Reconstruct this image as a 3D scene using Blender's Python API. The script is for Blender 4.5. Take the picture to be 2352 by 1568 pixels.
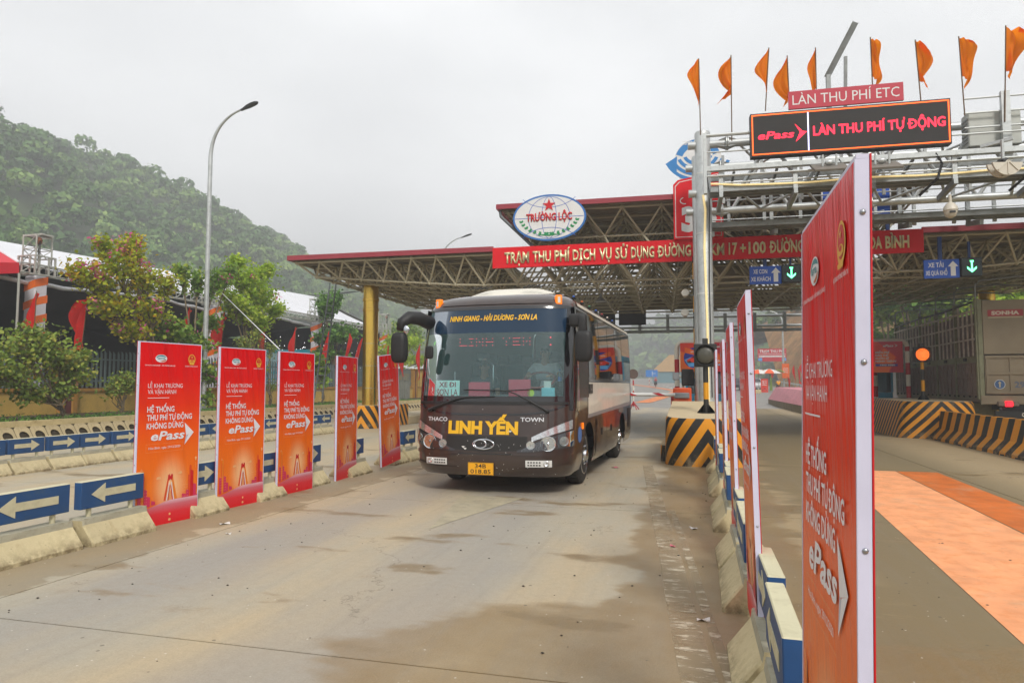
import bpy, bmesh, math, random
import numpy as np
from math import sin, cos, pi, radians, sqrt, atan2
from mathutils import Vector, Matrix

for o in list(bpy.data.objects):
    bpy.data.objects.remove(o, do_unlink=True)
SC = bpy.context.scene
COL = SC.collection
random.seed(7)
RNG = np.random.default_rng(7)

# ------------------------------------------------------------------ camera
CAM_H = 1.62
F_PX = 1568.0                      # 24 mm on a 36 mm wide sensor, for a 2352 px wide picture
PITCH = math.atan(100.0 / F_PX)
YAW = math.atan(422.0 * cos(PITCH) / F_PX)
camd = bpy.data.cameras.new('camera')
cam = bpy.data.objects.new('camera', camd)
COL.objects.link(cam)
camd.sensor_width = 36.0
camd.lens = 24.0
camd.clip_start = 0.05
camd.clip_end = 4000
cam.location = (0, 0, CAM_H)
cam.rotation_euler = (pi / 2 + PITCH, 0, YAW)
camd.dof.use_dof = False
SC.camera = cam

# ------------------------------------------------------------------ world, sun, exposure
SUN_EL, SUN_AZ = radians(42), radians(152)      # azimuth the light comes from, clockwise from +Y
w = bpy.data.worlds.new('World')
SC.world = w
w.use_nodes = True
nt = w.node_tree
for n in list(nt.nodes):
    nt.nodes.remove(n)
out = nt.nodes.new('ShaderNodeOutputWorld')
bg = nt.nodes.new('ShaderNodeBackground')
bg.inputs['Strength'].default_value = 0.12
sky = nt.nodes.new('ShaderNodeTexSky')
sky.sky_type = 'NISHITA'
sky.sun_disc = False
sky.sun_elevation = SUN_EL
sky.sun_rotation = SUN_AZ
sky.air_density = 1.0
sky.dust_density = 4.0
hsv = nt.nodes.new('ShaderNodeHueSaturation')
hsv.inputs['Saturation'].default_value = 0.25
nt.links.new(sky.outputs[0], hsv.inputs['Color'])
# an even sheet of overcast cloud over that sky
tc = nt.nodes.new('ShaderNodeTexCoord')
mp = nt.nodes.new('ShaderNodeMapping')
mp.inputs['Scale'].default_value = (1.0, 1.0, 2.2)
nz = nt.nodes.new('ShaderNodeTexNoise')
nz.inputs['Scale'].default_value = 1.7
nz.inputs['Detail'].default_value = 5
nz.inputs['Roughness'].default_value = 0.45
cr = nt.nodes.new('ShaderNodeValToRGB')
cr.color_ramp.elements[0].position = 0.25
cr.color_ramp.elements[0].color = (4.0, 4.1, 4.22, 1)
cr.color_ramp.elements[1].position = 0.75
cr.color_ramp.elements[1].color = (6.9, 6.95, 7.0, 1)
mx = nt.nodes.new('ShaderNodeMix')
mx.data_type = 'RGBA'
mx.inputs[0].default_value = 0.86
nt.links.new(tc.outputs['Generated'], mp.inputs[0])
nt.links.new(mp.outputs[0], nz.inputs['Vector'])
nt.links.new(nz.outputs['Fac'], cr.inputs[0])
nt.links.new(hsv.outputs[0], mx.inputs[6])
nt.links.new(cr.outputs[0], mx.inputs[7])
nt.links.new(mx.outputs[2], bg.inputs['Color'])
nt.links.new(bg.outputs[0], out.inputs['Surface'])

sd = bpy.data.lights.new('sun', 'SUN')
sd.energy = 1.5
sd.angle = radians(12)
sd.color = (1.0, 0.95, 0.87)
sun = bpy.data.objects.new('sun', sd)
COL.objects.link(sun)
# direction the light travels
_d = Vector((-sin(SUN_AZ) * cos(SUN_EL), -cos(SUN_AZ) * cos(SUN_EL), -sin(SUN_EL)))
sun.rotation_euler = _d.to_track_quat('-Z', 'Y').to_euler()
sun.location = (0, -20, 60)

SC.view_settings.view_transform = 'Standard'
SC.view_settings.look = 'None'
SC.view_settings.exposure = 0.90
SC.view_settings.gamma = 1.0
SC.view_settings.use_curve_mapping = False
SC.render.engine = 'CYCLES'
cy = SC.cycles
cy.max_bounces = 6
cy.diffuse_bounces = 3
cy.glossy_bounces = 3
cy.transmission_bounces = 3
cy.transparent_max_bounces = 12
cy.volume_bounces = 0
cy.use_denoising = True
cy.sample_clamp_indirect = 6
cy.caustics_reflective = False
cy.caustics_refractive = False

# ------------------------------------------------------------------ materials
def lin(c):
    if isinstance(c, str):
        c = tuple(int(c[i:i + 2], 16) / 255 for i in (0, 2, 4))
    return tuple((v / 12.92 if v <= 0.04045 else ((v + 0.055) / 1.055) ** 2.4) for v in c)

MATS = {}
def mat(name, col, rough=0.6, metal=0.0, var=0.10, scale=4.0, bump=0.0, bscale=40.0, coat=0.0,
        dirt=None, dirt_amt=0.0, emit=None, estr=0.0, rand=0.0, spec=0.5):
    """procedural material: base colour with soft large-scale variation, optional dirt patches, optional bump"""
    if name in MATS:
        return MATS[name]
    m = bpy.data.materials.new(name)
    m.use_nodes = True
    t = m.node_tree
    b = t.nodes['Principled BSDF']
    c = lin(col)
    b.inputs['Roughness'].default_value = rough
    b.inputs['Metallic'].default_value = metal
    b.inputs['Coat Weight'].default_value = coat
    b.inputs['Specular IOR Level'].default_value = spec
    tc = t.nodes.new('ShaderNodeTexCoord')
    if var > 0:
        n = t.nodes.new('ShaderNodeTexNoise')
        n.inputs['Scale'].default_value = scale
        n.inputs['Detail'].default_value = 6
        t.links.new(tc.outputs['Object'], n.inputs['Vector'])
        r = t.nodes.new('ShaderNodeValToRGB')
        r.color_ramp.elements[0].position = 0.3
        r.color_ramp.elements[1].position = 0.7
        r.color_ramp.elements[0].color = tuple(v * (1 - var) for v in c) + (1,)
        r.color_ramp.elements[1].color = tuple(min(1, v * (1 + var)) for v in c) + (1,)
        t.links.new(n.outputs['Fac'], r.inputs[0])
        last = r.outputs[0]
        if dirt is not None:
            n2 = t.nodes.new('ShaderNodeTexNoise')
            n2.inputs['Scale'].default_value = scale * 2.3
            n2.inputs['Detail'].default_value = 9
            n2.inputs['Roughness'].default_value = 0.65
            t.links.new(tc.outputs['Object'], n2.inputs['Vector'])
            r2 = t.nodes.new('ShaderNodeValToRGB')
            r2.color_ramp.elements[0].position = 0.5
            r2.color_ramp.elements[1].position = 0.72
            r2.color_ramp.elements[0].color = (0, 0, 0, 1)
            r2.color_ramp.elements[1].color = (dirt_amt,) * 3 + (1,)
            t.links.new(n2.outputs['Fac'], r2.inputs[0])
            mm = t.nodes.new('ShaderNodeMix')
            mm.data_type = 'RGBA'
            t.links.new(r2.outputs[0], mm.inputs[0])
            t.links.new(last, mm.inputs[6])
            mm.inputs[7].default_value = lin(dirt) + (1,)
            last = mm.outputs[2]
        if rand > 0:
            oi = t.nodes.new('ShaderNodeObjectInfo')
            mr = t.nodes.new('ShaderNodeMapRange')
            mr.inputs[3].default_value = 1 - rand
            mr.inputs[4].default_value = 1 + rand
            t.links.new(oi.outputs['Random'], mr.inputs[0])
            hs = t.nodes.new('ShaderNodeHueSaturation')
            t.links.new(mr.outputs[0], hs.inputs['Value'])
            t.links.new(last, hs.inputs['Color'])
            last = hs.outputs[0]
        t.links.new(last, b.inputs['Base Color'])
    else:
        b.inputs['Base Color'].default_value = c + (1,)
    if bump > 0:
        nb = t.nodes.new('ShaderNodeTexNoise')
        nb.inputs['Scale'].default_value = bscale
        nb.inputs['Detail'].default_value = 4
        t.links.new(tc.outputs['Object'], nb.inputs['Vector'])
        bp = t.nodes.new('ShaderNodeBump')
        bp.inputs['Strength'].default_value = bump
        bp.inputs['Distance'].default_value = 0.02
        t.links.new(nb.outputs['Fac'], bp.inputs['Height'])
        t.links.new(bp.outputs[0], b.inputs['Normal'])
    if emit is not None:
        b.inputs['Emission Color'].default_value = lin(emit) + (1,)
        b.inputs['Emission Strength'].default_value = estr
    MATS[name] = m
    return m

def glass_mat(name, tint, refl=1.0, rough=0.03, veil=None, vamt=0.0):
    """thin sheet of tinted glass: lets tinted light through, mirrors more at grazing angles"""
    if name in MATS:
        return MATS[name]
    m = bpy.data.materials.new(name)
    m.use_nodes = True
    t = m.node_tree
    for n in list(t.nodes):
        t.nodes.remove(n)
    o = t.nodes.new('ShaderNodeOutputMaterial')
    tr = t.nodes.new('ShaderNodeBsdfTransparent')
    tr.inputs[0].default_value = tuple(tint) + (1,)
    gl = t.nodes.new('ShaderNodeBsdfGlossy')
    gl.inputs['Roughness'].default_value = rough
    gl.inputs[0].default_value = (0.95, 0.98, 1.0, 1)
    fr = t.nodes.new('ShaderNodeFresnel')
    fr.inputs[0].default_value = 1.52
    mu = t.nodes.new('ShaderNodeMath')
    mu.operation = 'MULTIPLY_ADD'
    mu.inputs[1].default_value = refl
    mu.inputs[2].default_value = 0.02
    t.links.new(fr.outputs[0], mu.inputs[0])
    mi = t.nodes.new('ShaderNodeMixShader')
    t.links.new(mu.outputs[0], mi.inputs[0])
    t.links.new(tr.outputs[0], mi.inputs[1])
    t.links.new(gl.outputs[0], mi.inputs[2])
    last = mi.outputs[0]
    if veil is not None:          # diffuse veil: teal reflection painted onto the windshield, plus dust and sun-band tint
        df = t.nodes.new('ShaderNodeBsdfDiffuse')
        df.inputs[0].default_value = lin(veil) + (1,)
        m2 = t.nodes.new('ShaderNodeMixShader')
        m2.inputs[0].default_value = vamt
        t.links.new(last, m2.inputs[1])
        t.links.new(df.outputs[0], m2.inputs[2])
        last = m2.outputs[0]
    t.links.new(last, o.inputs[0])
    MATS[name] = m
    return m

# ------------------------------------------------------------------ mesh helpers
class MB:
    def __init__(s):
        s.v, s.f, s.m, s.mats = [], [], [], []
        s.cur = 0
    def use(s, m):
        if m not in s.mats:
            s.mats.append(m)
        s.cur = s.mats.index(m)
        return s
    def add(s, vs, fs):
        o = len(s.v)
        s.v += [tuple(p) for p in vs]
        for f in fs:
            s.f.append(tuple(i + o for i in f))
            s.m.append(s.cur)
        return s
    def box(s, x0, x1, y0, y1, z0, z1, M=None):
        vs = [Vector(p) for p in ((x0, y0, z0), (x1, y0, z0), (x1, y1, z0), (x0, y1, z0),
                                  (x0, y0, z1), (x1, y0, z1), (x1, y1, z1), (x0, y1, z1))]
        if M is not None:
            vs = [M @ p for p in vs]
        return s.add(vs, [(0, 3, 2, 1), (4, 5, 6, 7), (0, 1, 5, 4), (1, 2, 6, 5), (2, 3, 7, 6), (3, 0, 4, 7)])
    def cbox(s, x0, x1, y0, y1, z0, z1, b=0.01):
        """box with chamfered edges"""
        vs, idx = [], {}
        for ix, X in enumerate((x0, x1)):
            for iy, Y in enumerate((y0, y1)):
                for iz, Z in enumerate((z0, z1)):
                    sx, sy, sz = (b if ix == 0 else -b), (b if iy == 0 else -b), (b if iz == 0 else -b)
                    for a, p in (('x', (X, Y + sy, Z + sz)), ('y', (X + sx, Y, Z + sz)), ('z', (X + sx, Y + sy, Z))):
                        idx[(ix, iy, iz, a)] = len(vs)
                        vs.append(p)
        g = lambda *k: idx[k]
        fs = []
        for i in (0, 1):
            q = [g(i, 0, 0, 'x'), g(i, 1, 0, 'x'), g(i, 1, 1, 'x'), g(i, 0, 1, 'x')]
            fs.append(tuple(q if i else q[::-1]))
            q = [g(0, i, 0, 'y'), g(0, i, 1, 'y'), g(1, i, 1, 'y'), g(1, i, 0, 'y')]
            fs.append(tuple(q if i else q[::-1]))
            q = [g(0, 0, i, 'z'), g(1, 0, i, 'z'), g(1, 1, i, 'z'), g(0, 1, i, 'z')]
            fs.append(tuple(q if i else q[::-1]))
        for i in (0, 1):
            for j in (0, 1):
                fl = (i + j) % 2
                q = [g(i, j, 0, 'x'), g(i, j, 1, 'x'), g(i, j, 1, 'y'), g(i, j, 0, 'y')]
                fs.append(tuple(q[::-1] if fl else q))
                q = [g(i, 0, j, 'x'), g(i, 1, j, 'x'), g(i, 1, j, 'z'), g(i, 0, j, 'z')]
                fs.append(tuple(q if fl else q[::-1]))
                q = [g(0, i, j, 'y'), g(1, i, j, 'y'), g(1, i, j, 'z'), g(0, i, j, 'z')]
                fs.append(tuple(q[::-1] if fl else q))
        for i in (0, 1):
            for j in (0, 1):
                for k in (0, 1):
                    q = [g(i, j, k, 'x'), g(i, j, k, 'y'), g(i, j, k, 'z')]
                    fs.append(tuple(q if (i + j + k) % 2 else q[::-1]))
        return s.add(vs, fs)
    def tube(s, p0, p1, r, n=8, r1=None, cap=True):
        p0, p1 = Vector(p0), Vector(p1)
        d = p1 - p0
        if d.length < 1e-6:
            return s
        q = d.to_track_quat('Z', 'Y')
        r1 = r if r1 is None else r1
        vs = []
        for P, R in ((p0, r), (p1, r1)):
            for i in range(n):
                a = 2 * pi * i / n
                vs.append(P + q @ Vector((R * cos(a), R * sin(a), 0)))
        fs = [(i, (i + 1) % n, n + (i + 1) % n, n + i) for i in range(n)]
        if cap:
            fs += [tuple(range(n))[::-1], tuple(range(n, 2 * n))]
        return s.add(vs, fs)
    def path(s, pts, r, n=8, rs=None):
        """one continuous tube swept through the points"""
        P = [Vector(p) for p in pts]
        N = len(P)
        T = []
        for i in range(N):
            a = P[max(0, i - 1)]; b = P[min(N - 1, i + 1)]
            t = (b - a)
            T.append(t.normalized() if t.length > 1e-9 else Vector((0, 0, 1)))
        u = T[0].orthogonal().normalized()
        vs = []
        for i in range(N):
            u = (u - T[i] * u.dot(T[i])).normalized()
            w_ = T[i].cross(u)
            R = r if rs is None else rs[i]
            for k in range(n):
                a = 2 * pi * k / n
                vs.append(P[i] + u * R * cos(a) + w_ * R * sin(a))
        fs = [(i * n + k, i * n + (k + 1) % n, (i + 1) * n + (k + 1) % n, (i + 1) * n + k) for i in range(N - 1) for k in range(n)]
        fs += [tuple(range(n))[::-1], tuple(range((N - 1) * n, N * n))]
        return s.add(vs, fs)
    def bar(s, p0, p1, wd, ht, up=(0, 0, 1)):
        """rectangular bar from p0 to p1; wd across, ht along up"""
        p0, p1 = Vector(p0), Vector(p1)
        d = (p1 - p0)
        L = d.length
        if L < 1e-6:
            return s
        d.normalize()
        u = Vector(up)
        if abs(d.dot(u)) > 0.99:
            u = Vector((0, 1, 0)) if abs(d.y) < .9 else Vector((1, 0, 0))
        rt = d.cross(u).normalized()
        u = rt.cross(d)
        vs = []
        for P in (p0, p1):
            for a, b in ((-1, -1), (1, -1), (1, 1), (-1, 1)):
                vs.append(P + rt * a * wd / 2 + u * b * ht / 2)
        return s.add(vs, [(3, 2, 1, 0), (4, 5, 6, 7), (0, 1, 5, 4), (1, 2, 6, 5), (2, 3, 7, 6), (3, 0, 4, 7)])
    def lathe(s, prof, n=16, c=(0, 0, 0), M=None):
        """prof: (r, z) list turned about z"""
        vs = []
        for r, z in prof:
            for i in range(n):
                a = 2 * pi * i / n
                p = Vector((c[0] + r * cos(a), c[1] + r * sin(a), c[2] + z))
                vs.append(M @ p if M is not None else p)
        fs = []
        for k in range(len(prof) - 1):
            for i in range(n):
                j = (i + 1) % n
                fs.append((k * n + i, k * n + j, (k + 1) * n + j, (k + 1) * n + i))
        if prof[0][0] > 1e-5:
            fs.append(tuple(range(n))[::-1])
        if prof[-1][0] > 1e-5:
            fs.append(tuple(range((len(prof) - 1) * n, len(prof) * n)))
        return s.add(vs, fs)
    def prism(s, pts, y0, y1, M=None):
        """closed outline in the XZ plane, extruded from y0 (front) to y1"""
        n = len(pts)
        vs = [Vector((x, y0, z)) for x, z in pts] + [Vector((x, y1, z)) for x, z in pts]
        if M is not None:
            vs = [M @ p for p in vs]
        fs = [tuple(range(n)), tuple(range(n, 2 * n))[::-1]]
        fs += [(i, n + i, n + (i + 1) % n, (i + 1) % n) for i in range(n)]
        return s.add(vs, fs)
    def flat(s, pts, y=0.0):
        """flat outline in the XZ plane facing -Y"""
        return s.add([(x, y, z) for x, z in pts], [tuple(range(len(pts)))])
    def grid(s, fn, nu, nv):
        vs = [fn(i / nu, j / nv) for j in range(nv + 1) for i in range(nu + 1)]
        fs = [(j * (nu + 1) + i, j * (nu + 1) + i + 1, (j + 1) * (nu + 1) + i + 1, (j + 1) * (nu + 1) + i)
              for j in range(nv) for i in range(nu)]
        return s.add(vs, fs)
    def ball(s, c, r, n=8, sq=(1, 1, 1)):
        prof = []
        vs, fs = [], []
        m = n // 2
        for k in range(m + 1):
            th = pi * k / m
            for i in range(n):
                a = 2 * pi * i / n
                vs.append((c[0] + r * sq[0] * sin(th) * cos(a), c[1] + r * sq[1] * sin(th) * sin(a), c[2] + r * sq[2] * cos(th)))
        for k in range(m):
            for i in range(n):
                j = (i + 1) % n
                fs.append((k * n + i, (k + 1) * n + i, (k + 1) * n + j, k * n + j))
        return s.add(vs, fs)
    def mesh(s, name, m=None, smooth=False):
        me = bpy.data.meshes.new(name)
        me.from_pydata(s.v, [], s.f)
        if m is not None and not s.mats:
            s.mats = [m]
        for x in s.mats:
            me.materials.append(x)
        if len(s.mats) > 1:
            me.polygons.foreach_set('material_index', s.m)
        if smooth:
            me.polygons.foreach_set('use_smooth', [True] * len(me.polygons))
            if smooth == 'auto':
                try:
                    me.set_sharp_from_angle(angle=radians(38))
                except Exception:
                    pass
        me.update()
        return me
    def build(s, name, m=None, parent=None, smooth=False, loc=None, rz=None):
        return link(name, s.mesh(name, m, smooth), parent, loc, rz)

def link(name, data, parent=None, loc=None, rz=None, rot=None):
    o = bpy.data.objects.new(name, data)
    COL.objects.link(o)
    if parent is not None:
        o.parent = parent
    if loc is not None:
        o.location = loc
    if rz is not None:
        o.rotation_euler = (0, 0, rz)
    if rot is not None:
        o.rotation_euler = rot
    return o

def tag(o, label=None, cat=None, group=None, kind=None):
    if label: o['label'] = label
    if cat: o['category'] = cat
    if group: o['group'] = group
    if kind: o['kind'] = kind
    return o

def thing(name, label, cat, loc=(0, 0, 0), rz=0.0, group=None, kind=None):
    o = bpy.data.objects.new(name, None)
    o.empty_display_size = 0.2
    COL.objects.link(o)
    o.location = loc
    o.rotation_euler = (0, 0, rz)
    return tag(o, label, cat, group, kind)

def dup(o, parent=None, top=True):
    c = o.copy()
    COL.objects.link(c)
    if not top:
        c.parent = parent
    for ch in list(o.children):
        dup(ch, c, False)
    return c

# ------------------------------------------------------------------ lettering
def _raw_text(body, bold, shear, spacing):
    cu = bpy.data.curves.new('lettering', 'FONT')
    cu.body = body
    cu.size = 1.0
    cu.offset = bold
    cu.shear = shear
    cu.space_character = spacing
    cu.resolution_u = 2
    o = bpy.data.objects.new('tmp_text', cu)
    COL.objects.link(o)
    dg = bpy.context.evaluated_depsgraph_get()
    me = bpy.data.meshes.new_from_object(o.evaluated_get(dg))
    bpy.data.objects.remove(o, do_unlink=True)
    bpy.data.curves.remove(cu)
    n = len(me.vertices)
    co = np.empty(n * 3)
    me.vertices.foreach_get('co', co)
    return me, co.reshape(-1, 3)

HORN = dict(zip('ƠỜỚỞỠỢơờớởỡợ', 'OÒÓỎÕỌoòóỏõọ'))
def text_mesh(body, cap, width=None, bold=0.0, shear=0.0, depth=0.0, align='CENTER', spacing=1.0):
    """lettering in the XZ plane facing -Y. cap = capital height; width squeezes it to fit.
    The origin is the baseline centre (or left). Horned and barred letters get their horn or bar here."""
    plain = ''.join('D' if c in 'Đ' else HORN.get(c, c) for c in body)
    me, co = _raw_text(plain, bold, shear, spacing)
    extra = []
    for i, c in enumerate(body):
        if c == 'Đ' or c in HORN:
            m1, c1 = _raw_text(plain[:i + 1], bold, 0, spacing)
            m2, c2 = _raw_text('D' if c == 'Đ' else ('O' if c.isupper() else 'o'), bold, 0, spacing)
            r = c1[:, 0].max(); wg = c2[:, 0].max() - c2[:, 0].min(); top = c2[:, 1].max()
            bpy.data.meshes.remove(m1); bpy.data.meshes.remove(m2)
            l = r - wg
            t = 0.035 + bold * 0.9
            if c == 'Đ':
                zc = top * 0.5
                q = [(l - 0.09, zc - t), (l + wg * 0.45, zc - t), (l + wg * 0.45, zc + t), (l - 0.09, zc + t)]
            else:
                q = [(r - wg * 0.2, top * 0.80), (r + 0.02, top * 0.86), (r + 0.075 + bold, top * 1.10), (r + 0.015 - bold, top * 1.12), (r - 0.03 - bold, top * 0.99)]
            extra.append([(x + shear * z, z) for x, z in q])
    if extra:
        bm = bmesh.new(); bm.from_mesh(me)
        for q in extra:
            bm.faces.new([bm.verts.new((x, z, 0.004)) for x, z in q])
        bm.to_mesh(me); bm.free()
        n = len(me.vertices); co = np.empty(n * 3); me.vertices.foreach_get('co', co); co = co.reshape(-1, 3)
    n = len(co)
    k = cap / CAPH
    x = co[:, 0] * k
    z = co[:, 1] * k
    x0, x1 = x.min(), x.max()
    if width:
        s = width / (x1 - x0)
        x = (x - x0) * s
        x1, x0 = width, 0.0
    x = x - ((x0 + x1) / 2 if align == 'CENTER' else x0)
    co2 = np.stack([x, -co[:, 2] * k, z], 1)
    me.vertices.foreach_set('co', co2.ravel())
    if depth > 0:
        bm = bmesh.new()
        bm.from_mesh(me)
        r = bmesh.ops.extrude_face_region(bm, geom=list(bm.faces))
        for v in r['geom']:
            if isinstance(v, bmesh.types.BMVert):
                v.co.y -= depth
        bmesh.ops.recalc_face_normals(bm, faces=bm.faces)
        bm.to_mesh(me)
        bm.free()
    me.update()
    return me
CAPH = None
def _cap():
    cu = bpy.data.curves.new('c', 'FONT')
    cu.body = 'H'
    o = bpy.data.objects.new('c', cu)
    COL.objects.link(o)
    dg = bpy.context.evaluated_depsgraph_get()
    me = bpy.data.meshes.new_from_object(o.evaluated_get(dg))
    bpy.data.objects.remove(o, do_unlink=True)
    h = max(v.co.y for v in me.vertices)
    bpy.data.meshes.remove(me)
    return h
CAPH = _cap()

def letters(body, cap, m, parent, x, z, y=-0.003, width=None, bold=0.0, shear=0.0, depth=0.0, align='CENTER',
            name='lettering', warp=None, spacing=1.0):
    me = text_mesh(body, cap, width, bold, shear, depth, align, spacing)
    me.materials.append(m)
    if warp:
        bm = bmesh.new(); bm.from_mesh(me)
        for _ in range(3):
            es = [e for e in bm.edges if e.calc_length() > .022]
            if not es: break
            bmesh.ops.subdivide_edges(bm, edges=es, cuts=1)
            bmesh.ops.triangulate(bm, faces=[f for f in bm.faces if len(f.verts) > 3])
        bm.to_mesh(me); bm.free()
        for v in me.vertices:
            X, Y, Z = v.co
            v.co = warp(X + x, Y + y, Z + z)
        return link(name, me, parent)
    return link(name, me, parent, (x, y, z))

def circle_pts(cx, cz, rx, rz, n=24, a0=0.0, a1=2 * pi):
    return [(cx + rx * cos(a0 + (a1 - a0) * i / n), cz + rz * sin(a0 + (a1 - a0) * i / n)) for i in range(n)]

def star_pts(cx, cz, r, r2=None, n=5):
    r2 = r * 0.4 if r2 is None else r2
    return [(cx + (r if i % 2 == 0 else r2) * cos(pi / 2 + pi * i / n), cz + (r if i % 2 == 0 else r2) * sin(pi / 2 + pi * i / n))
            for i in range(2 * n)]

def px(x, y, Y=None, X=None, Z=None):
    """where the sight line through photo point (x, y) (2352 wide) meets the plane Y=, X= or Z= (used only to read positions off the photo)"""
    cp, sp, cyw, syw = cos(PITCH), sin(PITCH), cos(YAW), sin(YAW)
    F = Vector((-syw * cp, cyw * cp, sp)); R = Vector((cyw, syw, 0)); U = R.cross(F)
    d = F + R * ((x - 1176) / F_PX) + U * ((784 - y) / F_PX)
    o = Vector((0, 0, CAM_H))
    t = Y / d.y if Y is not None else (X / d.x if X is not None else (Z - CAM_H) / d.z)
    return o + d * t

# ================================================================== THE SETTING
def mnode(t, op, a, b=None, c=None):
    n = t.nodes.new('ShaderNodeMath')
    n.operation = op
    for i, v in enumerate((a, b, c)):
        if v is None: continue
        if isinstance(v, (int, float)): n.inputs[i].default_value = v
        else: t.links.new(v, n.inputs[i])
    return n.outputs[0]

def ramp(t, x, lo, hi):
    n = t.nodes.new('ShaderNodeMapRange')
    n.interpolation_type = 'SMOOTHSTEP'
    n.inputs[1].default_value = lo
    n.inputs[2].default_value = hi
    t.links.new(x, n.inputs[0])
    return n.outputs[0]

def noise(t, vec, scale, detail=5, rough=0.55, vscale=None):
    if vscale:
        mp = t.nodes.new('ShaderNodeMapping')
        mp.inputs['Scale'].default_value = vscale
        t.links.new(vec, mp.inputs[0])
        vec = mp.outputs[0]
    n = t.nodes.new('ShaderNodeTexNoise')
    n.inputs['Scale'].default_value = scale
    n.inputs['Detail'].default_value = detail
    n.inputs['Roughness'].default_value = rough
    t.links.new(vec, n.inputs['Vector'])
    return n.outputs['Fac']

def mixc(t, f, a, b):
    n = t.nodes.new('ShaderNodeMix')
    n.data_type = 'RGBA'
    for i, v in ((0, f), (6, a), (7, b)):
        if isinstance(v, (int, float)): n.inputs[i].default_value = v
        elif isinstance(v, (tuple, str)): n.inputs[i].default_value = (lin(v) if isinstance(v, str) else v) + (1,)
        else: t.links.new(v, n.inputs[i])
    return n.outputs[2]

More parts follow.
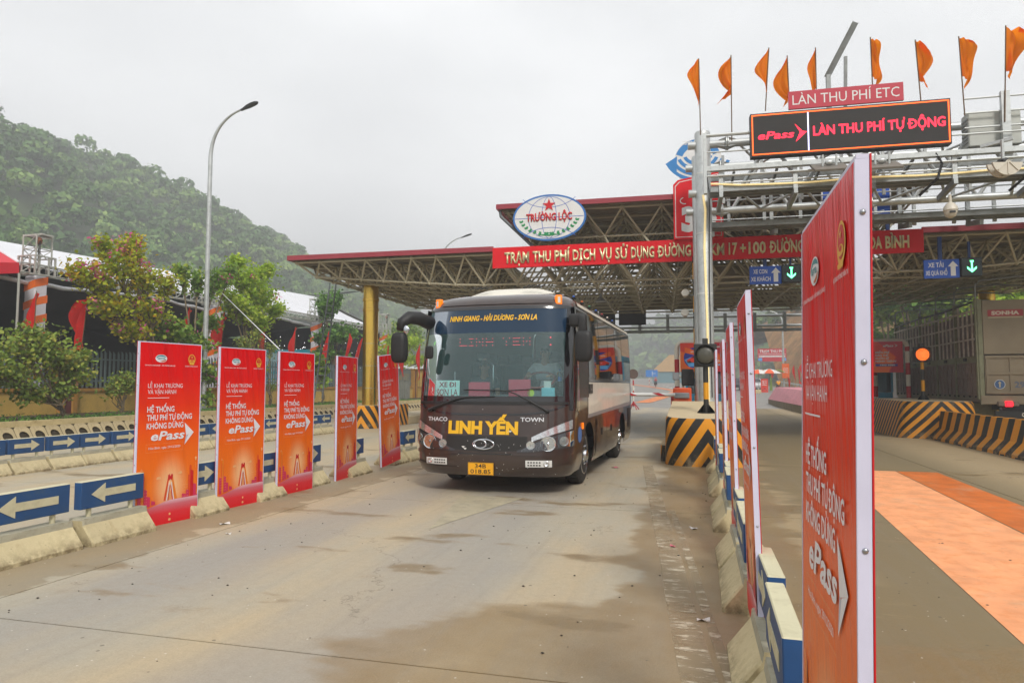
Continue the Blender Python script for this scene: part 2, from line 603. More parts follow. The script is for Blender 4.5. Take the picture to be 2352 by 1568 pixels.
def road_material():
    """worn toll lane concrete: grey tyre tracks, tan dust, brown damp patches along the barriers, specks"""
    m = bpy.data.materials.new('lane_concrete')
    m.use_nodes = True
    t = m.node_tree
    b = t.nodes['Principled BSDF']
    g = t.nodes.new('ShaderNodeNewGeometry')
    P = g.outputs['Position']
    sx = t.nodes.new('ShaderNodeSeparateXYZ')
    t.links.new(P, sx.inputs[0])
    X, Y = sx.outputs[0], sx.outputs[1]
    big = noise(t, P, 0.35, 4)
    warp = mnode(t, 'MULTIPLY_ADD', big, 1.6, -0.8)
    Xw = mnode(t, 'ADD', X, warp)
    # tan dust against grey concrete
    base = mixc(t, ramp(t, noise(t, P, 0.55, 6, 0.6, (1, 0.35, 1)), 0.38, 0.62), 'aea795', 'bcaa8a')
    # polished grey tyre tracks along the lane (centre -3)
    def band(c, h, soft):
        d = mnode(t, 'ABSOLUTE', mnode(t, 'SUBTRACT', Xw, c))
        return mnode(t, 'SUBTRACT', 1.0, ramp(t, d, h, h + soft))
    tr = mnode(t, 'MAXIMUM', band(-2.35, 0.35, 0.7), band(-4.2, 0.35, 0.7))
    tr = mnode(t, 'MULTIPLY', tr, ramp(t, noise(t, P, 0.8, 4, 0.5, (1, 0.2, 1)), 0.25, 0.6))
    base = mixc(t, mnode(t, 'MULTIPLY', tr, 0.6), base, '949290')
    # lanes right of the barrier and beyond are browner
    right = ramp(t, X, 0.3, 1.2)
    base = mixc(t, mnode(t, 'MULTIPLY', right, 0.85), base, '74633f')
    tanr = mnode(t, 'MULTIPLY', ramp(t, X, 4.2, 5.6), 0.8)
    base = mixc(t, tanr, base, 'b39e7c')
    dry = mnode(t, 'MULTIPLY', ramp(t, noise(t, P, .9, 6, .6, (.35, 1.0, 1)), .50, .56), mnode(t, 'MULTIPLY', mnode(t, 'SUBTRACT', 1.0, ramp(t, X, 1.0, 1.6)), right))
    base = mixc(t, mnode(t, 'MULTIPLY', dry, .8), base, 'b09c78')
    # damp, muddy margin in front of the camera and along the right-hand barrier
    edge = mnode(t, 'SUBTRACT', 1.0, ramp(t, mnode(t, 'ABSOLUTE', mnode(t, 'SUBTRACT', X, 0.15)), 0.35, 1.15))
    near = mnode(t, 'MULTIPLY', mnode(t, 'SUBTRACT', 1.0, ramp(t, Y, 3.6, 5.6)), ramp(t, X, -2.6, -1.2))
    wet = mnode(t, 'MAXIMUM', edge, near)
    farcut = mnode(t, 'SUBTRACT', 1.0, ramp(t, Y, 15.5, 18.0))
    wn = noise(t, P, 1.1, 7, 0.55, (0.55, 1.3, 1))
    wetm = ramp(t, mnode(t, 'MULTIPLY_ADD', wet, 0.42, mnode(t, 'SUBTRACT', wn, 0.42)), 0.15, 0.27)
    wetm = mnode(t, 'MULTIPLY', wetm, farcut)
    base = mixc(t, mnode(t, 'MULTIPLY', wetm, mnode(t, 'MULTIPLY_ADD', noise(t, P, 2.4, 6, .6), .7, .32)), base, '8a7148')
    # damp foot of the left-hand barrier
    le = mnode(t, 'SUBTRACT', 1.0, ramp(t, mnode(t, 'ABSOLUTE', mnode(t, 'ADD', X, 5.75)), 0.1, 0.9))
    lm = ramp(t, mnode(t, 'MULTIPLY_ADD', le, 0.35, mnode(t, 'SUBTRACT', wn, 0.40)), 0.2, 0.26)
    base = mixc(t, mnode(t, 'MULTIPLY', lm, 0.5), base, '796646')
    # tyre streaks across and fine grain
    st = ramp(t, noise(t, P, 3.0, 5, 0.6, (3.0, 0.12, 1)), 0.45, 0.8)
    base = mixc(t, mnode(t, 'MULTIPLY', st, 0.22), base, '8a8274')
    fine = noise(t, P, 60, 3, 0.7)
    base = mixc(t, mnode(t, 'MULTIPLY', ramp(t, fine, 0.35, 0.7), 0.16), base, '6f6858')
    v = t.nodes.new('ShaderNodeTexVoronoi')
    v.inputs['Scale'].default_value = 9
    t.links.new(P, v.inputs['Vector'])
    sp = mnode(t, 'MULTIPLY', mnode(t, 'LESS_THAN', v.outputs['Distance'], 0.06), mnode(t, 'GREATER_THAN', noise(t, P, 2.0, 2), 0.52))
    base = mixc(t, mnode(t, 'MULTIPLY', sp, 0.75), base, 'd8d2c4')
    v2 = t.nodes.new('ShaderNodeTexVoronoi')
    v2.inputs['Scale'].default_value = 4.1
    t.links.new(P, v2.inputs['Vector'])
    sp2 = mnode(t, 'LESS_THAN', v2.outputs['Distance'], 0.055)
    base = mixc(t, mnode(t, 'MULTIPLY', sp2, 0.6), base, '504a40')
    vc = t.nodes.new('ShaderNodeTexVoronoi')
    vc.feature = 'DISTANCE_TO_EDGE'
    vc.inputs['Scale'].default_value = .33
    wv = t.nodes.new('ShaderNodeVectorMath'); wv.operation = 'MULTIPLY_ADD'
    nz3 = t.nodes.new('ShaderNodeTexNoise'); nz3.inputs['Scale'].default_value = 1.3; nz3.inputs['Detail'].default_value = 8; nz3.inputs['Roughness'].default_value = .7
    t.links.new(P, nz3.inputs['Vector']); t.links.new(nz3.outputs['Color'], wv.inputs[0]); wv.inputs[1].default_value = (1.6, 1.6, 0); t.links.new(P, wv.inputs[2])
    t.links.new(wv.outputs[0], vc.inputs['Vector'])
    crk = mnode(t, 'MULTIPLY', mnode(t, 'LESS_THAN', vc.outputs['Distance'], .0022), mnode(t, 'GREATER_THAN', noise(t, P, .5, 2), .56))
    base = mixc(t, mnode(t, 'MULTIPLY', crk, .55), base, '5c5548')
    mott = ramp(t, noise(t, P, 14, 8, .75), .35, .68)
    base = mixc(t, mnode(t, 'MULTIPLY', mott, .16), base, '7d7360')
    hs = t.nodes.new('ShaderNodeHueSaturation')
    hs.inputs['Value'].default_value = ROADV
    hs.inputs['Saturation'].default_value = 1.0
    t.links.new(base, hs.inputs['Color'])
    t.links.new(hs.outputs[0], b.inputs['Base Color'])
    ro = t.nodes.new('ShaderNodeMapRange')
    ro.inputs[3].default_value = 0.72
    ro.inputs[4].default_value = 0.42
    t.links.new(wetm, ro.inputs[0])
    t.links.new(ro.outputs[0], b.inputs['Roughness'])
    b.inputs['Specular IOR Level'].default_value = 0.35
    bp = t.nodes.new('ShaderNodeBump')
    bp.inputs['Strength'].default_value = 0.35
    bp.inputs['Distance'].default_value = 0.01
    t.links.new(mnode(t, 'ADD', fine, noise(t, P, 9, 5)), bp.inputs['Height'])
    t.links.new(bp.outputs[0], b.inputs['Normal'])
    return m
ROADV = 1.0

def road_rise(y):
    if y < 50: return 0.0
    if y < 62: return 0.022 * (y - 50) ** 2 / 24
    return 0.022 * (min(y, 230) - 56)

# ---- ground sheet out to the horizon
M_EARTH = mat('earth_ground', '6d7048', rough=0.95, var=0.35, scale=0.08, dirt='8a7650', dirt_amt=0.8, bump=0.4, bscale=3)
mb = MB()
xs = [-1500, -700, -400, -250, -150, -80, -40, -12, 0, 12, 40, 80, 150, 250, 400, 700, 1500]
ys = [-400, -60, 0, 30, 50, 53, 56, 59, 62, 80, 100, 130, 160, 200, 230, 260, 400, 800, 1600, 2500]
for y in ys:
    for x in xs:
        mb.v.append((x, y, road_rise(y) - 0.05))
nx = len(xs)
for j in range(len(ys) - 1):
    for i in range(nx - 1):
        mb.f.append((j * nx + i, j * nx + i + 1, (j + 1) * nx + i + 1, (j + 1) * nx + i)); mb.m.append(0)
tag(mb.build('ground', M_EARTH), 'green and brown open ground running out to the hills', kind='structure')

# ---- lane slabs: real joints between the concrete pours
M_ROAD = road_material()
mb = MB()
xj = [-17.3, -12.15, -5.15, 0.42, 4.4, 11.0, 14.5]
yj = [-8.0, -1.7]
y = 3.85
yj = [-7.6, -1.7, 3.78, 9.05, 14.6, 20.2, 26.0, 32.0, 38.0, 44.0, 50.0]
J = 0.008
for i in range(len(xj) - 1):
    for j in range(len(yj) - 1):
        mb.box(xj[i] + J, xj[i + 1] - J, yj[j] + J, yj[j + 1] - J, -0.2, 0.0)
slabs = mb.build('road', M_ROAD)
tag(slabs, 'pale dusty concrete toll lanes with joints and damp brown patches', kind='structure')
M_JOINT = mat('joint_filler', '57503f', rough=0.9, var=0.3, scale=6)
MB().box(-17.3, 14.5, -7.6, 50, -0.045, -0.006).build('road_joint', M_JOINT)
tag(bpy.data.objects['road_joint'], 'dark filler in the joints between the lane slabs', kind='structure')

# ---- the road beyond the toll station
M_ASPH = mat('pale_asphalt', '8d8a86', rough=0.9, var=0.12, scale=0.6, dirt='a39b8b', dirt_amt=0.6, bump=0.3, bscale=20)
M_ORANGE_P = mat('orange_road_paint', 'd5793a', rough=0.75, var=0.18, scale=1.2, dirt='e8c09a', dirt_amt=0.6)
M_ORANGE_P2 = mat('orange_road_paint_fresh', 'c9681e', rough=0.7, var=0.18, scale=2.0, dirt='a8622c', dirt_amt=.6)
M_ORANGE_W = mat('orange_road_paint_worn', 'eca270', rough=0.75, var=0.16, scale=3.0, dirt='dc8a4c', dirt_amt=0.9)
M_WHITE_P = mat('white_road_paint', 'd8d4c8', rough=0.7, var=0.12, scale=3, dirt='a59c88', dirt_amt=0.7)
def road_x(y):                     # centre line of the far road, swinging left
    return -2.0 - 0.0009 * max(0, y - 60) ** 2 * 1.1
def strip(mb, a, b, y0, y1, dz, n=16, fx=road_x):
    vs = []
    for i in range(n + 1):
        y = y0 + (y1 - y0) * i / n
        c = fx(y)
        ax = a(y) if callable(a) else a
        bx = b(y) if callable(b) else b
        vs += [(c + ax, y, road_rise(y) + dz), (c + bx, y, road_rise(y) + dz)]
    mb.add(vs, [(2 * i, 2 * i + 1, 2 * i + 3, 2 * i + 2) for i in range(n)])
mb = MB()
strip(mb, -14, 17, 50.0, 260, -0.004, 105)
tag(mb.build('far_road', M_ASPH), 'grey road beyond the toll station curving away to the left', kind='structure')
mb = MB()
strip(mb, lambda y: 4.2 - (y - 62) * 0.13, lambda y: 5.3 - (y - 62) * 0.13, 60, 150, 0.02, 45)
strip(mb, lambda y: -3.0 + (62 - y) * -0.10, lambda y: -1.6 + (62 - y) * -0.10, 60, 92, 0.02, 16)
tag(mb.build('road_marking', M_ORANGE_P), 'orange warning bands on the road beyond the toll station', kind='structure')
mb = MB()
for k in range(9):
    for xx in (-8.5, -5.2, 0.5):
        strip(mb, xx, xx + 0.35, 60 + k * 8, 63 + k * 8, 0.02, 3)
tag(mb.build('lane_marking', M_WHITE_P), 'broken white lane lines on the far road', kind='structure')
for _m in (M_ORANGE_W, M_ORANGE_P2):      # scuffs, tyre streaks and chips in the coloured paint
    _t = _m.node_tree; _b = _t.nodes['Principled BSDF']; _s = _b.inputs['Base Color'].links[0].from_socket
    _g = _t.nodes.new('ShaderNodeNewGeometry'); _P = _g.outputs['Position']
    _c = mixc(_t, mnode(_t, 'MULTIPLY', ramp(_t, noise(_t, _P, 6, 8, .7, (1, .25, 1)), .5, .7), .45), _s, 'c98a5c')
    _c = mixc(_t, mnode(_t, 'MULTIPLY', ramp(_t, noise(_t, _P, 1.2, 5, .6), .55, .75), .5), _c, 'b9a184')
    _c = mixc(_t, mnode(_t, 'MULTIPLY', ramp(_t, noise(_t, _P, 16, 3, .6, (.5, 1.6, 1)), .68, .72), .7), _c, '857258')
    _t.links.new(_c, _b.inputs['Base Color'])
mb = MB().use(M_ORANGE_W)
mb.add([(2.50, 14.4, 0.004), (3.6, 14.4, 0.004), (3.1, -1, 0.004), (1.6, -1, 0.004)], [(0, 3, 2, 1)])
mb2 = MB().use(M_ORANGE_P2)
mb2.add([(3.62, 14.4, 0.004), (4.3, 14.4, 0.004), (3.9, -1, 0.004), (3.12, -1, 0.004)], [(0, 3, 2, 1)])
tag(mb.build('orange_lane_band'), 'faded peach-orange band painted along the lane right of the barriers', kind='structure')
tag(mb2.build('orange_edge_band'), 'darker orange band painted beside the faded one', kind='structure')

# painted arrow under the bus nose, scraped edge line left of the right-hand barriers
M_ARROW_P = mat('worn_arrow_paint', 'a89f86', rough=0.75, var=0.15, scale=3, dirt='8f897a', dirt_amt=0.9)
tag(MB().add([(-2.93, 7.3, 0.004), (-2.42, 9.62, 0.004), (-3.34, 9.62, 0.004)], [(0, 1, 2)]).build('road_arrow', M_ARROW_P),
    'worn grey arrowhead painted on the lane in front of the bus', kind='structure')

def scraped_material():
    m = bpy.data.materials.new('scraped_line_paint')
    m.use_nodes = True
    t = m.node_tree
    b = t.nodes['Principled BSDF']
    g = t.nodes.new('ShaderNodeNewGeometry')
    P = g.outputs['Position']
    f = ramp(t, noise(t, P, 7.0, 8, 0.75, (0.5, 1.6, 1)), 0.50, 0.60)
    t.links.new(mixc(t, f, 'a8977a', 'cabfa8'), b.inputs['Base Color'])
    b.inputs['Roughness'].default_value = 0.8
    tr = t.nodes.new('ShaderNodeBsdfTransparent')
    mi = t.nodes.new('ShaderNodeMixShader')
    k = ramp(t, noise(t, P, 1.4, 6, 0.7, (0.8, 0.8, 1)), 0.36, 0.5)
    t.links.new(mnode(t, 'MAXIMUM', mnode(t, 'MULTIPLY', f, 0.9), mnode(t, 'MULTIPLY', k, 0.55)), mi.inputs[0])
    t.links.new(tr.outputs[0], mi.inputs[1])
    t.links.new(b.outputs[0], mi.inputs[2])
    t.links.new(mi.outputs[0], t.nodes['Material Output'].inputs[0])
    return m
M_SCR = scraped_material()
mb = MB()
pts = [(-1.07, 14.2), (-0.60, 9.2), (-0.33, 6.4), (-0.22, 5.1), (-0.10, 3.9), (0.12, 2.0)]
for a, b in zip(pts, pts[1:]):
    mb.add([(a[0], a[1], 0.005), (a[0] + 0.2, a[1], 0.005), (b[0] + 0.2, b[1], 0.005), (b[0], b[1], 0.005)], [(0, 3, 2, 1)])
for a, b in zip(pts[1:], pts[2:]):
    mb.add([(a[0] + 0.24, a[1], 0.005), (a[0] + 0.31, a[1], 0.005), (b[0] + 0.31, b[1], 0.005), (b[0] + 0.24, b[1], 0.005)], [(0, 3, 2, 1)])
tag(mb.build('edge_line', M_SCR), 'half scraped-off white edge line beside the right-hand barriers', kind='structure')

# loose scraps of litter and pebbles
M_SCRAP = mat('paper_scrap', 'd9d6d0', rough=0.8, var=0.1)
M_PEB = mat('pebble', '3a352d', rough=0.9, var=0.2)
M_PINKS = mat('pink_scrap', 'c76a7a', rough=0.8, var=0.1)
def scrap(x, y, m, label, sx=.06, sy=.045, kind='paper_scrap'):
    b = MB()
    b.grid(lambda u, v: ((u - .5) * sx + .01 * v, (v - .5) * sy, 0.008 + 0.010 * sin(5 * u + 3 * v)), 3, 3)
    o = b.build(kind, m, loc=(x, y, 0), rz=random.uniform(0, 3))
    tag(o, label, 'litter')
scrap(-5.35, 6.95, M_SCRAP, 'folded white paper scrap on the lane below the nearest left banner', .12, .07)
scrap(-4.95, 6.5, M_SCRAP, 'small white paper bit a step nearer than the folded scrap', .05, .04)
scrap(-.05, 8.1, M_SCRAP, 'white paper lying at the foot of the right-hand barriers', .1, .06)
scrap(.02, 5.0, M_SCRAP, 'pale torn paper beside the second nearest right-hand barrier', .09, .05)
scrap(-.25, 7.15, M_PINKS, 'pink scrap on the brown damp patch by the barriers', .08, .05)
scrap(-1.55, 13.6, M_PINKS, 'pink scrap on the lane in front of the striped island', .14, .12)
mb = MB()
for k in range(150):
    x, y = random.uniform(-5.6, 0.2), random.uniform(2.8, 12)
    if k > 110: x, y = random.uniform(.9, 3.9), random.uniform(3, 9)
    r = random.uniform(0.004, 0.011)
    mb.ball((x, y, r * .6), r, 5, (1.4, 1, .6))
tag(mb.build('pebbles', M_PEB), 'small dark pebbles and grit scattered over the lane', kind='stuff')

# ---- hills. Ridge lines in world coordinates, slopes falling to the valley floor
def interp(x, xs, ys):
    return float(np.interp(x, xs, ys))
_ry = [-60, 40, 138, 151, 165, 187, 206, 230, 259, 287, 330, 385, 426, 520, 640]
_rz = [70, 68, 67, 68, 72, 69, 67, 63, 60, 53, 47, 40, 34, 30, 24]
def hill_left(x, y):
    r = interp(y, _ry, _rz)
    d = (-x - 62) / (180 - 62)
    if d < 0: return -3 + 40 * d
    if d > 1: return r * (1 - 0.10 * (d - 1))
    return r * (0.18 * d + 0.82 * d * d * (3 - 2 * d) * (0.75 + .25 * d)) + 1.5 * sin(x * .06 + y * .05) + 1.2 * sin(y * 0.11)
def hill_right(x, y):
    """steep side valley wall with the earth cutting"""
    base = 17 + 0.10 * max(0, 90 - y)
    edge = base + 0.02 * (y - 60)
    if y > 108: edge += (y - 108) * -0.29
    d = (x - edge)
    fade = max(0.0, min(1.0, (215 - y) / 60.0))
    if d < 0: return -2.5 + d * .3
    h = 24 * (1 - math.exp(-d / 17)) + 0.42 * d
    cap = 8 + 0.10 * max(0, y - 40)
    h = cap * (1 - math.exp(-h / cap)) * 1.3
    return h * (0.5 + 0.5 * fade) - 1.0 + road_rise(y) + .8 * sin(y * .13) + .5 * sin(x * .3)
def hill_far(x, y):
    # ridge across the end of the valley, far away
    r = 8 + 24 * math.exp(-((x + 5) / 38) ** 2) + 30 * math.exp(-((x - 62) / 60) ** 2) + 12 * math.exp(-((x + 110) / 60) ** 2)
    d = (y - 330) / 120.0
    if d < 0: return -4
    d = min(d, 1)
    return r * d * d * (3 - 2 * d) * 1.15 - 3 + 1.5 * sin(x * .09)
def terrain(name, fn, x0, x1, y0, y1, n, m, label):
    nx, ny = n
    X = np.linspace(x0, x1, nx); Y = np.linspace(y0, y1, ny)
    V = [(x, y, fn(x, y)) for y in Y for x in X]
    F = [(j * nx + i, j * nx + i + 1, (j + 1) * nx + i + 1, (j + 1) * nx + i) for j in range(ny - 1) for i in range(nx - 1)]
    b = MB(); b.v = V; b.f = F; b.m = [0] * len(F)
    o = b.build(name, m, smooth=True)
    return tag(o, label, kind='structure')
M_HILL = mat('hill_undergrowth', '3c4a2a', rough=1, var=0.35, scale=0.1, bump=0.5, bscale=1.5)
def cutting_material():
    m = bpy.data.materials.new('earth_cutting')
    m.use_nodes = True
    t = m.node_tree
    b = t.nodes['Principled BSDF']
    g = t.nodes.new('ShaderNodeNewGeometry')
    P = g.outputs['Position']
    s = t.nodes.new('ShaderNodeSeparateXYZ'); t.links.new(P, s.inputs[0])
    a = mixc(t, ramp(t, noise(t, P, .35, 7, .65, (1, 1, .35)), .35, .65), '8a5f30', 'b98a55')
    a = mixc(t, ramp(t, noise(t, P, .9, 6, .7), .5, .7), a, '7a6838')
    a = mixc(t, ramp(t, noise(t, P, 2.2, 6, .7), .55, .75), a, '9c8a5c')
    t.links.new(a, b.inputs['Base Color'])
    b.inputs['Roughness'].default_value = 1
    bp = t.nodes.new('ShaderNodeBump'); bp.inputs['Strength'].default_value = 1; bp.inputs['Distance'].default_value = .6
    t.links.new(noise(t, P, .8, 8, .7), bp.inputs['Height']); t.links.new(bp.outputs[0], b.inputs['Normal'])
    return m
M_CUT = cutting_material()
terrain('hill', hill_left, -330, -58, -60, 640, (40, 90), M_HILL, 'tall forested hill on the left fading into haze')
terrain('hillside', hill_right, 14, 150, 30, 260, (80, 90), M_CUT, 'steep valley side with a bare orange-brown earth cutting')
terrain('far_hill', hill_far, -300, 260, 325, 560, (60, 24), M_HILL, 'pale far ridge closing the valley behind the bus')

# ---- forest on the slopes: leaf clumps, one mass per hill
def clump_mesh(name, pts, rad, nleaf, size, m, flat=.8, seed=1, spread=0.3):
    """crowns at pts (N,3) with radii rad: each a rough ball shell of leaf-sized quads"""
    r = np.random.default_rng(seed)
    N = len(pts)
    K = nleaf
    d = r.normal(size=(N, K, 3)); d /= np.linalg.norm(d, axis=2, keepdims=True)
    d[:, :, 2] = np.where(d[:, :, 2] < -0.35, -d[:, :, 2], d[:, :, 2])
    # lumpy radius from a few lobes per crown
    lobes = r.normal(size=(N, 6, 3)); lobes /= np.linalg.norm(lobes, axis=2, keepdims=True)
    lob = np.max(np.einsum('nkc,nlc->nkl', d, lobes), axis=2)
    rr = rad[:, None] * (0.72 + 0.38 * lob ** 3) * (1 - spread * r.random((N, K)) ** 2)
    c = pts[:, None, :] + d * rr[:, :, None] * np.array([1, 1, flat])
    nrm = d + 0.55 * r.normal(size=(N, K, 3)); nrm /= np.linalg.norm(nrm, axis=2, keepdims=True)
    a = np.cross(nrm, r.normal(size=(N, K, 3))); a /= np.linalg.norm(a, axis=2, keepdims=True)
    bb = np.cross(nrm, a)
    s = size * (0.6 + 0.8 * r.random((N, K)))[:, :, None] * (rad / rad.mean())[:, None, None] ** .5
    q = np.stack([c - a * s - bb * s * .6, c + a * s - bb * s * .7, c + a * s * .8 + bb * s * .8, c - a * s * .7 + bb * s * .7], 2)
    V = q.reshape(-1, 3)
    nq = N * K
    me = bpy.data.meshes.new(name)
    me.vertices.add(nq * 4); me.vertices.foreach_set('co', V.astype(np.float32).ravel())
    me.loops.add(nq * 4); me.loops.foreach_set('vertex_index', np.arange(nq * 4, dtype=np.int32))
    me.polygons.add(nq)
    me.polygons.foreach_set('loop_start', np.arange(0, nq * 4, 4, dtype=np.int32))
    me.polygons.foreach_set('loop_total', np.full(nq, 4, dtype=np.int32))
    ci = me.attributes.new('tone', 'FLOAT', 'FACE')
    tone = np.clip(np.repeat(r.random(N), K) * .6 + r.random(nq) * .4, 0, 1)
    ci.data.foreach_set('value', tone.astype(np.float32))
    me.materials.append(m)
    me.update(calc_edges=True)
    return me
def leaf_material(name, c1, c2, c3=None, transl=0.25, rough=.6):
    m = bpy.data.materials.new(name)
    m.use_nodes = True
    t = m.node_tree
    b = t.nodes['Principled BSDF']
    at = t.nodes.new('ShaderNodeAttribute'); at.attribute_name = 'tone'
    r = t.nodes.new('ShaderNodeValToRGB')
    r.color_ramp.elements[0].color = lin(c1) + (1,)
    r.color_ramp.elements[1].color = lin(c3 or c2) + (1,)
    if c3:
        e = r.color_ramp.elements.new(.55); e.color = lin(c2) + (1,)
    t.links.new(at.outputs['Fac'], r.inputs[0])
    t.links.new(r.outputs[0], b.inputs['Base Color'])
    b.inputs['Roughness'].default_value = rough
    b.inputs['Specular IOR Level'].default_value = .3
    if transl > 0:
        tl = t.nodes.new('ShaderNodeBsdfTranslucent')
        t.links.new(r.outputs[0], tl.inputs[0])
        mi = t.nodes.new('ShaderNodeMixShader'); mi.inputs[0].default_value = transl
        t.links.new(b.outputs[0], mi.inputs[1]); t.links.new(tl.outputs[0], mi.inputs[2])
        t.links.new(mi.outputs[0], t.nodes['Material Output'].inputs[0])
    return m
M_FOREST = leaf_material('forest_leaves', '2e4c24', '587f3a', '9ab45c', 0.15)
M_FOREST2 = leaf_material('valley_leaves', '3a5522', '64832f', '98a848', 0.2)
def forest(name, fn, x0, x1, y0, y1, step, rad, nleaf, size, m, label, keep=None, seed=3, lift=.55):
    r = np.random.default_rng(seed)
    P, R = [], []
    y = y0
    while y < y1:
        x = x0
        while x < x1:
            X = x + r.uniform(-.5, .5) * step; Y = y + r.uniform(-.5, .5) * step
            h = fn(X, Y)
            if h > -0.5 and (keep is None or keep(X, Y, h)):
                q = rad * (.5 + 1.25 * r.random() ** 2.2)
                P.append((X, Y, h + q * lift * r.uniform(.8, 2.2))); R.append(q)
            x += step
        y += step
    me = clump_mesh(name, np.array(P), np.array(R), nleaf, size, m, seed=seed)
    return tag(link(name, me), label, kind='stuff')
def vis(X, Y, h):                  # only slopes the valley floor can see
    return True
forest('forest', hill_left, -200, -60, 40, 330, 3.5, 2.3, 130, .36, M_FOREST, 'dense green forest covering the left hill', seed=5)
forest('distant_forest', hill_left, -210, -60, 330, 560, 7.0, 4.6, 60, 1.1, M_FOREST, 'hazy forest farther along the left hill', seed=6)
forest('far_forest', hill_far, -160, 200, 340, 462, 9, 6.0, 50, 1.5, M_FOREST, 'pale hazy trees on the far ridge', seed=8)
def cutkeep(X, Y, h):
    edge = 17 + 0.10 * max(0, 90 - Y) + 0.02 * (Y - 60) + ((Y - 108) * -0.29 if Y > 108 else 0)
    d = X - edge
    bare = 84 < Y < 190 and d < 30 + 4 * sin(Y * .15) and h < 15.5 + 2 * sin(Y * .2)
    if bare: return random.random() < .03
    return True
forest('hillside_wood', hill_right, 16, 120, 58, 240, 3.6, 2.2, 170, .34, M_FOREST2, 'bushy green wood above and beside the earth cutting', keep=cutkeep, seed=9)

# ---- haze
def haze(dens):
    m = bpy.data.materials.new('valley_haze')
    m.use_nodes = True
    t = m.node_tree
    for n in list(t.nodes): t.nodes.remove(n)
    o = t.nodes.new('ShaderNodeOutputMaterial')
    p = t.nodes.new('ShaderNodeVolumePrincipled')
    p.inputs['Color'].default_value = (0.93, 0.95, 0.97, 1)
    p.inputs['Density'].default_value = dens
    p.inputs['Anisotropy'].default_value = 0.0
    t.links.new(p.outputs[0], o.inputs['Volume'])
    b = MB().box(-1550, 1550, -450, 2550, -8.0, 112)
    ob = b.build('haze', m)
    tag(ob, 'thin pale valley mist fading the hills', kind='stuff')
haze(0.0026)

# ================================================================== CONCRETE BARRIERS WITH ARROW BOARDS
M_CONC = mat('cream_painted_concrete', 'c9bb94', rough=0.85, var=0.10, scale=2.5, dirt='9a8c66', dirt_amt=0.55, bump=0.35, bscale=30, rand=.05)
def foot_dirt(m):
    t = m.node_tree; b = t.nodes['Principled BSDF']
    src = b.inputs['Base Color'].links[0].from_socket
    g = t.nodes.new('ShaderNodeNewGeometry'); s = t.nodes.new('ShaderNodeSeparateXYZ'); t.links.new(g.outputs['Position'], s.inputs[0])
    low = mnode(t, 'SUBTRACT', 1.0, ramp(t, s.outputs[2], .0, .14))
    n = ramp(t, noise(t, g.outputs['Position'], 9, 8, .7), .35, .62)
    c1 = mixc(t, mnode(t, 'MULTIPLY', mnode(t, 'MULTIPLY', low, n), .8), src, '5d4b30')
    ch = ramp(t, noise(t, g.outputs['Position'], 26, 4, .6), .66, .72)
    c2 = mixc(t, mnode(t, 'MULTIPLY', ch, .6), c1, '7f745c')
    st = ramp(t, noise(t, g.outputs['Position'], 5, 6, .65, (1, 1, .25)), .56, .72)
    c3 = mixc(t, mnode(t, 'MULTIPLY', st, .35), c2, '8a6a3c')
    t.links.new(c3, b.inputs['Base Color'])
foot_dirt(M_CONC)
M_CONC_TOP = mat('bare_concrete', 'aaa590', rough=0.9, var=0.12, scale=5, dirt='7c7360', dirt_amt=0.5, bump=0.4, bscale=30)
M_BLUE = mat('blue_board_paint', '1f4a7c', rough=0.5, var=0.12, scale=4, dirt='3e5566', dirt_amt=0.5)
M_CREAM = mat('cream_arrow_paint', 'cbc5a5', rough=0.6, var=0.06, scale=5, dirt='a59c7a', dirt_amt=0.4)
M_RUST = mat('rust_stain', '6b3f22', rough=.9, var=.3, scale=20)

def block_mesh(L, h=0.27, wb=0.24, wt=0.09):
    """concrete kerb block: vertical foot, sloped side, narrow top; origin at centre of its foot, long side along local X"""
    b = MB().use(M_CONC)
    prof = [(-wb, 0), (-wb, 0.035), (-wt - .01, h - .06), (-wt, h), (wt, h), (wt + .01, h - .06), (wb, 0.035), (wb, 0)]
    n = len(prof)
    c = 0.016
    rows = [(-L / 2, .93), (-L / 2 + c, 1), (L / 2 - c, 1), (L / 2, .93)]
    vs = []
    for x, k in rows:
        for y, z in prof:
            vs.append((x, y * k, z * (k if z > .1 else 1)))
    fs = []
    for r in range(len(rows) - 1):
        for i in range(n):
            j = (i + 1) % n
            fs.append((r * n + i, r * n + j, (r + 1) * n + j, (r + 1) * n + i))
    fs += [tuple(range(n))[::-1], tuple(range((len(rows) - 1) * n, len(rows) * n))]
    fs = [tuple(reversed(f)) for f in fs]
    b.add(vs, fs)
    for k, f in enumerate(b.f):
        zs = [b.v[i][2] for i in f]
        if min(zs) > h * .7: 
            b.m[k] = 1
    b.mats.append(M_CONC_TOP)
    return b.mesh('block')
_bm_cache = {}
def arrow_pts(L, right, hh=.062, head=.1):
    """arrow outline centred on 0 in XZ"""
    a = L / 2
    p = [(-a, -hh * .62), (a - .17, -hh * .62), (a - .17, -head), (a, 0), (a - .17, head), (a - .17, hh * .62), (-a, hh * .62)]
    if not right:
        p = [(-x, z) for x, z in p][::-1]
    return p
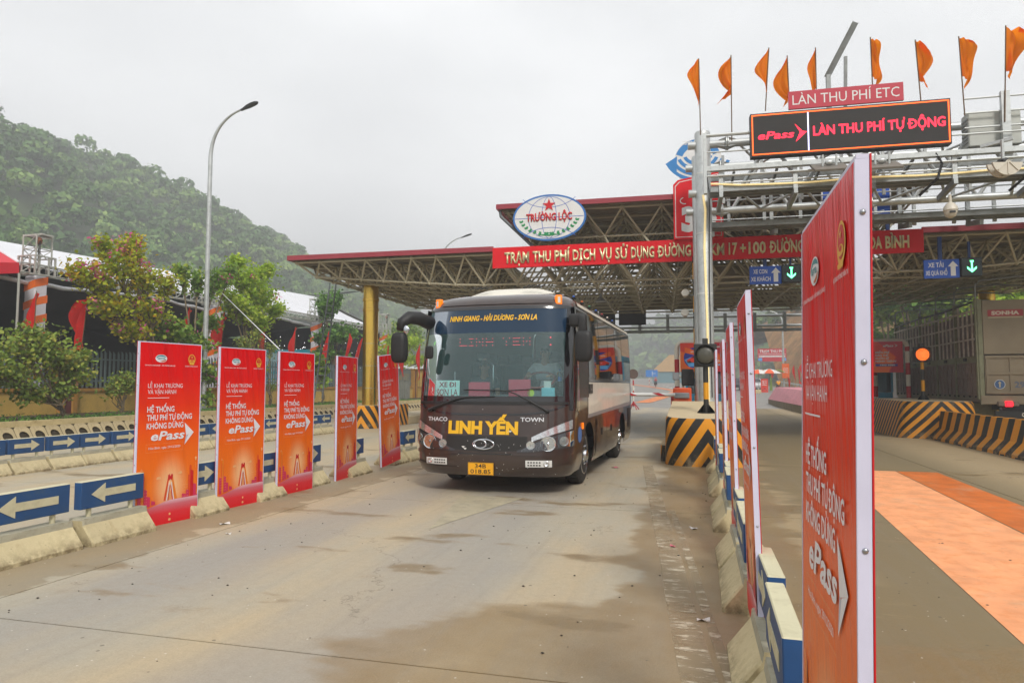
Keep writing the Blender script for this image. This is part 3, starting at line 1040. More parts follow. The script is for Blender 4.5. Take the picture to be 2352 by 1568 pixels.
def barrier(x, y0, y1, side, right, label, group, dx=0.0, board=True, bl=None, dz=0.0):
    """one barrier block with its arrow board. side=+1: faces +X (read from the bus lane side), -1 faces -X"""
    L = y1 - y0
    rz = pi / 2 if side > 0 else -pi / 2
    t = thing('road_barrier', label, 'road barrier', (x, (y0 + y1) / 2, 0), rz + random.uniform(-.012, .012), group)
    key = ('b', round(L, 2))
    if key not in _bm_cache:
        _bm_cache[key] = block_mesh(L)
    link('block', _bm_cache[key], t)
    if not board:
        return t
    bl = bl or L * random.uniform(.97, 1.0)
    key = ('s', round(bl, 2))
    if key not in _bm_cache:
        b = MB().use(M_BLUE).cbox(-bl / 2, bl / 2, -.045, .045, .355, .635, .006)
        b.mats.append(M_CREAM)
        for k, f in enumerate(b.f):
            if min(b.v[i][2] for i in f) > .62: b.m[k] = 1
        _bm_cache[key] = b.mesh('sign_board')
    bo = link('sign_board', _bm_cache[key], t, (0, -dx, dz))
    key = ('a', round(bl, 2), right)
    if key not in _bm_cache:
        b = MB().use(M_CREAM)
        b.prism([(px_, pz + .495) for px_, pz in arrow_pts(bl * .70, right)], -.050, -.046)
        _bm_cache[key] = b.mesh('arrow')
    link('arrow', _bm_cache[key], bo)
    for q in (-1, 1):
        if 'post' not in _bm_cache:
            _bm_cache['post'] = MB().use(M_CREAM).tube((0, 0, .255), (0, 0, .36), .026, 10).mesh('post', smooth='auto')
        link('post', _bm_cache['post'], t, (q * bl * .33, -dx, dz))
    return t

ORD = ['nearest', 'second', 'third', 'fourth', 'fifth', 'sixth', 'seventh', 'eighth', 'ninth', 'tenth', 'eleventh', 'twelfth',
       'thirteenth', 'fourteenth', 'fifteenth', 'sixteenth', 'seventeenth', 'eighteenth', 'nineteenth', 'twentieth']
LB = [(2.75, 3.62, 0), (3.70, 4.58, 0), (4.66, 5.55, 0), (5.62, 6.46, 0), (7.13, 7.75, 1), (8.36, 8.99, 0), (9.62, 10.3, 1),
      (10.98, 11.75, 1), (12.82, 13.5, 0), (13.56, 14.2, 0)]
LL = {2: 'cream barrier with left-pointing blue arrow board, at the photo\'s left edge in front row',
      3: 'cream barrier with left-pointing arrow board against the nearest left banner',
      4: 'barrier with right-pointing arrow board between first and second left banners',
      5: 'barrier with left-pointing arrow board between second and third left banners',
      6: 'barrier with right-pointing arrow board between third and fourth left banners',
      7: 'barrier with right-pointing arrow board between fourth and fifth left banners',
      8: 'barrier with left-pointing arrow board just beyond the leaning fifth left banner',
      9: 'last left-pointing arrow barrier of front left row, touching the bus mirror side'}
for i, (a, b, r) in enumerate(LB):
    if i < 2: continue
    barrier(-6.12 + (.04 if i % 2 else 0), a, b, 1, bool(r), LL[i], 'arrow barriers left of the bus lane')
y = 7.42
i = 0
MR = 18
while y < 21.5 and i < MR:
    barrier(-12.12 + random.uniform(-.02, .02), y, y + .72, 1, i < 7 or i == 14,
            'arrow barrier in the back left row, %s from its near end' % ORD[i], 'arrow barriers in the back left row')
    y += .76
    i += 1
RB = [(2.92, 3.72, 0), (3.82, 4.50, 1), (5.21, 6.22, 0), (6.38, 7.10, 1), (7.97, 8.75, 0), (8.83, 9.5, 1), (10.44, 11.25, 0), (11.4, 12.18, 1), (13.16, 13.95, 0)]
RL = ['grey-faced arrow board and barrier just left of the nearest right banner',
      'barrier with blue end board in front of the second right-hand banner',
      'pink-ended barrier just behind the second right-hand banner',
      'barrier with arrow board between second and third right banners, farther of that pair',
      'barrier just behind the third right-hand banner',
      'barrier just in front of the fourth right-hand banner',
      'barrier just behind the fourth right-hand banner',
      'barrier just in front of the farthest right-hand banner',
      'last barrier of the right row, touching the striped island nose']
for i, (a, b, r) in enumerate(RB):
    barrier(0.40, a, b, -1, bool(r), RL[i], 'arrow barriers right of the bus lane', dx=(.04 if i % 2 == 0 else .015))

# ================================================================== BANNERS
BW, BH = 0.84, 2.11
def banner_material():
    m = bpy.data.materials.new('printed_banner_vinyl')
    m.use_nodes = True
    t = m.node_tree
    b = t.nodes['Principled BSDF']
    at = t.nodes.new('ShaderNodeTexCoord')
    s = t.nodes.new('ShaderNodeSeparateXYZ'); t.links.new(at.outputs['UV'], s.inputs[0])
    r = t.nodes.new('ShaderNodeValToRGB')
    e = r.color_ramp.elements
    e[0].position = 0.0; e[0].color = lin('e8661a') + (1,)
    e[1].position = 1.0; e[1].color = lin('dc0412') + (1,)
    for p, c in ((.20, 'f07a1c'), (.40, 'ee6a12'), (.52, 'f05814'), (.66, 'e83414'), (.82, 'e21414')):
        x = e.new(p); x.color = lin(c) + (1,)
    t.links.new(s.outputs[1], r.inputs[0])
    # pale sun-burst printed behind the bridge
    dx = mnode(t, 'MULTIPLY', mnode(t, 'SUBTRACT', s.outputs[0], .54), 1.0)
    dz = mnode(t, 'MULTIPLY', mnode(t, 'SUBTRACT', s.outputs[1], .20), 1.6)
    d = mnode(t, 'SQRT', mnode(t, 'ADD', mnode(t, 'MULTIPLY', dx, dx), mnode(t, 'MULTIPLY', dz, dz)))
    f = mnode(t, 'SUBTRACT', 1.0, ramp(t, d, 0.0, .34))
    col = mixc(t, mnode(t, 'MULTIPLY', f, .75), r.outputs[0], 'f6d9a8')
    t.links.new(col, b.inputs['Base Color'])
    b.inputs['Roughness'].default_value = .30
    oi_ = t.nodes.new('ShaderNodeObjectInfo')
    cb_ = t.nodes.new('ShaderNodeCombineXYZ')
    dg_ = mnode(t, 'ADD', mnode(t, 'MULTIPLY', s.outputs[0], 5.0), mnode(t, 'MULTIPLY', s.outputs[1], 2.2))
    t.links.new(dg_, cb_.inputs[0]); t.links.new(mnode(t, 'MULTIPLY', s.outputs[1], .9), cb_.inputs[1]); t.links.new(mnode(t, 'MULTIPLY', oi_.outputs['Random'], 40), cb_.inputs[2])
    wr_ = noise(t, cb_.outputs[0], 1.6, 3, .5)
    up_ = mnode(t, 'MULTIPLY_ADD', ramp(t, s.outputs[1], .45, 1.0), .75, .25)
    bp_ = t.nodes.new('ShaderNodeBump'); bp_.inputs['Strength'].default_value = 1.0; bp_.inputs['Distance'].default_value = .05
    t.links.new(mnode(t, 'MULTIPLY', wr_, up_), bp_.inputs['Height']); t.links.new(bp_.outputs[0], b.inputs['Normal'])
    b.inputs['Specular IOR Level'].default_value = .28
    return m
def road_print_material():
    m = bpy.data.materials.new('printed_road')
    m.use_nodes = True
    t = m.node_tree
    b = t.nodes['Principled BSDF']
    tc = t.nodes.new('ShaderNodeTexCoord')
    s = t.nodes.new('ShaderNodeSeparateXYZ'); t.links.new(tc.outputs['Object'], s.inputs[0])
    r = t.nodes.new('ShaderNodeValToRGB')
    mr = t.nodes.new('ShaderNodeMapRange')
    mr.inputs[1].default_value = 0.0; mr.inputs[2].default_value = 0.30
    t.links.new(s.outputs[2], mr.inputs[0])
    e = r.color_ramp.elements
    e[0].position = 0.0; e[0].color = lin('e00618') + (1,)
    e[1].position = 1.0; e[1].color = lin('ead0dc') + (1,)
    x = e.new(.42); x.color = lin('e02a38') + (1,)
    x = e.new(.72); x.color = lin('cf6a78') + (1,)
    t.links.new(mr.outputs[0], r.inputs[0]); t.links.new(r.outputs[0], b.inputs['Base Color'])
    b.inputs['Roughness'].default_value = .4
    return m
M_BAN = banner_material()
M_ROADP = road_print_material()
M_WHITE = mat('white_print', 'e6e4ea', rough=.45, var=0)
M_WEDGE = mat('white_banner_edge', 'cfcfe6', rough=.5, var=.05, scale=5)
M_REDB = mat('red_banner_back', 'c81020', rough=.45, var=.05)
M_SCREW = mat('screw_head', 'a7a9ae', rough=.3, metal=.9, var=0)
M_TEAL = mat('teal_print', '2c8c96', rough=.4, var=0)
M_LORANGE = mat('logo_orange', 'c9622c', rough=.4, var=0)
M_GOLDP = mat('gold_print', 'e3b03c', rough=.4, var=0)
M_REDP = mat('red_print', 'c8101c', rough=.4, var=0)
M_DORANGE = mat('orange_print', 'e8801c', rough=.4, var=0)
M_YELP = mat('yellow_print', 'efb92c', rough=.4, var=0)
M_MAG = mat('magenta_print', 'd02a5a', rough=.4, var=0)
M_REDOR = mat('red_orange_print', 'dd4a1c', rough=.4, var=0)
M_PALE = mat('pale_orange_print', 'f0b27a', rough=.4, var=0)
M_GREYP = mat('grey_print', 'b9bdd0', rough=.4, var=0)

def make_banner(wseed, wamp, label, group, crease=1.0):
    """roll-up banner on a boxed frame. local X = reading direction, -Y = face, Z up, origin at the foot's left corner"""
    t = thing('banner', label, 'banner', group=group)
    rr = random.Random(wseed)
    ph = [rr.uniform(0, 6.28) for _ in range(6)]
    def disp(x, z):
        u, v = x / BW, z / BH
        e = min(u, 1 - u) * 4; e = min(1, e)
        e *= min(1, v * 8) * min(1, (1 - v) * 10)
        f = sin(9 * u + 5 * v + ph[0]) * .5 + sin(17 * u - 3 * v + ph[1]) * .35 + .5 * sin(4 * v * pi + ph[2]) * sin(pi * u)
        # pull creases running down from the top corners
        c = math.exp(-((u - .12 - .5 * (1 - v)) / .035) ** 2) * max(0, 1 - (1 - v) * 2.6)
        c += math.exp(-((u - .10 - .25 * (1 - v)) / .025) ** 2) * max(0, 1 - (1 - v) * 2.2)
        c += math.exp(-((u - .88 + .3 * (1 - v)) / .04) ** 2) * max(0, 1 - (1 - v) * 4)
        return wamp * (f * e + 1.3 * crease * c * e)
    def W(x, y, z):
        return (x, y - disp(x, z), z)
    nx, nz = (100, 130) if crease > 1 else (40, 80)
    b = MB().use(M_BAN)
    b.grid(lambda u, v: W(u * BW, 0, v * BH), nx, nz)
    me = b.mesh('printed_face', smooth=True)
    uv = me.uv_layers.new(name='UVMap')
    for poly in me.polygons:
        for li in poly.loop_indices:
            co = me.vertices[me.loops[li].vertex_index].co
            uv.data[li].uv = (co.x / BW, co.z / BH)
    face = link('printed_face', me, t)
    # boxed frame behind: white edge strips, top, back
    D = .030
    b = MB().use(M_WEDGE)
    b.box(-.012, -.001, -.002, D, 0, BH)
    b.box(BW + .001, BW + .012, -.002, D, 0, BH)
    b.box(-.012, BW + .012, .001, D, BH + .0005, BH + .012)
    b.build('frame', parent=t)
    MB().use(M_REDB).box(-.014, BW + .014, D + .001, D + .005, 0, BH + .012).build('back_panel', parent=t)
    for x, s in ((-.013, -1), (BW + .013, 1)):
        for z in (.35, .72, 1.18, 1.62, 1.98):
            sb = MB().use(M_SCREW)
            sb.ball((x, D * .5, z), .0075, 8, (.6, 1, 1))
            sb.build('screw', parent=t, smooth=True)
    P = lambda u, v: (u * BW, (1 - v) * BH)
    def L(body, u0, u1, v, cap, mm=M_WHITE, bold=0, shear=0):
        x0, z = P(u0, v)
        letters(body, cap, mm, face, x0, z - cap / 2, -(.0045 + wamp * .35 * crease), width=(u1 - u0) * BW, bold=bold, shear=shear, align='LEFT', warp=W)
    L('LỄ KHAI TRƯƠNG', .13, .69, .236, .048)
    L('VÀ VẬN HÀNH', .13, .585, .270, .048)
    L('HỆ THỐNG', .13, .565, .366, .062, bold=.022)
    L('THU PHÍ TỰ ĐỘNG', .13, .865, .411, .062, bold=.022)
    L('KHÔNG DỪNG', .13, .72, .457, .062, bold=.022)
    L('ePass', .20, .745, .512, .098, bold=.025, shear=.2)
    L('Hòa Bình, ngày 29/12/2020', .17, .675, .577, .026)
    L('TẬP ĐOÀN CÔNG NGHIỆP - VIỄN THÔNG QUÂN ĐỘI', .07, .555, .124, .0125, bold=.012)
    L('BỘ GIAO THÔNG VẬN TẢI', .72, .94, .124, .0125, bold=.012)
    def flat(name, mm, polys, y=-.0018):
        y -= .002 + wamp * .5 * (crease - 1)
        q = MB()
        for i, item in enumerate(polys):
            if isinstance(item, tuple) and isinstance(item[0], bpy.types.Material):
                q.use(item[0]); pts = item[1]
            else:
                q.use(mm); pts = item
            q.add([W(x, y - .0004 * (i if name != 'rule' else 0) - (.003 if name == 'rule' else 0), z) for x, z in pts], [tuple(range(len(pts)))])
        return q.build(name, parent=face)
    def bar(u0, u1, v, th):
        a = P(u0, v); c = P(u1, v)
        return [(a[0], a[1] - th / 2), (c[0], a[1] - th / 2), (c[0], a[1] + th / 2), (a[0], a[1] + th / 2)]
    flat('rule', M_WHITE, [bar(.13 + .034 * k, .164 + .034 * k, .303, .006) for k in range(10)])
    x0, z0 = P(.13, .555); x1, z1 = P(.72, .600)
    e = .0015
    flat('date_frame', M_PALE, [[(x0, z0 - e), (x1, z0 - e), (x1, z0), (x0, z0)], [(x0, z1), (x1, z1), (x1, z1 + e), (x0, z1 + e)],
                                [(x0, z1), (x0 + e, z1), (x0 + e, z0), (x0, z0)], [(x1 - e, z1), (x1, z1), (x1, z0), (x1 - e, z0)]])
    # arrow beside the ePass wordmark
    A = lambda *q: [P(u, v) for u, v in q]
    flat('arrow_print', M_WHITE, [A((.745, .447), (.775, .520), (.905, .505)), (M_GREYP, A((.775, .517), (.748, .572), (.812, .520))),
                                  A((.812, .5165), (.748, .572), (.905, .505))])
    # oval telecom logo
    cx, cz = P(.325, .085)
    orv = circle_pts(cx, cz, .078, .046, 28)
    flat('oval_logo', M_WHITE, [orv,
         (M_TEAL, [(cx - .070, cz + .004), (cx - .02, cz + .024), (cx + .03, cz + .02), (cx + .068, cz + .012)] + circle_pts(cx, cz, .071, .040, 10, .3, pi - .1)),
         (M_LORANGE, [(cx + .070, cz - .008), (cx + .03, cz - .022), (cx - .02, cz - .034)] + circle_pts(cx, cz, .071, .040, 8, 1.55 * pi, 1.92 * pi))], -.0015)
    letters('VIETTEL', .017, M_TEAL, face, cx - .056, cz - .010, -(.0065 + wamp * .5 * (crease - 1)), width=.112, bold=.04, align='LEFT', warp=W)
    # round national emblem: generic gold wreath, red disc, star
    cx, cz = P(.835, .083)
    flat('round_emblem', M_GOLDP, [circle_pts(cx, cz, .052, .060, 24), (M_REDP, circle_pts(cx, cz + .004, .040, .046, 24)),
         (M_GOLDP, circle_pts(cx, cz - .018, .034, .016, 14)), (M_REDP, circle_pts(cx, cz - .014, .018, .008, 12)),
         (M_GOLDP, star_pts(cx, cz + .024, .015)), (M_GOLDP, [(cx - .03, cz - .066), (cx + .03, cz - .066), (cx + .036, cz - .052), (cx - .036, cz - .052)])], -.0015)
    # skyline, bridge, road
    bl = []
    for u0, u1, v0, mm in ((.03, .075, .80, M_MAG), (.075, .125, .715, M_REDOR), (.085, .115, .69, M_DORANGE), (.125, .17, .795, M_MAG), (.17, .22, .835, M_MAG),
                           (.24, .30, .862, M_MAG), (.835, .865, .745, M_REDOR), (.855, .885, .69, M_REDOR), (.87, .92, .72, M_REDP), (.80, .85, .83, M_MAG),
                           (.73, .80, .848, M_MAG), (.92, .97, .80, M_MAG), (.96, .995, .86, M_MAG)):
        bot = .905 - .04 * min(1, (u0 / .5)) if u0 < .5 else .872
        bl.append((mm, A((u0, bot), (u1, bot), (u1, v0 + .006), (u0, v0))))
    flat('skyline_print', M_MAG, bl, -.0012)
    dots = []
    for i in range(10):
        for j in range(6):
            u = .05 + .028 * i if i < 5 else .72 + .027 * (i - 5)
            v = .80 + .016 * j
            q = P(u, v)
            dots.append([(q[0] - .003, q[1] - .003), (q[0] + .003, q[1] - .003), (q[0] + .003, q[1] + .003), (q[0] - .003, q[1] + .003)])
    q = MB().use(M_PALE)
    for d in dots: q.add([W(x, -.0076, z) for x, z in d], [(0, 1, 2, 3)])
    q.build('window_dots', parent=face)
    flat('bridge_print', M_REDP, [
        (M_REDOR, A((.435, .872), (.465, .872), (.520, .735), (.500, .735))), (M_DORANGE, A((.650, .872), (.610, .872), (.548, .735), (.568, .735))),
        (M_REDP, A((.493, .735), (.505, .765), (.533, .757), (.562, .765), (.575, .735), (.553, .728), (.533, .742), (.515, .728))),
        (M_WHITE, A((.475, .872), (.490, .872), (.526, .775), (.516, .775))), (M_WHITE, A((.600, .872), (.585, .872), (.545, .775), (.555, .775))),
        (M_REDP, A((.497, .872), (.508, .872), (.532, .795), (.527, .785))), (M_REDP, A((.585, .872), (.568, .872), (.538, .795), (.543, .785))),
        (M_DORANGE, A((.515, .872), (.522, .872), (.536, .825), (.534, .82))), (M_DORANGE, A((.555, .872), (.548, .872), (.536, .825), (.538, .82)))], -.0018)
    q = MB().use(M_ROADP)
    a = A((.0, .915), (.0, 1.0), (1.0, 1.0), (1.0, .872), (.53, .872))
    q.grid(lambda u, v: W(u * BW, -.0075, v * ((1 - .915) * BH + (u / .53 if u < .53 else 1) * (.915 - .872) * BH)), 13, 6)
    q.build('road_print', parent=face, smooth=True)
    flat('lane_dashes', M_PALE, [A((.515, .955), (.545, .955), (.543, .943), (.517, .943)), A((.510, .985), (.548, .985), (.546, .973), (.513, .973))], -.0095)
    ic = []
    for k, r_ in enumerate((.02, .03, .04)):
        c = P(.045, .70)
        o = circle_pts(c[0], c[1], r_, r_, 7, .2, 1.2); i_ = circle_pts(c[0], c[1], r_ - .004, r_ - .004, 7, .2, 1.2)[::-1]
        for a_ in range(6):
            ic.append([o[a_], o[a_ + 1], i_[5 - a_], i_[6 - a_]])
    c = P(.955, .655)
    ic += [circle_pts(c[0], c[1], .015, .017, 10), [(c[0] - .012, c[1] - .008), (c[0], c[1] - .036), (c[0] + .012, c[1] - .008)],
           [(c[0] - .001, c[1] - .12), (c[0] + .001, c[1] - .12), (c[0] + .001, c[1] - .05), (c[0] - .001, c[1] - .05)]]
    c = P(.345, .745)
    ic += [[(c[0] - .03, c[1] - .012), (c[0] + .03, c[1] - .012), (c[0] + .03, c[1] + .004), (c[0] + .018, c[1] + .016), (c[0] - .018, c[1] + .016), (c[0] - .03, c[1] + .004)]]
    c = P(.685, .73)
    ic += [circle_pts(c[0] - .012, c[1], .018, .012, 8), circle_pts(c[0] + .012, c[1] + .004, .02, .018, 8)]
    q = MB().use(M_PALE)
    for k, pts in enumerate(ic): q.add([W(x, -.0030 - .0001 * k, z) for x, z in pts], [tuple(range(len(pts)))])
    q.build('icon_print', parent=face)
    return t

BG_L = 'banners along the left of the bus lane'
BG_R = 'banners along the right of the bus lane'
bproto = make_banner(3, .0035, 'largest of the left red-orange banners, nearest, beside the left-pointing arrow board', BG_L)
def place(b, x, y, rz, tilt=0.0, z=0.0, lean=0.0):
    b.location = (x, y, z)
    b.rotation_euler = (lean, tilt, rz)
    return b
place(bproto, -6.10, 6.40, pi / 2 + radians(-9), 0)
b2 = dup(bproto); b2['label'] = 'second banner in the left row, before the shrubs and a red flag'
place(b2, -6.00, 7.64, pi / 2 + radians(-6), 0)
b3 = dup(bproto); b3['label'] = 'third banner in the left row, under the slack white guy rope'
place(b3, -5.93, 8.86, pi / 2 + radians(-4), 0)
b4 = dup(bproto); b4['label'] = 'narrow-looking fourth left banner, just before the gold column'
place(b4, -5.90, 10.50, pi / 2 + radians(5), 0)
b5 = dup(bproto); b5['label'] = 'leaning fifth left banner, between the gold column and bus mirror'
place(b5, -5.78, 12.0, pi / 2 - radians(0), radians(-5.0), .06)
# right-hand row, faces turned to the bus lane
n1 = make_banner(11, .0020, 'huge wrinkled red banner right of the barriers, nearest the camera', BG_R, 1.6)
place(n1, 0.334, 2.63, -pi / 2, 0, .055, radians(-1.3))
RBN = [(0.335, 5.17, radians(1.0), 'second banner in the right row, white screwed edge ends above a blue board'),
       (0.355, 7.75, radians(.8), 'third banner in the right row, counted from the nearest'),
       (0.365, 10.25, radians(.5), 'fourth banner in the right row, counted from the nearest'),
       (0.33, 12.95, 0, 'farthest and smallest-looking right banner, beside the round signal light')]
n2 = make_banner(23, .0022, RBN[0][3], BG_R, 1.5)
place(n2, RBN[0][0], RBN[0][1], -pi / 2, 0, .07, RBN[0][2])
for k, (x, y, ln, lb) in enumerate(RBN[1:]):
    q = dup(n2 if k % 2 == 0 else bproto); q['label'] = lb; q['group'] = BG_R
    place(q, x, y, -pi / 2, 0, .10, ln)

# ================================================================== PEOPLE
M_SKIN = mat('skin', 'b98a6c', rough=.55, var=.05)
M_HAIR = mat('black_hair', '17130f', rough=.6, var=.1)
M_SHIRT_W = mat('white_shirt', 'd9dde0', rough=.8, var=.04)
M_SHIRT_G = mat('grey_shirt', '5a5e66', rough=.8, var=.06)
M_TROU = mat('dark_trousers', '24262c', rough=.85, var=.1)
M_EYE = mat('eye', '15110f', rough=.3, var=0)
M_LIP = mat('lips', '9a5b4c', rough=.5, var=0)
def skinned(name, verts, edges, radii, m, parent, sub=2, root=0):
    me = bpy.data.meshes.new('sk')
    me.from_pydata(verts, edges, [])
    o = bpy.data.objects.new('sk', me)
    COL.objects.link(o)
    md = o.modifiers.new('s', 'SKIN')
    md.use_smooth_shade = True
    for i, r in enumerate(radii):
        sv = me.skin_vertices[0].data[i]
        sv.radius = (r, r) if not isinstance(r, tuple) else r
        sv.use_root = (i == root)
    o.modifiers.new('d', 'SUBSURF').levels = sub
    dg = bpy.context.evaluated_depsgraph_get()
    m2 = bpy.data.meshes.new_from_object(o.evaluated_get(dg))
    bpy.data.objects.remove(o, do_unlink=True)
    m2.materials.clear()
    m2.materials.append(m)
    return link(name, m2, parent)
def person(label, J, shirt, trousers=M_TROU, loc=(0, 0, 0), rz=0, scale=1.0, hair=True, helmet=None, sub=2, hands=True, group=None):
    """J: joint positions. Builds one continuous body, then clothing, hair and face as parts"""
    t = thing('person', label, 'person', loc, rz, group)
    t.scale = (scale,) * 3
    V, E_, R = [], [], []
    idx = {}
    def j(n, p, r, par=None):
        idx[n] = len(V); V.append(p); R.append(r)
        if par is not None: E_.append((idx[par], idx[n]))
    g = J
    j('pelvis', g['pelvis'], .125)
    j('waist', g['waist'], .115, 'pelvis')
    j('chest', g['chest'], .135, 'waist')
    j('neck', g['neck'], .055, 'chest')
    hd = Vector(g['head'])
    j('skull', tuple(hd - Vector((0, 0, .045))), (.066, .072), 'neck')
    j('crown', tuple(hd + Vector((0, .008, .055))), (.070, .082), 'skull')
    for s in 'LR':
        j('sh' + s, g['sh' + s], .058, 'chest')
        j('el' + s, g['el' + s], .040, 'sh' + s)
        j('wr' + s, g['wr' + s], .028, 'el' + s)
        wv, ev = Vector(g['wr' + s]), Vector(g['el' + s])
        d = (wv - ev).normalized()
        side = d.cross(Vector((0, 0, 1))).normalized()
        pm = wv + d * .055
        j('pa' + s, tuple(pm), (.034, .018), 'wr' + s)
        if hands:
            for k, (o_, ln) in enumerate(((-.027, .060), (-.009, .072), (.009, .068), (.026, .052))):
                b0 = pm + d * .022 + side * o_
                j('f%d%s' % (k, s), tuple(b0), .0105, 'pa' + s)
                j('g%d%s' % (k, s), tuple(b0 + d * ln * .55 + Vector((0, 0, -.012))), .009, 'f%d%s' % (k, s))
                j('h%d%s' % (k, s), tuple(b0 + d * ln * .75 + Vector((0, 0, -.034))), .0075, 'g%d%s' % (k, s))
            q = pm - d * .01 + side * (.035 if s == 'L' else -.035)
            j('t0' + s, tuple(q), .011, 'pa' + s)
            j('t1' + s, tuple(q + d * .035 + side * (.014 if s == 'L' else -.014)), .009, 't0' + s)
        j('hp' + s, g['hp' + s], .085, 'pelvis')
        j('kn' + s, g['kn' + s], .058, 'hp' + s)
        j('an' + s, g['an' + s], .040, 'kn' + s)
        j('to' + s, g['to' + s], (.045, .03), 'an' + s)
    skinned('body', V, E_, R, M_SKIN, t, sub)
    # shirt and trousers: the same chain, a little larger
    v2 = [g['pelvis'], g['waist'], g['chest'], tuple(Vector(g['neck']) - Vector((0, 0, .03))), g['shL'], g['shR'],
          tuple(Vector(g['shL']).lerp(Vector(g['elL']), .62)), tuple(Vector(g['shR']).lerp(Vector(g['elR']), .62))]
    skinned('shirt', v2, [(0, 1), (1, 2), (2, 3), (2, 4), (2, 5), (4, 6), (5, 7)], [.140, .135, .155, .062, .078, .078, .062, .062], shirt, t, sub)
    v3 = [g['pelvis']]
    e3, r3 = [], [.138]
    for s in 'LR':
        b = len(v3)
        v3 += [g['hp' + s], g['kn' + s], tuple(Vector(g['kn' + s]).lerp(Vector(g['an' + s]), .85))]
        e3 += [(0, b), (b, b + 1), (b + 1, b + 2)]; r3 += [.1, .075, .058]
    skinned('trousers', v3, e3, r3, trousers, t, sub)
    fx = Vector((0, -1, 0))
    b = MB().use(M_SKIN)
    b.add([tuple(hd + Vector(p)) for p in ((-.010, -.074, .018), (.010, -.074, .018), (.017, -.078, -.018), (-.017, -.078, -.018), (0, -.102, -.016))],
          [(0, 4, 1), (1, 4, 2), (2, 4, 3), (3, 4, 0)])
    b.use(M_EYE)
    for s in (-1, 1):
        b.ball(tuple(hd + Vector((s * .030, -.072, .020))), .0105, 8, (1.3, .6, .75))
        b.box(hd.x + s * .030 - .018, hd.x + s * .030 + .018, hd.y - .082, hd.y - .070, hd.z + .040, hd.z + .047)
    b.use(M_LIP).ball(tuple(hd + Vector((0, -.074, -.045))), .02, 8, (1.1, .35, .35))
    b.use(M_SKIN)
    for s in (-1, 1):
        b.ball(tuple(hd + Vector((s * .078, .008, -.002))), .026, 8, (.4, .7, 1.2))
    b.build('face', parent=t, smooth=True)
    if helmet is not None:
        hb = MB().use(helmet)
        hb.lathe([(.125, -.01), (.130, .04), (.115, .10), (.075, .145), (.001, .165)], 14, tuple(hd))
        hb.build('helmet', parent=t, smooth=True)
    elif hair:
        hb = MB().use(M_HAIR)
        c = hd + Vector((0, .016, .052))
        hb.grid(lambda u, v: tuple(c + Vector((.086 * sin(v * pi * .56) * cos(2 * pi * u), .098 * sin(v * pi * .56) * sin(2 * pi * u) + (.0 if sin(2 * pi * u) > -.3 else .012),
                .082 * cos(v * pi * .56) - (.05 * v if sin(2 * pi * u) > -.2 else 0)))), 18, 8)
        hb.build('hair', parent=t, smooth=True)
    return t
def seated(dz=0.0, arms='wheel'):
    J = dict(pelvis=(0, 0, .50), waist=(0, 0.0, .66), chest=(0, .0, .88), neck=(0, -.01, 1.04), head=(0, -.035, 1.19),
             shL=(.19, .0, .97), shR=(-.19, .0, .97), hpL=(.10, -.06, .49), hpR=(-.10, -.06, .49), knL=(.15, -.46, .52), knR=(-.15, -.46, .52),
             anL=(.15, -.52, .12), anR=(-.15, -.52, .12), toL=(.15, -.66, .06), toR=(-.15, -.66, .06))
    if arms == 'wheel':
        J.update(elL=(.30, -.16, .76), wrL=(.20, -.40, .80), elR=(-.30, -.16, .76), wrR=(-.20, -.40, .80))
    elif arms == 'lap':
        J.update(elL=(.25, -.02, .70), wrL=(.10, -.22, .60), elR=(-.25, -.02, .70), wrR=(-.10, -.22, .60))
    return J

# ================================================================== THE BUS
M_BROWN = mat('bus_brown_paint', '33241f', rough=.32, var=.06, scale=1.5, coat=.9, dirt='5c4c3d', dirt_amt=.25)
M_BROWN2 = mat('bus_dark_grille', '1c1917', rough=.45, var=.05, coat=.2)
M_BLACKQ = mat('black_door_glass', '121416', rough=.25, var=0, spec=.35)
M_HLB = mat('headlight_bezel', '3a3a3e', rough=.3, var=.03, coat=.5)
M_BLACKG = mat('black_gloss_paint', '151518', rough=.15, var=0, coat=1)
M_BLACKP = mat('black_plastic', '1b1b1c', rough=.55, var=.1, scale=8)
M_RUBBER = mat('tyre_rubber', '232120', rough=.85, var=.2, scale=12, dirt='5f5544', dirt_amt=.4)
M_CHROME = mat('chrome', 'c9cdd2', rough=.12, metal=1.0, var=0)
M_STEELD = mat('painted_steel_dull', '8f9396', rough=.5, metal=.4, var=.1)
M_CREAMP = mat('bus_cream_paint', 'eee7d8', rough=.35, var=.04, coat=.5)
M_SILVER = mat('bus_silver_band', '9d9da0', rough=.35, metal=.3, var=.04)
M_BUSGLASS = glass_mat('windshield_glass', (.74, .92, .92), refl=1.3, veil='7fb4b6', vamt=.10)
M_TINTBAND = glass_mat('windshield_tint_band', (.08, .12, .2), refl=1.2, veil='24405c', vamt=.6)
M_SIDEGLASS = glass_mat('side_window_glass', (.018, .02, .022), refl=1.6)
M_LENS = glass_mat('lamp_lens', (.9, .93, .95), refl=1.3)
M_SILV = mat('silver_lettering', 'd4d6da', rough=.4, metal=.2, var=0)
M_YEL = mat('yellow_lettering', 'e8b41c', rough=.45, var=0)
M_ORL = mat('amber_lens', 'f07818', rough=.25, var=0, emit='f07010', estr=.5)
M_DIN = mat('bus_interior', '4a5c5e', rough=.9, var=.1)
M_DASH = mat('bus_dashboard', '586466', rough=.8, var=.1)
M_PLATE = mat('yellow_plate', 'e9a818', rough=.4, var=.03)
M_PINKC = mat('red_dash_card', 'c23a52', rough=.7, var=.05)
M_SIGNB = mat('pale_cyan_card', 'bfe3df', rough=.6, var=.03)
M_DKRED = mat('dark_red_lettering', '8c2430', rough=.6, var=0)
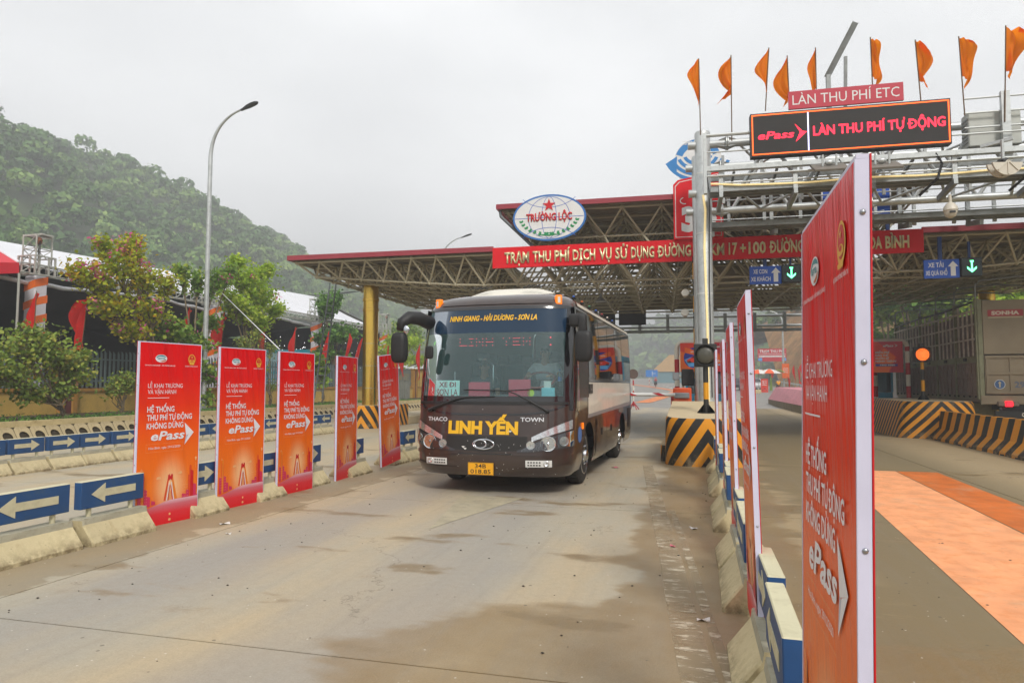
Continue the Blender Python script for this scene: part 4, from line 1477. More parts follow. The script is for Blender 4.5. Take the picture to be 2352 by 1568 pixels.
M_REFL = mat('lamp_reflector', 'dfe2e4', rough=.18, metal=.9, var=.12, scale=30)
M_LED = mat('red_led', 'ff3040', rough=.5, var=0, emit='ff2840', estr=1.3)
M_ACW = mat('white_roof_pod', 'd9d4c6', rough=.5, var=.06, scale=3)
M_SEAT = mat('seat_cloth', '3a4350', rough=.9, var=.1)
M_WHITEPL = mat('white_plastic', 'd5d5d2', rough=.4, var=.03)

bus = thing('bus', 'dark brown and cream coach driving towards the camera', 'bus', (-3.03, 9.75, 0), radians(-1.5))
bus.scale = (1.055, 1, 1.0)
BL = 7.5
PZ = [.27, .33, .45, .60, .85, 1.38, 1.70, 2.30, 2.83, 2.93, 3.00, 3.05, 3.08]
PY = [.10, .03, .0, .0, .02, .08, .12, .23, .37, .44, .53, .68, .95]
PW = [1.11, 1.16, 1.185, 1.19, 1.20, 1.20, 1.198, 1.185, 1.155, 1.12, 1.06, .97, .82]
NSE, DSE = 3.0, .62
def bW(z): return float(np.interp(z, PZ, PW))
def bY(z): return float(np.interp(z, PZ, PY))
def BP(t, z, off=0.0):
    W, y0 = bW(z), bY(z)
    c, s = cos(t), abs(sin(t))
    x = W * math.copysign(abs(c) ** (2 / NSE), c)
    y = y0 + DSE - DSE * s ** (2 / NSE)
    if off:
        e = .004
        c1, s1 = cos(t + e), abs(sin(t + e)); c0, s0 = cos(t - e), abs(sin(t - e))
        xa = W * math.copysign(abs(c1) ** (2 / NSE), c1); ya = y0 + DSE - DSE * s1 ** (2 / NSE)
        xb = W * math.copysign(abs(c0) ** (2 / NSE), c0); yb = y0 + DSE - DSE * s0 ** (2 / NSE)
        tx, ty = xa - xb, ya - yb
        l = sqrt(tx * tx + ty * ty) or 1
        x += ty / l * off * 1.0
        y += -tx / l * off * 1.0
        # outward: t grows from +x to -x, so the outward normal is (ty, -tx) flipped below if needed
        if (ty / l) * c < -1e-6 and abs(c) > .2:
            x -= 2 * ty / l * off; y += 2 * tx / l * off
        elif abs(c) <= .2:
            y = y0 + DSE - DSE * s ** (2 / NSE) - abs(off) * (1 if off > 0 else -1)
            x = W * math.copysign(abs(c) ** (2 / NSE), c)
    return (x, y, z)
def t_of_x(x, z):
    c = math.copysign(min(1, abs(x / bW(z))) ** (NSE / 2), x)
    return math.acos(c)
def bwarp(x, y, z): return BP(t_of_x(x, z), z, .004 - y)
def bpatch(mb, x0, x1, zb, zt, off, nu=16, nv=4):
    def fn(u, v):
        # spread samples by angle so the corners stay round
        zm = 1.5
        ta, tb = t_of_x(x0, 1.0), t_of_x(x1, 1.0)
        t = ta + (tb - ta) * u
        c = cos(t)
        x = 1.2 * math.copysign(abs(c) ** (2 / NSE), c)
        x = max(min(x, max(x0, x1)), min(x0, x1))
        b_, t_ = (zb(x) if callable(zb) else zb), (zt(x) if callable(zt) else zt)
        z = b_ + (t_ - b_) * v
        return BP(t_of_x(x, z) if abs(x) < bW(z) else (0 if x > 0 else pi), z, off)
    return mb.grid(fn, nu, nv)
# --- shell
WX, WZ0, WZ1 = 1.115, 1.42, 2.81
tl = sorted(set([round(k, 4) for k in np.linspace(0, pi, 49)] + [t_of_x(WX, 1.6), t_of_x(-WX, 1.6)]))
zl = sorted(set(PZ + [.38, .52, .7, 1.0, 1.2, WZ0, 1.55, 2.0, 2.6, WZ1]))
b = MB().use(M_BROWN)
for j_, z in enumerate(zl):
    for t in tl: b.v.append(BP(t, z))
n_ = len(tl)
tw0, tw1 = t_of_x(WX, 1.6), t_of_x(-WX, 1.6)
for j_ in range(len(zl) - 1):
    zm = (zl[j_] + zl[j_ + 1]) / 2
    for i in range(n_ - 1):
        tm = (tl[i] + tl[i + 1]) / 2
        if WZ0 < zm < WZ1 and tw0 < tm < tw1: continue
        q = (j_ * n_ + i, j_ * n_ + i + 1, (j_ + 1) * n_ + i + 1, (j_ + 1) * n_ + i)
        b.f.append(q); b.m.append(0)
# sides with wheel arches
AX1, AX2, AR = 1.62, 5.85, .56
def arch(y):
    z = .30
    for a in (AX1, AX2):
        d = AR * AR - (y - a) ** 2
        if d > 0: z = max(z, .46 + sqrt(d))
    return z
ysd = sorted(set([.62 + .0, 1.0, BL - .02, BL - .3] + [a + AR * cos(k) for a in (AX1, AX2) for k in np.linspace(0, pi, 15)] + [3.0, 4.0, 4.8, 6.8]))
zs2 = [.30, .45, .60, .85, 1.02, 1.2, 1.38, 1.70, 2.30, 2.83, 2.93, 3.00, 3.05, 3.08]
for s in (1, -1):
    o_ = len(b.v)
    for y in ysd:
        za = arch(y)
        for z in zs2:
            zz = max(z, za) if z < 1.03 else z
            b.v.append((s * bW(zz), y + (bY(zz) if y < .7 else 0), zz))
    m_ = len(zs2)
    for i in range(len(ysd) - 1):
        for k in range(m_ - 1):
            q = (o_ + i * m_ + k, o_ + (i + 1) * m_ + k, o_ + (i + 1) * m_ + k + 1, o_ + i * m_ + k + 1)
            b.f.append(q if s > 0 else q[::-1]); b.m.append(0)
b.add([(-.82, .95 + DSE * 0, 3.08), (.82, .95, 3.08), (.82, BL, 3.08), (-.82, BL, 3.08)], [(0, 1, 2, 3)])
zz = [.45, .85, 1.38, 1.7, 2.3, 2.83, 3.0, 3.08]
for k in range(len(zz) - 1):
    za, zb_ = zz[k], zz[k + 1]
    b.add([(-bW(za), BL, za), (bW(za), BL, za), (bW(zb_), BL, zb_), (-bW(zb_), BL, zb_)], [(1, 0, 3, 2)])
b.build('body', parent=bus, smooth='auto')
# underbody and arch liners
MB().use(M_BLACKP).box(-1.05, 1.05, .3, BL - .1, .34, .5).box(-.7, .7, .95, 2.3, .5, 1.1).box(-.7, .7, 5.2, 6.5, .5, 1.1).build('underbody', parent=bus)
# --- windshield: black border, tint band, clear glass
b = MB().use(M_BLACKG)
bpatch(b, WX + .03, -WX - .03, WZ0 - .05, WZ0 + .035, .010, 30, 2)
bpatch(b, WX + .03, -WX - .03, WZ1 - .02, WZ1 + .03, .010, 30, 2)
for s in (1, -1):
    bpatch(b, s * (WX + .03), s * (WX - .055), WZ0 - .04, WZ1 + .02, .0085, 6, 10)
b.build('windshield_frame', parent=bus, smooth=True)
g1 = MB().use(M_BUSGLASS)
bpatch(g1, WX, -WX, WZ0, 2.42, .006, 32, 6)
g1.build('windshield', parent=bus, smooth=True)
g2 = MB().use(M_TINTBAND)
bpatch(g2, WX, -WX, 2.42, WZ1, .006, 32, 4)
g2.build('tinted_sunband', parent=bus, smooth=True)
letters('NINH GIANG - HẢI DƯƠNG - SƠN LA', .078, M_YEL, bus, .0, 2.615, -.008, width=1.34, bold=.035, shear=.22, warp=bwarp)
# LED name panel behind the sun band
b = MB().use(M_LED)
glyph = {'L': ['#....', '#....', '#....', '#....', '#####'], 'I': ['###', '.#.', '.#.', '.#.', '###'], 'N': ['#...#', '##..#', '#.#.#', '#..##', '#...#'],
         'H': ['#...#', '#...#', '#####', '#...#', '#...#'], 'Y': ['#...#', '.#.#.', '..#..', '..#..', '..#..'], 'E': ['#####', '#....', '####.', '#....', '#####'], ' ': ['...'] * 5}
x = -.52
for ch in 'LINH YEN':
    G = glyph[ch]
    for r_, row in enumerate(G):
        for c_, v in enumerate(row):
            if v == '#' and r_ != 1 and r_ != 3:
                X = x + c_ * .024; Z = 2.335 - r_ * .026
                b.box(X, X + .011, .36, .365, Z, Z + .007)
    x += (len(G[0]) + 1.4) * .024
for X in (-.86, .86):
    b.box(X, X + .015, .36, .365, 2.33, 2.345); b.box(X, X + .015, .36, .365, 2.22, 2.235)
b.build('led_name_panel', parent=bus)
# --- front details
b = MB().use(M_BROWN2)
bpatch(b, .60, -.60, lambda x: .635 + .05 * abs(x), lambda x: .865 - .0 * x, .006, 16, 2)
b.build('grille', parent=bus, smooth=True)
b = MB().use(M_BLACKG)
bpatch(b, 1.13, -1.13, lambda x: 1.17 + .16 * (x / 1.13) ** 4 * 1, lambda x: 1.195 + .16 * (x / 1.13) ** 4, .012, 30, 1)
bpatch(b, .70, -.70, .600, .612, .010, 18, 1)
b.build('panel_seam', parent=bus, smooth=True)
b = MB().use(M_BLACKP)
bpatch(b, 1.12, -1.12, 1.330, 1.374, .014, 30, 1)
b.build('cowl_strip', parent=bus, smooth=True)
# bumper ridges
b = MB().use(M_BROWN)
for s in (1, -1):
    bpatch(b, s * 1.15, s * .45, lambda x: .375 + .10 * max(0, abs(x) - .75) ** 1.2 * 2, lambda x: .400 + .10 * max(0, abs(x) - .75) ** 1.2 * 2.3, .020, 12, 1)
    bpatch(b, s * 1.17, s * .40, lambda x: .590, lambda x: .618 + .02 * abs(x), .016, 14, 1)
b.build('bumper_ridge', parent=bus, smooth=True)
letters('THACO', .058, M_SILV, bus, -.76, 1.075, -.006, width=.33, bold=.02, warp=bwarp)
letters('TOWN', .058, M_SILV, bus, .66, 1.085, -.006, width=.32, bold=.02, warp=bwarp)
letters('LINH YẾN', .165, M_YEL, bus, -.05, .905, -.010, width=1.04, bold=.06, warp=bwarp)
# oval badge of two rings
b = MB().use(M_CHROME)
def ring(mb, cx, cz, rx, rz, tr, n=28, m=6):
    def fn(u, v):
        a = 2 * pi * u; c = 2 * pi * v
        x = cx + (rx + tr * cos(c)) * cos(a); z = cz + (rz + tr * cos(c)) * sin(a)
        p = BP(t_of_x(x, z), z, .012 + tr * sin(c))
        return p
    mb.grid(fn, n, m)
ring(b, -.03, .745, .155, .072, .011)
ring(b, -.075, .748, .085, .060, .012)
b.build('badge', parent=bus, smooth=True)
# number plate
b = MB().use(M_PLATE).cbox(-.19, .19, -.028, -.018, .295, .475, .003)
pl = b.build('number_plate', parent=bus, loc=(-.06, .0, 0))
letters('34B', .058, M_BLACKP, pl, 0, .398, -.030, width=.165, bold=.012)
letters('018.85', .058, M_BLACKP, pl, 0, .318, -.030, width=.30, bold=.012)
e = MB().use(M_BLACKP)
for a, c_ in ((-.186, -.183), (.183, .186)): e.box(a, c_, -.0295, -.028, .30, .47)
e.box(-.186, .186, -.0295, -.028, .467, .470).box(-.186, .186, -.0295, -.028, .300, .303)
e.build('plate_rim', parent=pl)
# headlights
for s in (1, -1):
    b = MB().use(M_HLB)
    bpatch(b, s * 1.172, s * .46, lambda x: .640 + .10 * max(0, abs(x) - .62) * 1.2, lambda x: .665 + .40 * (max(0, abs(x) - .50)) ** .82, .010, 20, 6)
    hl = b.build('headlight', parent=bus, smooth=True)
    b = MB().use(M_REFL)
    bpatch(b, s * 1.165, s * .66, lambda x: .72 + .36 * (max(0, abs(x) - .50)) ** .86, lambda x: .755 + .50 * (max(0, abs(x) - .50)) ** .86, .018, 12, 2)
    b.build('indicator_strip', parent=hl, smooth=True)
    for (hx, hz, hr) in ((.65, .745, .062), (.88, .765, .108), (1.075, .80, .070)):
        p = Vector(BP(t_of_x(s * hx, hz), hz, .004))
        nrm = Vector((s * (.08 if hx < .7 else (.22 if hx < 1 else .75)), -1, 0)).normalized()
        Mq = Matrix.Translation(p) @ nrm.to_track_quat('Z', 'Y').to_matrix().to_4x4()
        b = MB().use(M_REFL)
        b.lathe([(hr * 1.04, .012), (hr, .020), (hr * .92, .014), (hr * .6, -.006), (hr * .25, -.012), (.001, -.012)], 18, M=Mq)
        b.use(M_CHROME).lathe([(hr * .22, -.012), (hr * .22, .01), (hr * .1, .018), (.001, .018)], 10, M=Mq)
        b.build('reflector', parent=hl, smooth='auto')
    b = MB().use(M_LENS)
    bpatch(b, s * 1.170, s * .53, lambda x: .66 + .10 * max(0, abs(x) - .62) * 1.2, lambda x: .675 + .40 * (max(0, abs(x) - .53)) ** .82, .034, 16, 4)
    b.build('lens', parent=hl, smooth=True)
    # fog lamp in the bumper
    b = MB().use(M_WHITEPL)
    bpatch(b, s * .93, s * .58, .425, .525, .014, 8, 2)
    fg = b.build('fog_lamp', parent=bus, smooth=True)
    p = Vector(BP(t_of_x(s * .86, .475), .475, .012))
    Mq = Matrix.Translation(p) @ Vector((s * .2, -1, 0)).normalized().to_track_quat('Z', 'Y').to_matrix().to_4x4()
    MB().use(M_REFL).lathe([(.042, .0), (.040, .016), (.026, .004), (.001, .002)], 14, M=Mq).build('reflector', parent=fg, smooth=True)
    b = MB().use(M_BLACKP)
    for k in range(5):
        for r_ in (0, 1):
            xk = s * (.62 + k * .038); zk = .455 + r_ * .04
            pp = BP(t_of_x(xk, zk), zk, .017)
            b.box(pp[0] - .012, pp[0] + .012, pp[1] - .001, pp[1] + .004, zk - .009, zk + .009)
    b.build('lamp_grid', parent=fg)
    # amber marker lamps on the brow
    p = BP(t_of_x(s * .93, 2.93), 2.93, .02)
    b = MB().use(M_ORL).cbox(-.048, .048, -.03, .05, -.075, .075, .012)
    b.use(M_WHITEPL).box(-.018, .018, -.034, -.029, -.045, .045)
    b.build('marker_lamp', parent=bus, loc=p, rz=s * .45)
# paint chips on the nose
b = MB().use(M_WHITEPL)
rr = random.Random(4)
for k in range(70):
    x = rr.gauss(.1, .5); z = rr.uniform(.3, .75) if k < 55 else rr.uniform(.75, 1.3)
    if abs(x) > 1.0 or (abs(x + .06) < .22 and z < .5): continue
    r_ = rr.uniform(.0025, .006)
    p = BP(t_of_x(x, z), z, .0135)
    b.add([(p[0] + r_ * cos(a), p[1] - .001, p[2] + r_ * sin(a)) for a in (0, 1.2, 2.6, 3.9, 5.2)], [(0, 1, 2, 3, 4)])
for x, z in ((-.33, .70), (-.30, .675), (.36, .94)):
    p = BP(t_of_x(x, z), z, .0135)
    b.add([(p[0] + .022 * cos(a) * (1 + .4 * sin(3 * a)), p[1] - .001, p[2] + .014 * sin(a)) for a in np.linspace(0, 6, 8)], [tuple(range(8))])
b.build('paint_chips', parent=bus)
# wipers
for s, x0, z0, x1, z1, xb in ((1, .86, 1.235, .30, 1.535, -.15), (-1, -.90, 1.235, -.35, 1.43, .05)):
    b = MB().use(M_BLACKP)
    P_ = lambda x, z, o: BP(t_of_x(x, z), z, o)
    b.ball(P_(x0, z0, .03), .032, 10)
    pts = [P_(x0 + (x1 - x0) * k / 6, z0 + (z1 - z0) * (1 - (1 - k / 6) ** 1.25), .045) for k in range(7)]
    b.path(pts, .016, 6, [.02, .018, .015, .012, .011, .010, .009])
    zb_ = z1 + (.0 if s > 0 else .0)
    b.path([P_(x1 + .46, z1 + (.02 if s < 0 else .03), .035), P_(x1, z1, .04), P_(xb - .25 + (.05 if s > 0 else .0), z1 + (.015), .035)], .009, 6)
    b.build('wiper', parent=bus, smooth='auto')
# roof brow: glossy lighter panel, air-conditioning pod, coloured lights
b = MB().use(M_BROWN)
bpatch(b, .86, -.86, 2.875, lambda x: 3.02 - .03 * (x / .86) ** 6, .018, 22, 4)
b.build('brow_panel', parent=bus, smooth=True)
b = MB().use(M_ACW)
b.grid(lambda u, v: ((u - .5) * 1.66 * (.80 + .2 * sin(pi * min(1, v * 2.2) / 2)), .95 + 2.9 * v, 3.06 + (.21 * (1 - abs(2 * u - 1) ** 4.5)) * min(1, v * 5) ** .6 * min(1, (1 - v) * 5) ** .6), 22, 16)
ac = b.build('air_conditioning_pod', parent=bus, smooth=True)
b = MB().use(M_BLACKP)
for s in (-1, 1):
    for k in range(4):
        x = s * .30 + k * .085 * s + (0 if s > 0 else -.02)
        b.bar((x, .99, 3.20), (x + .07, 1.10, 3.262), .022, .012)
b.build('vent_slots', parent=ac)
for k, c_ in enumerate(('2a5fb8', 'e06a20', '3f8a5a', '2a5fb8', 'c22a3a', 'e8d8c8', '2a5fb8')):
    m_ = mat('roof_lamp_%s' % c_, c_, rough=.3, var=0)
    b = MB().use(m_).ball((0, 0, .01), .022, 8, (1, 1.8, 1))
    b.use(M_BLACKP).box(-.03, .03, -.04, .04, -.03, .0)
    o = b.build('roof_lamp', parent=bus, smooth='auto', loc=(1.055, 1.15 + k * .72, 3.035))
# black glazed corner between windscreen and side glass
for s in (1, -1):
    b = MB().use(M_BLACKG)
    ta, tb_ = (0.0, t_of_x(WX + .02, 1.6)) if s > 0 else (t_of_x(-WX - .02, 1.6), pi)
    b.grid(lambda u, v: BP(ta + (tb_ - ta) * u, 1.24 + 1.60 * v, .005), 10, 12)
    b.build('corner_pillar', parent=bus, smooth=True)
# --- right-hand side of the picture: windows, stripes, hatches
def side_panel(name, m, y0, y1, z0, z1, off, s=1, z0b=None, z1b=None, parent=None, ny=1):
    b = MB().use(m)
    nz_ = 4
    def fn(u, v):
        y = y0 + (y1 - y0) * u
        a = z0 + ((z0b if z0b is not None else z0) - z0) * u
        c = z1 + ((z1b if z1b is not None else z1) - z1) * u
        z = a + (c - a) * v
        return (s * (bW(z) + off), y, z)
    b.grid(fn if s > 0 else (lambda u, v: fn(1 - u, v)), ny, nz_)
    return b.build(name, parent=parent or bus, smooth=True)
for s in (1, -1):
    # the door and quarter window black zone at the front corner
    b = MB().use(M_SIDEGLASS)
    side_panel('quarter_window', M_BLACKQ, .80, 1.62, 1.42, 2.80, .007, s)
    side_panel('pillar_trim', M_BLACKG, .66, .80, 1.2, 2.84, .006, s)
    side_panel('window_surround', M_BLACKG, .80, BL - .12, 1.72, 2.84, .0035, s)
    ys_ = [1.64, 2.75, 3.80, 4.85, 5.90, 7.36]
    for a, c_ in zip(ys_, ys_[1:]):
        side_panel('side_window', M_SIDEGLASS, a + .02, c_ - .02, 1.75, 2.80, .008, s)
    side_panel('chrome_strip', M_CHROME, 1.64, BL - .10, 1.675, 1.715, .010, s)
    side_panel('cream_band', M_CREAMP, 1.55, BL - .25, 1.14, 1.665, .005, s, z0b=1.22)
    side_panel('silver_band', M_SILVER, 1.50, BL - .25, 1.08, 1.14, .006, s, z0b=1.14, z1b=1.22)
    side_panel('roof_stripe', M_CREAMP, .95, BL - .1, 2.865, 2.925, .012, s)
    for a, c_ in ((2.32, 3.45), (3.50, 4.62)):
        h = side_panel('luggage_door', M_BROWN, a, c_, .36, 1.02, .012, s)
        b = MB().use(M_BLACKP).box(0, .012, -.05, .05, -.06, .06)
        b.build('latch', parent=h, loc=(s * (bW(.8) + .012) - (0 if s > 0 else .012), (a + c_) / 2, .78))
    side_panel('engine_grille', M_BLACKP, 6.85, 7.25, .62, 1.08, .011, s)
    b = MB().use(M_ORL).cbox(0, .02, -.04, .04, -.05, .05, .006)
    b.build('side_marker', parent=bus, loc=(s * 1.2 - (0 if s > 0 else .02), 1.02, .98))
b = MB().use(M_BROWN2).box(0, .012, -.15, .15, -.08, .08)
bd = b.build('side_badge', parent=bus, loc=(1.205, 1.78, 1.56))
letters('Town', .06, M_CHROME, bd, 0, 0, 0, width=.18, bold=.01).rotation_euler = (0, 0, pi / 2)
bd.children[0].location = (.0145, 0, -.03)
# round blue sticker on the flank behind the corner
b = MB().use(mat('blue_sticker', '4a78b8', rough=.5, var=0))
b.grid(lambda u, v: (1.2035 + .0, .80 + .16 * (u - .5) * 2 * sqrt(max(0, 1 - (2 * v - 1) ** 2)), .86 + .13 * (2 * v - 1)), 6, 8)
b.build('sticker', parent=bus)
# mirrors
def rbox(mb, c, sx, sy, sz, pw=4.0, n=14):
    def fn(u, v):
        th = pi * v; a = 2 * pi * u
        f = lambda q: math.copysign(abs(q) ** (2 / pw), q)
        return (c[0] + sx * f(sin(th)) * f(cos(a)), c[1] + sy * f(sin(th)) * f(sin(a)), c[2] - sz * f(cos(th)))
    return mb.grid(fn, n, n)
b = MB().use(M_BLACKP)
arm = [(-1.00, .36, 2.60), (-1.08, .12, 2.66), (-1.17, -.04, 2.66), (-1.24, -.12, 2.58), (-1.26, -.15, 2.46)]
b.path(arm, .07, 10, [.11, .105, .10, .085, .06])
rbox(b, (-1.27, -.15, 2.19), .115, .09, .235)
mr_ = b.build('mirror', parent=bus, smooth=True)
b = MB().use(M_CHROME).ball((-1.16, -.17, 2.46), .06, 10, (.9, .35, 1.2))
b.build('mirror_glass', parent=mr_, smooth=True)
b = MB().use(M_BLACKP)
rbox(b, (1.24, .50, 2.60), .13, .09, .10, 5)
rbox(b, (1.32, .44, 2.50), .055, .07, .17, 5)
rbox(b, (1.34, .40, 2.20), .125, .085, .235)
b.build('mirror', parent=bus, smooth=True)
b = MB().use(M_BLACKP)
b.path([(-.96, .18, 2.12), (-.90, .02, 2.14)], .01, 6)
rbox(b, (-.86, .0, 2.12), .06, .03, .10)
b.build('kerb_mirror', parent=bus, smooth=True)
# wheels
def make_wheel():
    b = MB().use(M_RUBBER)
    # tread profile turned about local z
    pr = [(.30, .0), (.345, .008), (.43, .012), (.462, .035), (.47, .06), (.47, .20), (.462, .225), (.43, .25), (.345, .255), (.30, .25)]
    b.lathe(pr, 40)
    for k in range(40):
        a = 2 * pi * k / 40
        b.bar((.469 * cos(a), .469 * sin(a), .06), (.469 * cos(a + .06), .469 * sin(a + .06), .20), .012, .012)
    w_ = b.mesh('wheel', smooth='auto')
    r = MB().use(M_CHROME)
    r.lathe([(.302, .022), (.315, .0), (.300, -.004), (.280, .010), (.255, .045), (.225, .050), (.205, .020), (.150, .012), (.10, -.012), (.092, -.045), (.06, -.06), (.001, -.06)], 30)
    for k in range(8):
        a = 2 * pi * (k + .5) / 8
        r.ball((.155 * cos(a), .155 * sin(a), .004), .018, 8, (1, 1, 1.6))
    for k in range(10):
        a = 2 * pi * k / 10
        r.use(M_BLACKP).ball((.235 * cos(a), .235 * sin(a), .048), .026, 8, (1, 1, .25))
        r.use(M_CHROME)
    return w_, r.mesh('rim', smooth='auto')
WME, RME = make_wheel()
def put_wheel(parent, x, y, z, face, r=1.0):
    """face=+1: rim looks to +X"""
    o = link('wheel', WME, parent, (x, y, z))
    o.rotation_euler = (0, -pi / 2, 0) if face > 0 else (0, pi / 2, 0)
    o.scale = (r, r, 1)
    link('rim', RME, o)
    return o
for s in (1, -1):
    put_wheel(bus, s * 1.12, AX1, .47, s)
    put_wheel(bus, s * 1.12, AX2, .47, s)
    put_wheel(bus, s * .80, AX2, .47, s)
# --- interior
b = MB().use(M_DIN)
b.box(-1.08, 1.08, .45, BL - .1, .95, 1.0).box(-1.05, 1.05, BL - .2, BL - .15, 1.0, 2.95).box(-1.02, 1.02, .75, BL - .2, 2.90, 2.94)
b.build('cabin_floor_and_walls', parent=bus)
b = MB().use(M_DASH)
b.grid(lambda u, v: ((u - .5) * 2.05, .22 + .10 * (2 * u - 1) ** 2 * 3 + v * .42, 1.36 + .10 * sin(v * pi * .8) + (.12 * math.exp(-((u - .76) / .12) ** 2) * v)), 20, 5)
b.box(-1.0, 1.0, .55, .62, .95, 1.42)
b.build('dashboard', parent=bus, smooth='auto')
sx_ = []
for x, y in [(.58, 1.62), (-.66, 1.75)] + [(q, 2.7 + .85 * k) for k in range(5) for q in (-.82, -.36, .36, .82)]:
    b = MB().use(M_SEAT)
    b.cbox(-.21, .21, -.22, .22, 1.30, 1.42, .03)
    b.cbox(-.20, .20, .14, .26, 1.42, 2.02, .04)
    b.cbox(-.12, .12, .15, .24, 2.04, 2.20, .03)
    b.use(M_BLACKP).box(-.15, .15, -.15, .15, 1.0, 1.3)
    b.build('seat', parent=bus, loc=(x, y, 0))
b = MB().use(M_CHROME).path([(-.32, 1.40, 1.62), (-.31, 1.38, 1.95), (-.42, 1.38, 2.06), (-.55, 1.38, 2.06)], .016, 8)
b.path([(.30, 1.35, 1.45), (.30, 1.35, 1.80)], .016, 8)
b.path([(-.98, 1.40, 1.5), (-.98, 1.40, 1.85)], .014, 8)
b.build('grab_rail', parent=bus, smooth='auto')
# steering wheel, tilted
b = MB().use(mat('steering_wheel_red', '8c3a34', rough=.5, var=.05))
def tor(mb, c, R_, r, tilt, n=26, m=8):
    Mx = Matrix.Translation(c) @ Matrix.Rotation(tilt, 4, 'X')
    mb.grid(lambda u, v: tuple(Mx @ Vector(((R_ + r * cos(2 * pi * v)) * cos(2 * pi * u), (R_ + r * cos(2 * pi * v)) * sin(2 * pi * u), r * sin(2 * pi * v)))), n, m)
tor(b, (.55, .98, 1.70), .24, .020, radians(32))
b.use(M_BLACKP).path([(.55, .98, 1.70), (.55, .75, 1.40)], .03, 8).bar((.34, .98, 1.70), (.76, .98, 1.70), .04, .02)
b.build('steering_wheel', parent=bus, smooth=True)
# cards, sign, bottle on the dash
def card(name, m, x, y, z, wd, ht, th=.02, rz=0):
    return MB().use(m).cbox(-wd / 2, wd / 2, -th / 2, th / 2, 0, ht, .004).build(name, parent=None, loc=None, rz=None)
Mbus = Matrix.Translation((-3.03, 9.75, 0)) @ Matrix.Rotation(radians(-1.5), 4, 'Z')
def onbus(o, x, y, z, rz=0, rx=0):
    p = Mbus @ Vector((x, y, z))
    o.location = p
    o.rotation_euler = (rx, 0, radians(-1.5) + rz)
    return o
c1 = onbus(card('route_card', M_SIGNB, 0, 0, 0, .40, .27), -.82, .52, 1.425, .12, -.10)
tag(c1, 'pale card reading XE ĐI SƠN LA inside the bus windshield', 'route sign')
letters('XE ĐI', .075, M_DKRED, c1, 0, .165, -.0125, width=.28, bold=.03)
letters('SƠN LA', .105, M_DKRED, c1, 0, .025, -.0125, width=.35, bold=.01)
for x, z, lb in ((-.22, 1.425, 'red card standing on the bus dashboard nearer the route sign'), (.43, 1.425, 'red card standing on the dashboard in front of the driver')):
    o = onbus(card('dash_card', M_PINKC, 0, 0, 0, .34, .24 if x < 0 else .28, .05), x, .36, z)
    tag(o, lb, 'card')
o = onbus(card('cyan_slip', mat('cyan_paper', '7fc8d8', rough=.6, var=.03), 0, 0, 0, .22, .14), .86, .42, 1.44, -.25)
tag(o, 'light blue paper slip behind the windshield near the driver', 'paper')
o = onbus(card('white_slip', M_WHITEPL, 0, 0, 0, .12, .12), .84, .46, 1.56, -.2)
tag(o, 'white paper slip above the light blue one', 'paper')
b = MB().use(mat('lime_disc', 'c8d838', rough=.5, var=.05)).lathe([(.001, -.005), (.055, -.005), (.055, .005), (.001, .005)], 14, M=Matrix.Rotation(pi / 2, 4, 'X'))
o = onbus(b.build('round_sticker'), .61, .34, 1.50)
tag(o, 'round lime sticker low on the windshield', 'sticker')
b = MB().use(glass_mat('bottle_plastic', (.75, .88, .95), 1.2)).lathe([(.03, 0), (.032, .02), (.030, .1), (.032, .16), (.014, .2), (.012, .22)], 12)
b.use(mat('blue_label', '2f62b4', rough=.4, var=0)).lathe([(.0335, .06), (.0335, .13)], 12)
b.lathe([(.014, .22), (.014, .24), (.001, .24)], 10)
o = onbus(b.build('water_bottle', smooth='auto'), .98, .70, 1.62)
tag(o, 'small water bottle standing beside the bus driver', 'bottle')
b = MB().use(mat('green_sticker', '8fd08a', rough=.5, var=0))
b.add([(cos(a) * .045, 0, sin(a) * .045) for a in np.linspace(0, 2 * pi, 14)[:-1]], [tuple(range(13))])
o = onbus(b.build('windshield_sticker'), -.93, .34, 2.27, .5)
tag(o, 'round green sticker at the top corner of the bus windshield', 'sticker')
dr = person('bus driver in a white T-shirt holding the steering wheel', seated(0, 'wheel'), M_SHIRT_W)
onbus(dr, .56, 1.50, .96)
ps = person('man in a grey shirt seated beside the driver, looking ahead', seated(0, 'lap'), M_SHIRT_G)
onbus(ps, -.55, 1.60, .74)

# ================================================================== TOLL CANOPY (space frame on gold columns)
ROTC = radians(2.5)
M_TUBE = mat('beige_frame_tube', 'b5ad95', rough=.45, var=.10, scale=1.5, dirt='6d5f48', dirt_amt=.4)
M_DECK = mat('roof_deck_underside', '8a8272', rough=.8, var=.12, scale=.8, dirt='4f473c', dirt_amt=.4)
M_FASCIA = mat('dark_red_fascia', '96333f', rough=.5, var=.05)
def gold_material():
    m = mat('polished_gold_sheet', 'ecc45c', rough=.24, metal=1.0, var=.06, scale=1.2, bump=0)
    t = m.node_tree; b_ = t.nodes['Principled BSDF']
    tc_ = t.nodes.new('ShaderNodeTexCoord')
    f_ = noise(t, tc_.outputs['Object'], 3.5, 2, .4, (1, 1, .25))
    bp = t.nodes.new('ShaderNodeBump'); bp.inputs['Strength'].default_value = .12; bp.inputs['Distance'].default_value = .1
    t.links.new(f_, bp.inputs['Height']); t.links.new(bp.outputs[0], b_.inputs['Normal'])
    return m
M_GOLD = gold_material()
canopy = thing('toll_canopy', 'long beige space-frame toll canopy with raised middle roof on gold columns', 'toll canopy', (0, 22, 0), ROTC)
TX = [-13.75, -12.85, -11.95, -11.1, -10.25, -9.4, -8.5, -7.5, -6.45, -5.15, -3.85, -2.55, -1.2, .15, 1.5, 2.8, 4.1, 5.4, 6.6, 7.64, 8.7, 9.7, 10.7, 11.7, 12.7, 13.7, 14.7]
NY = 9
DY = 11.5 / NY
TY = [DY * j for j in range(NY + 1)]
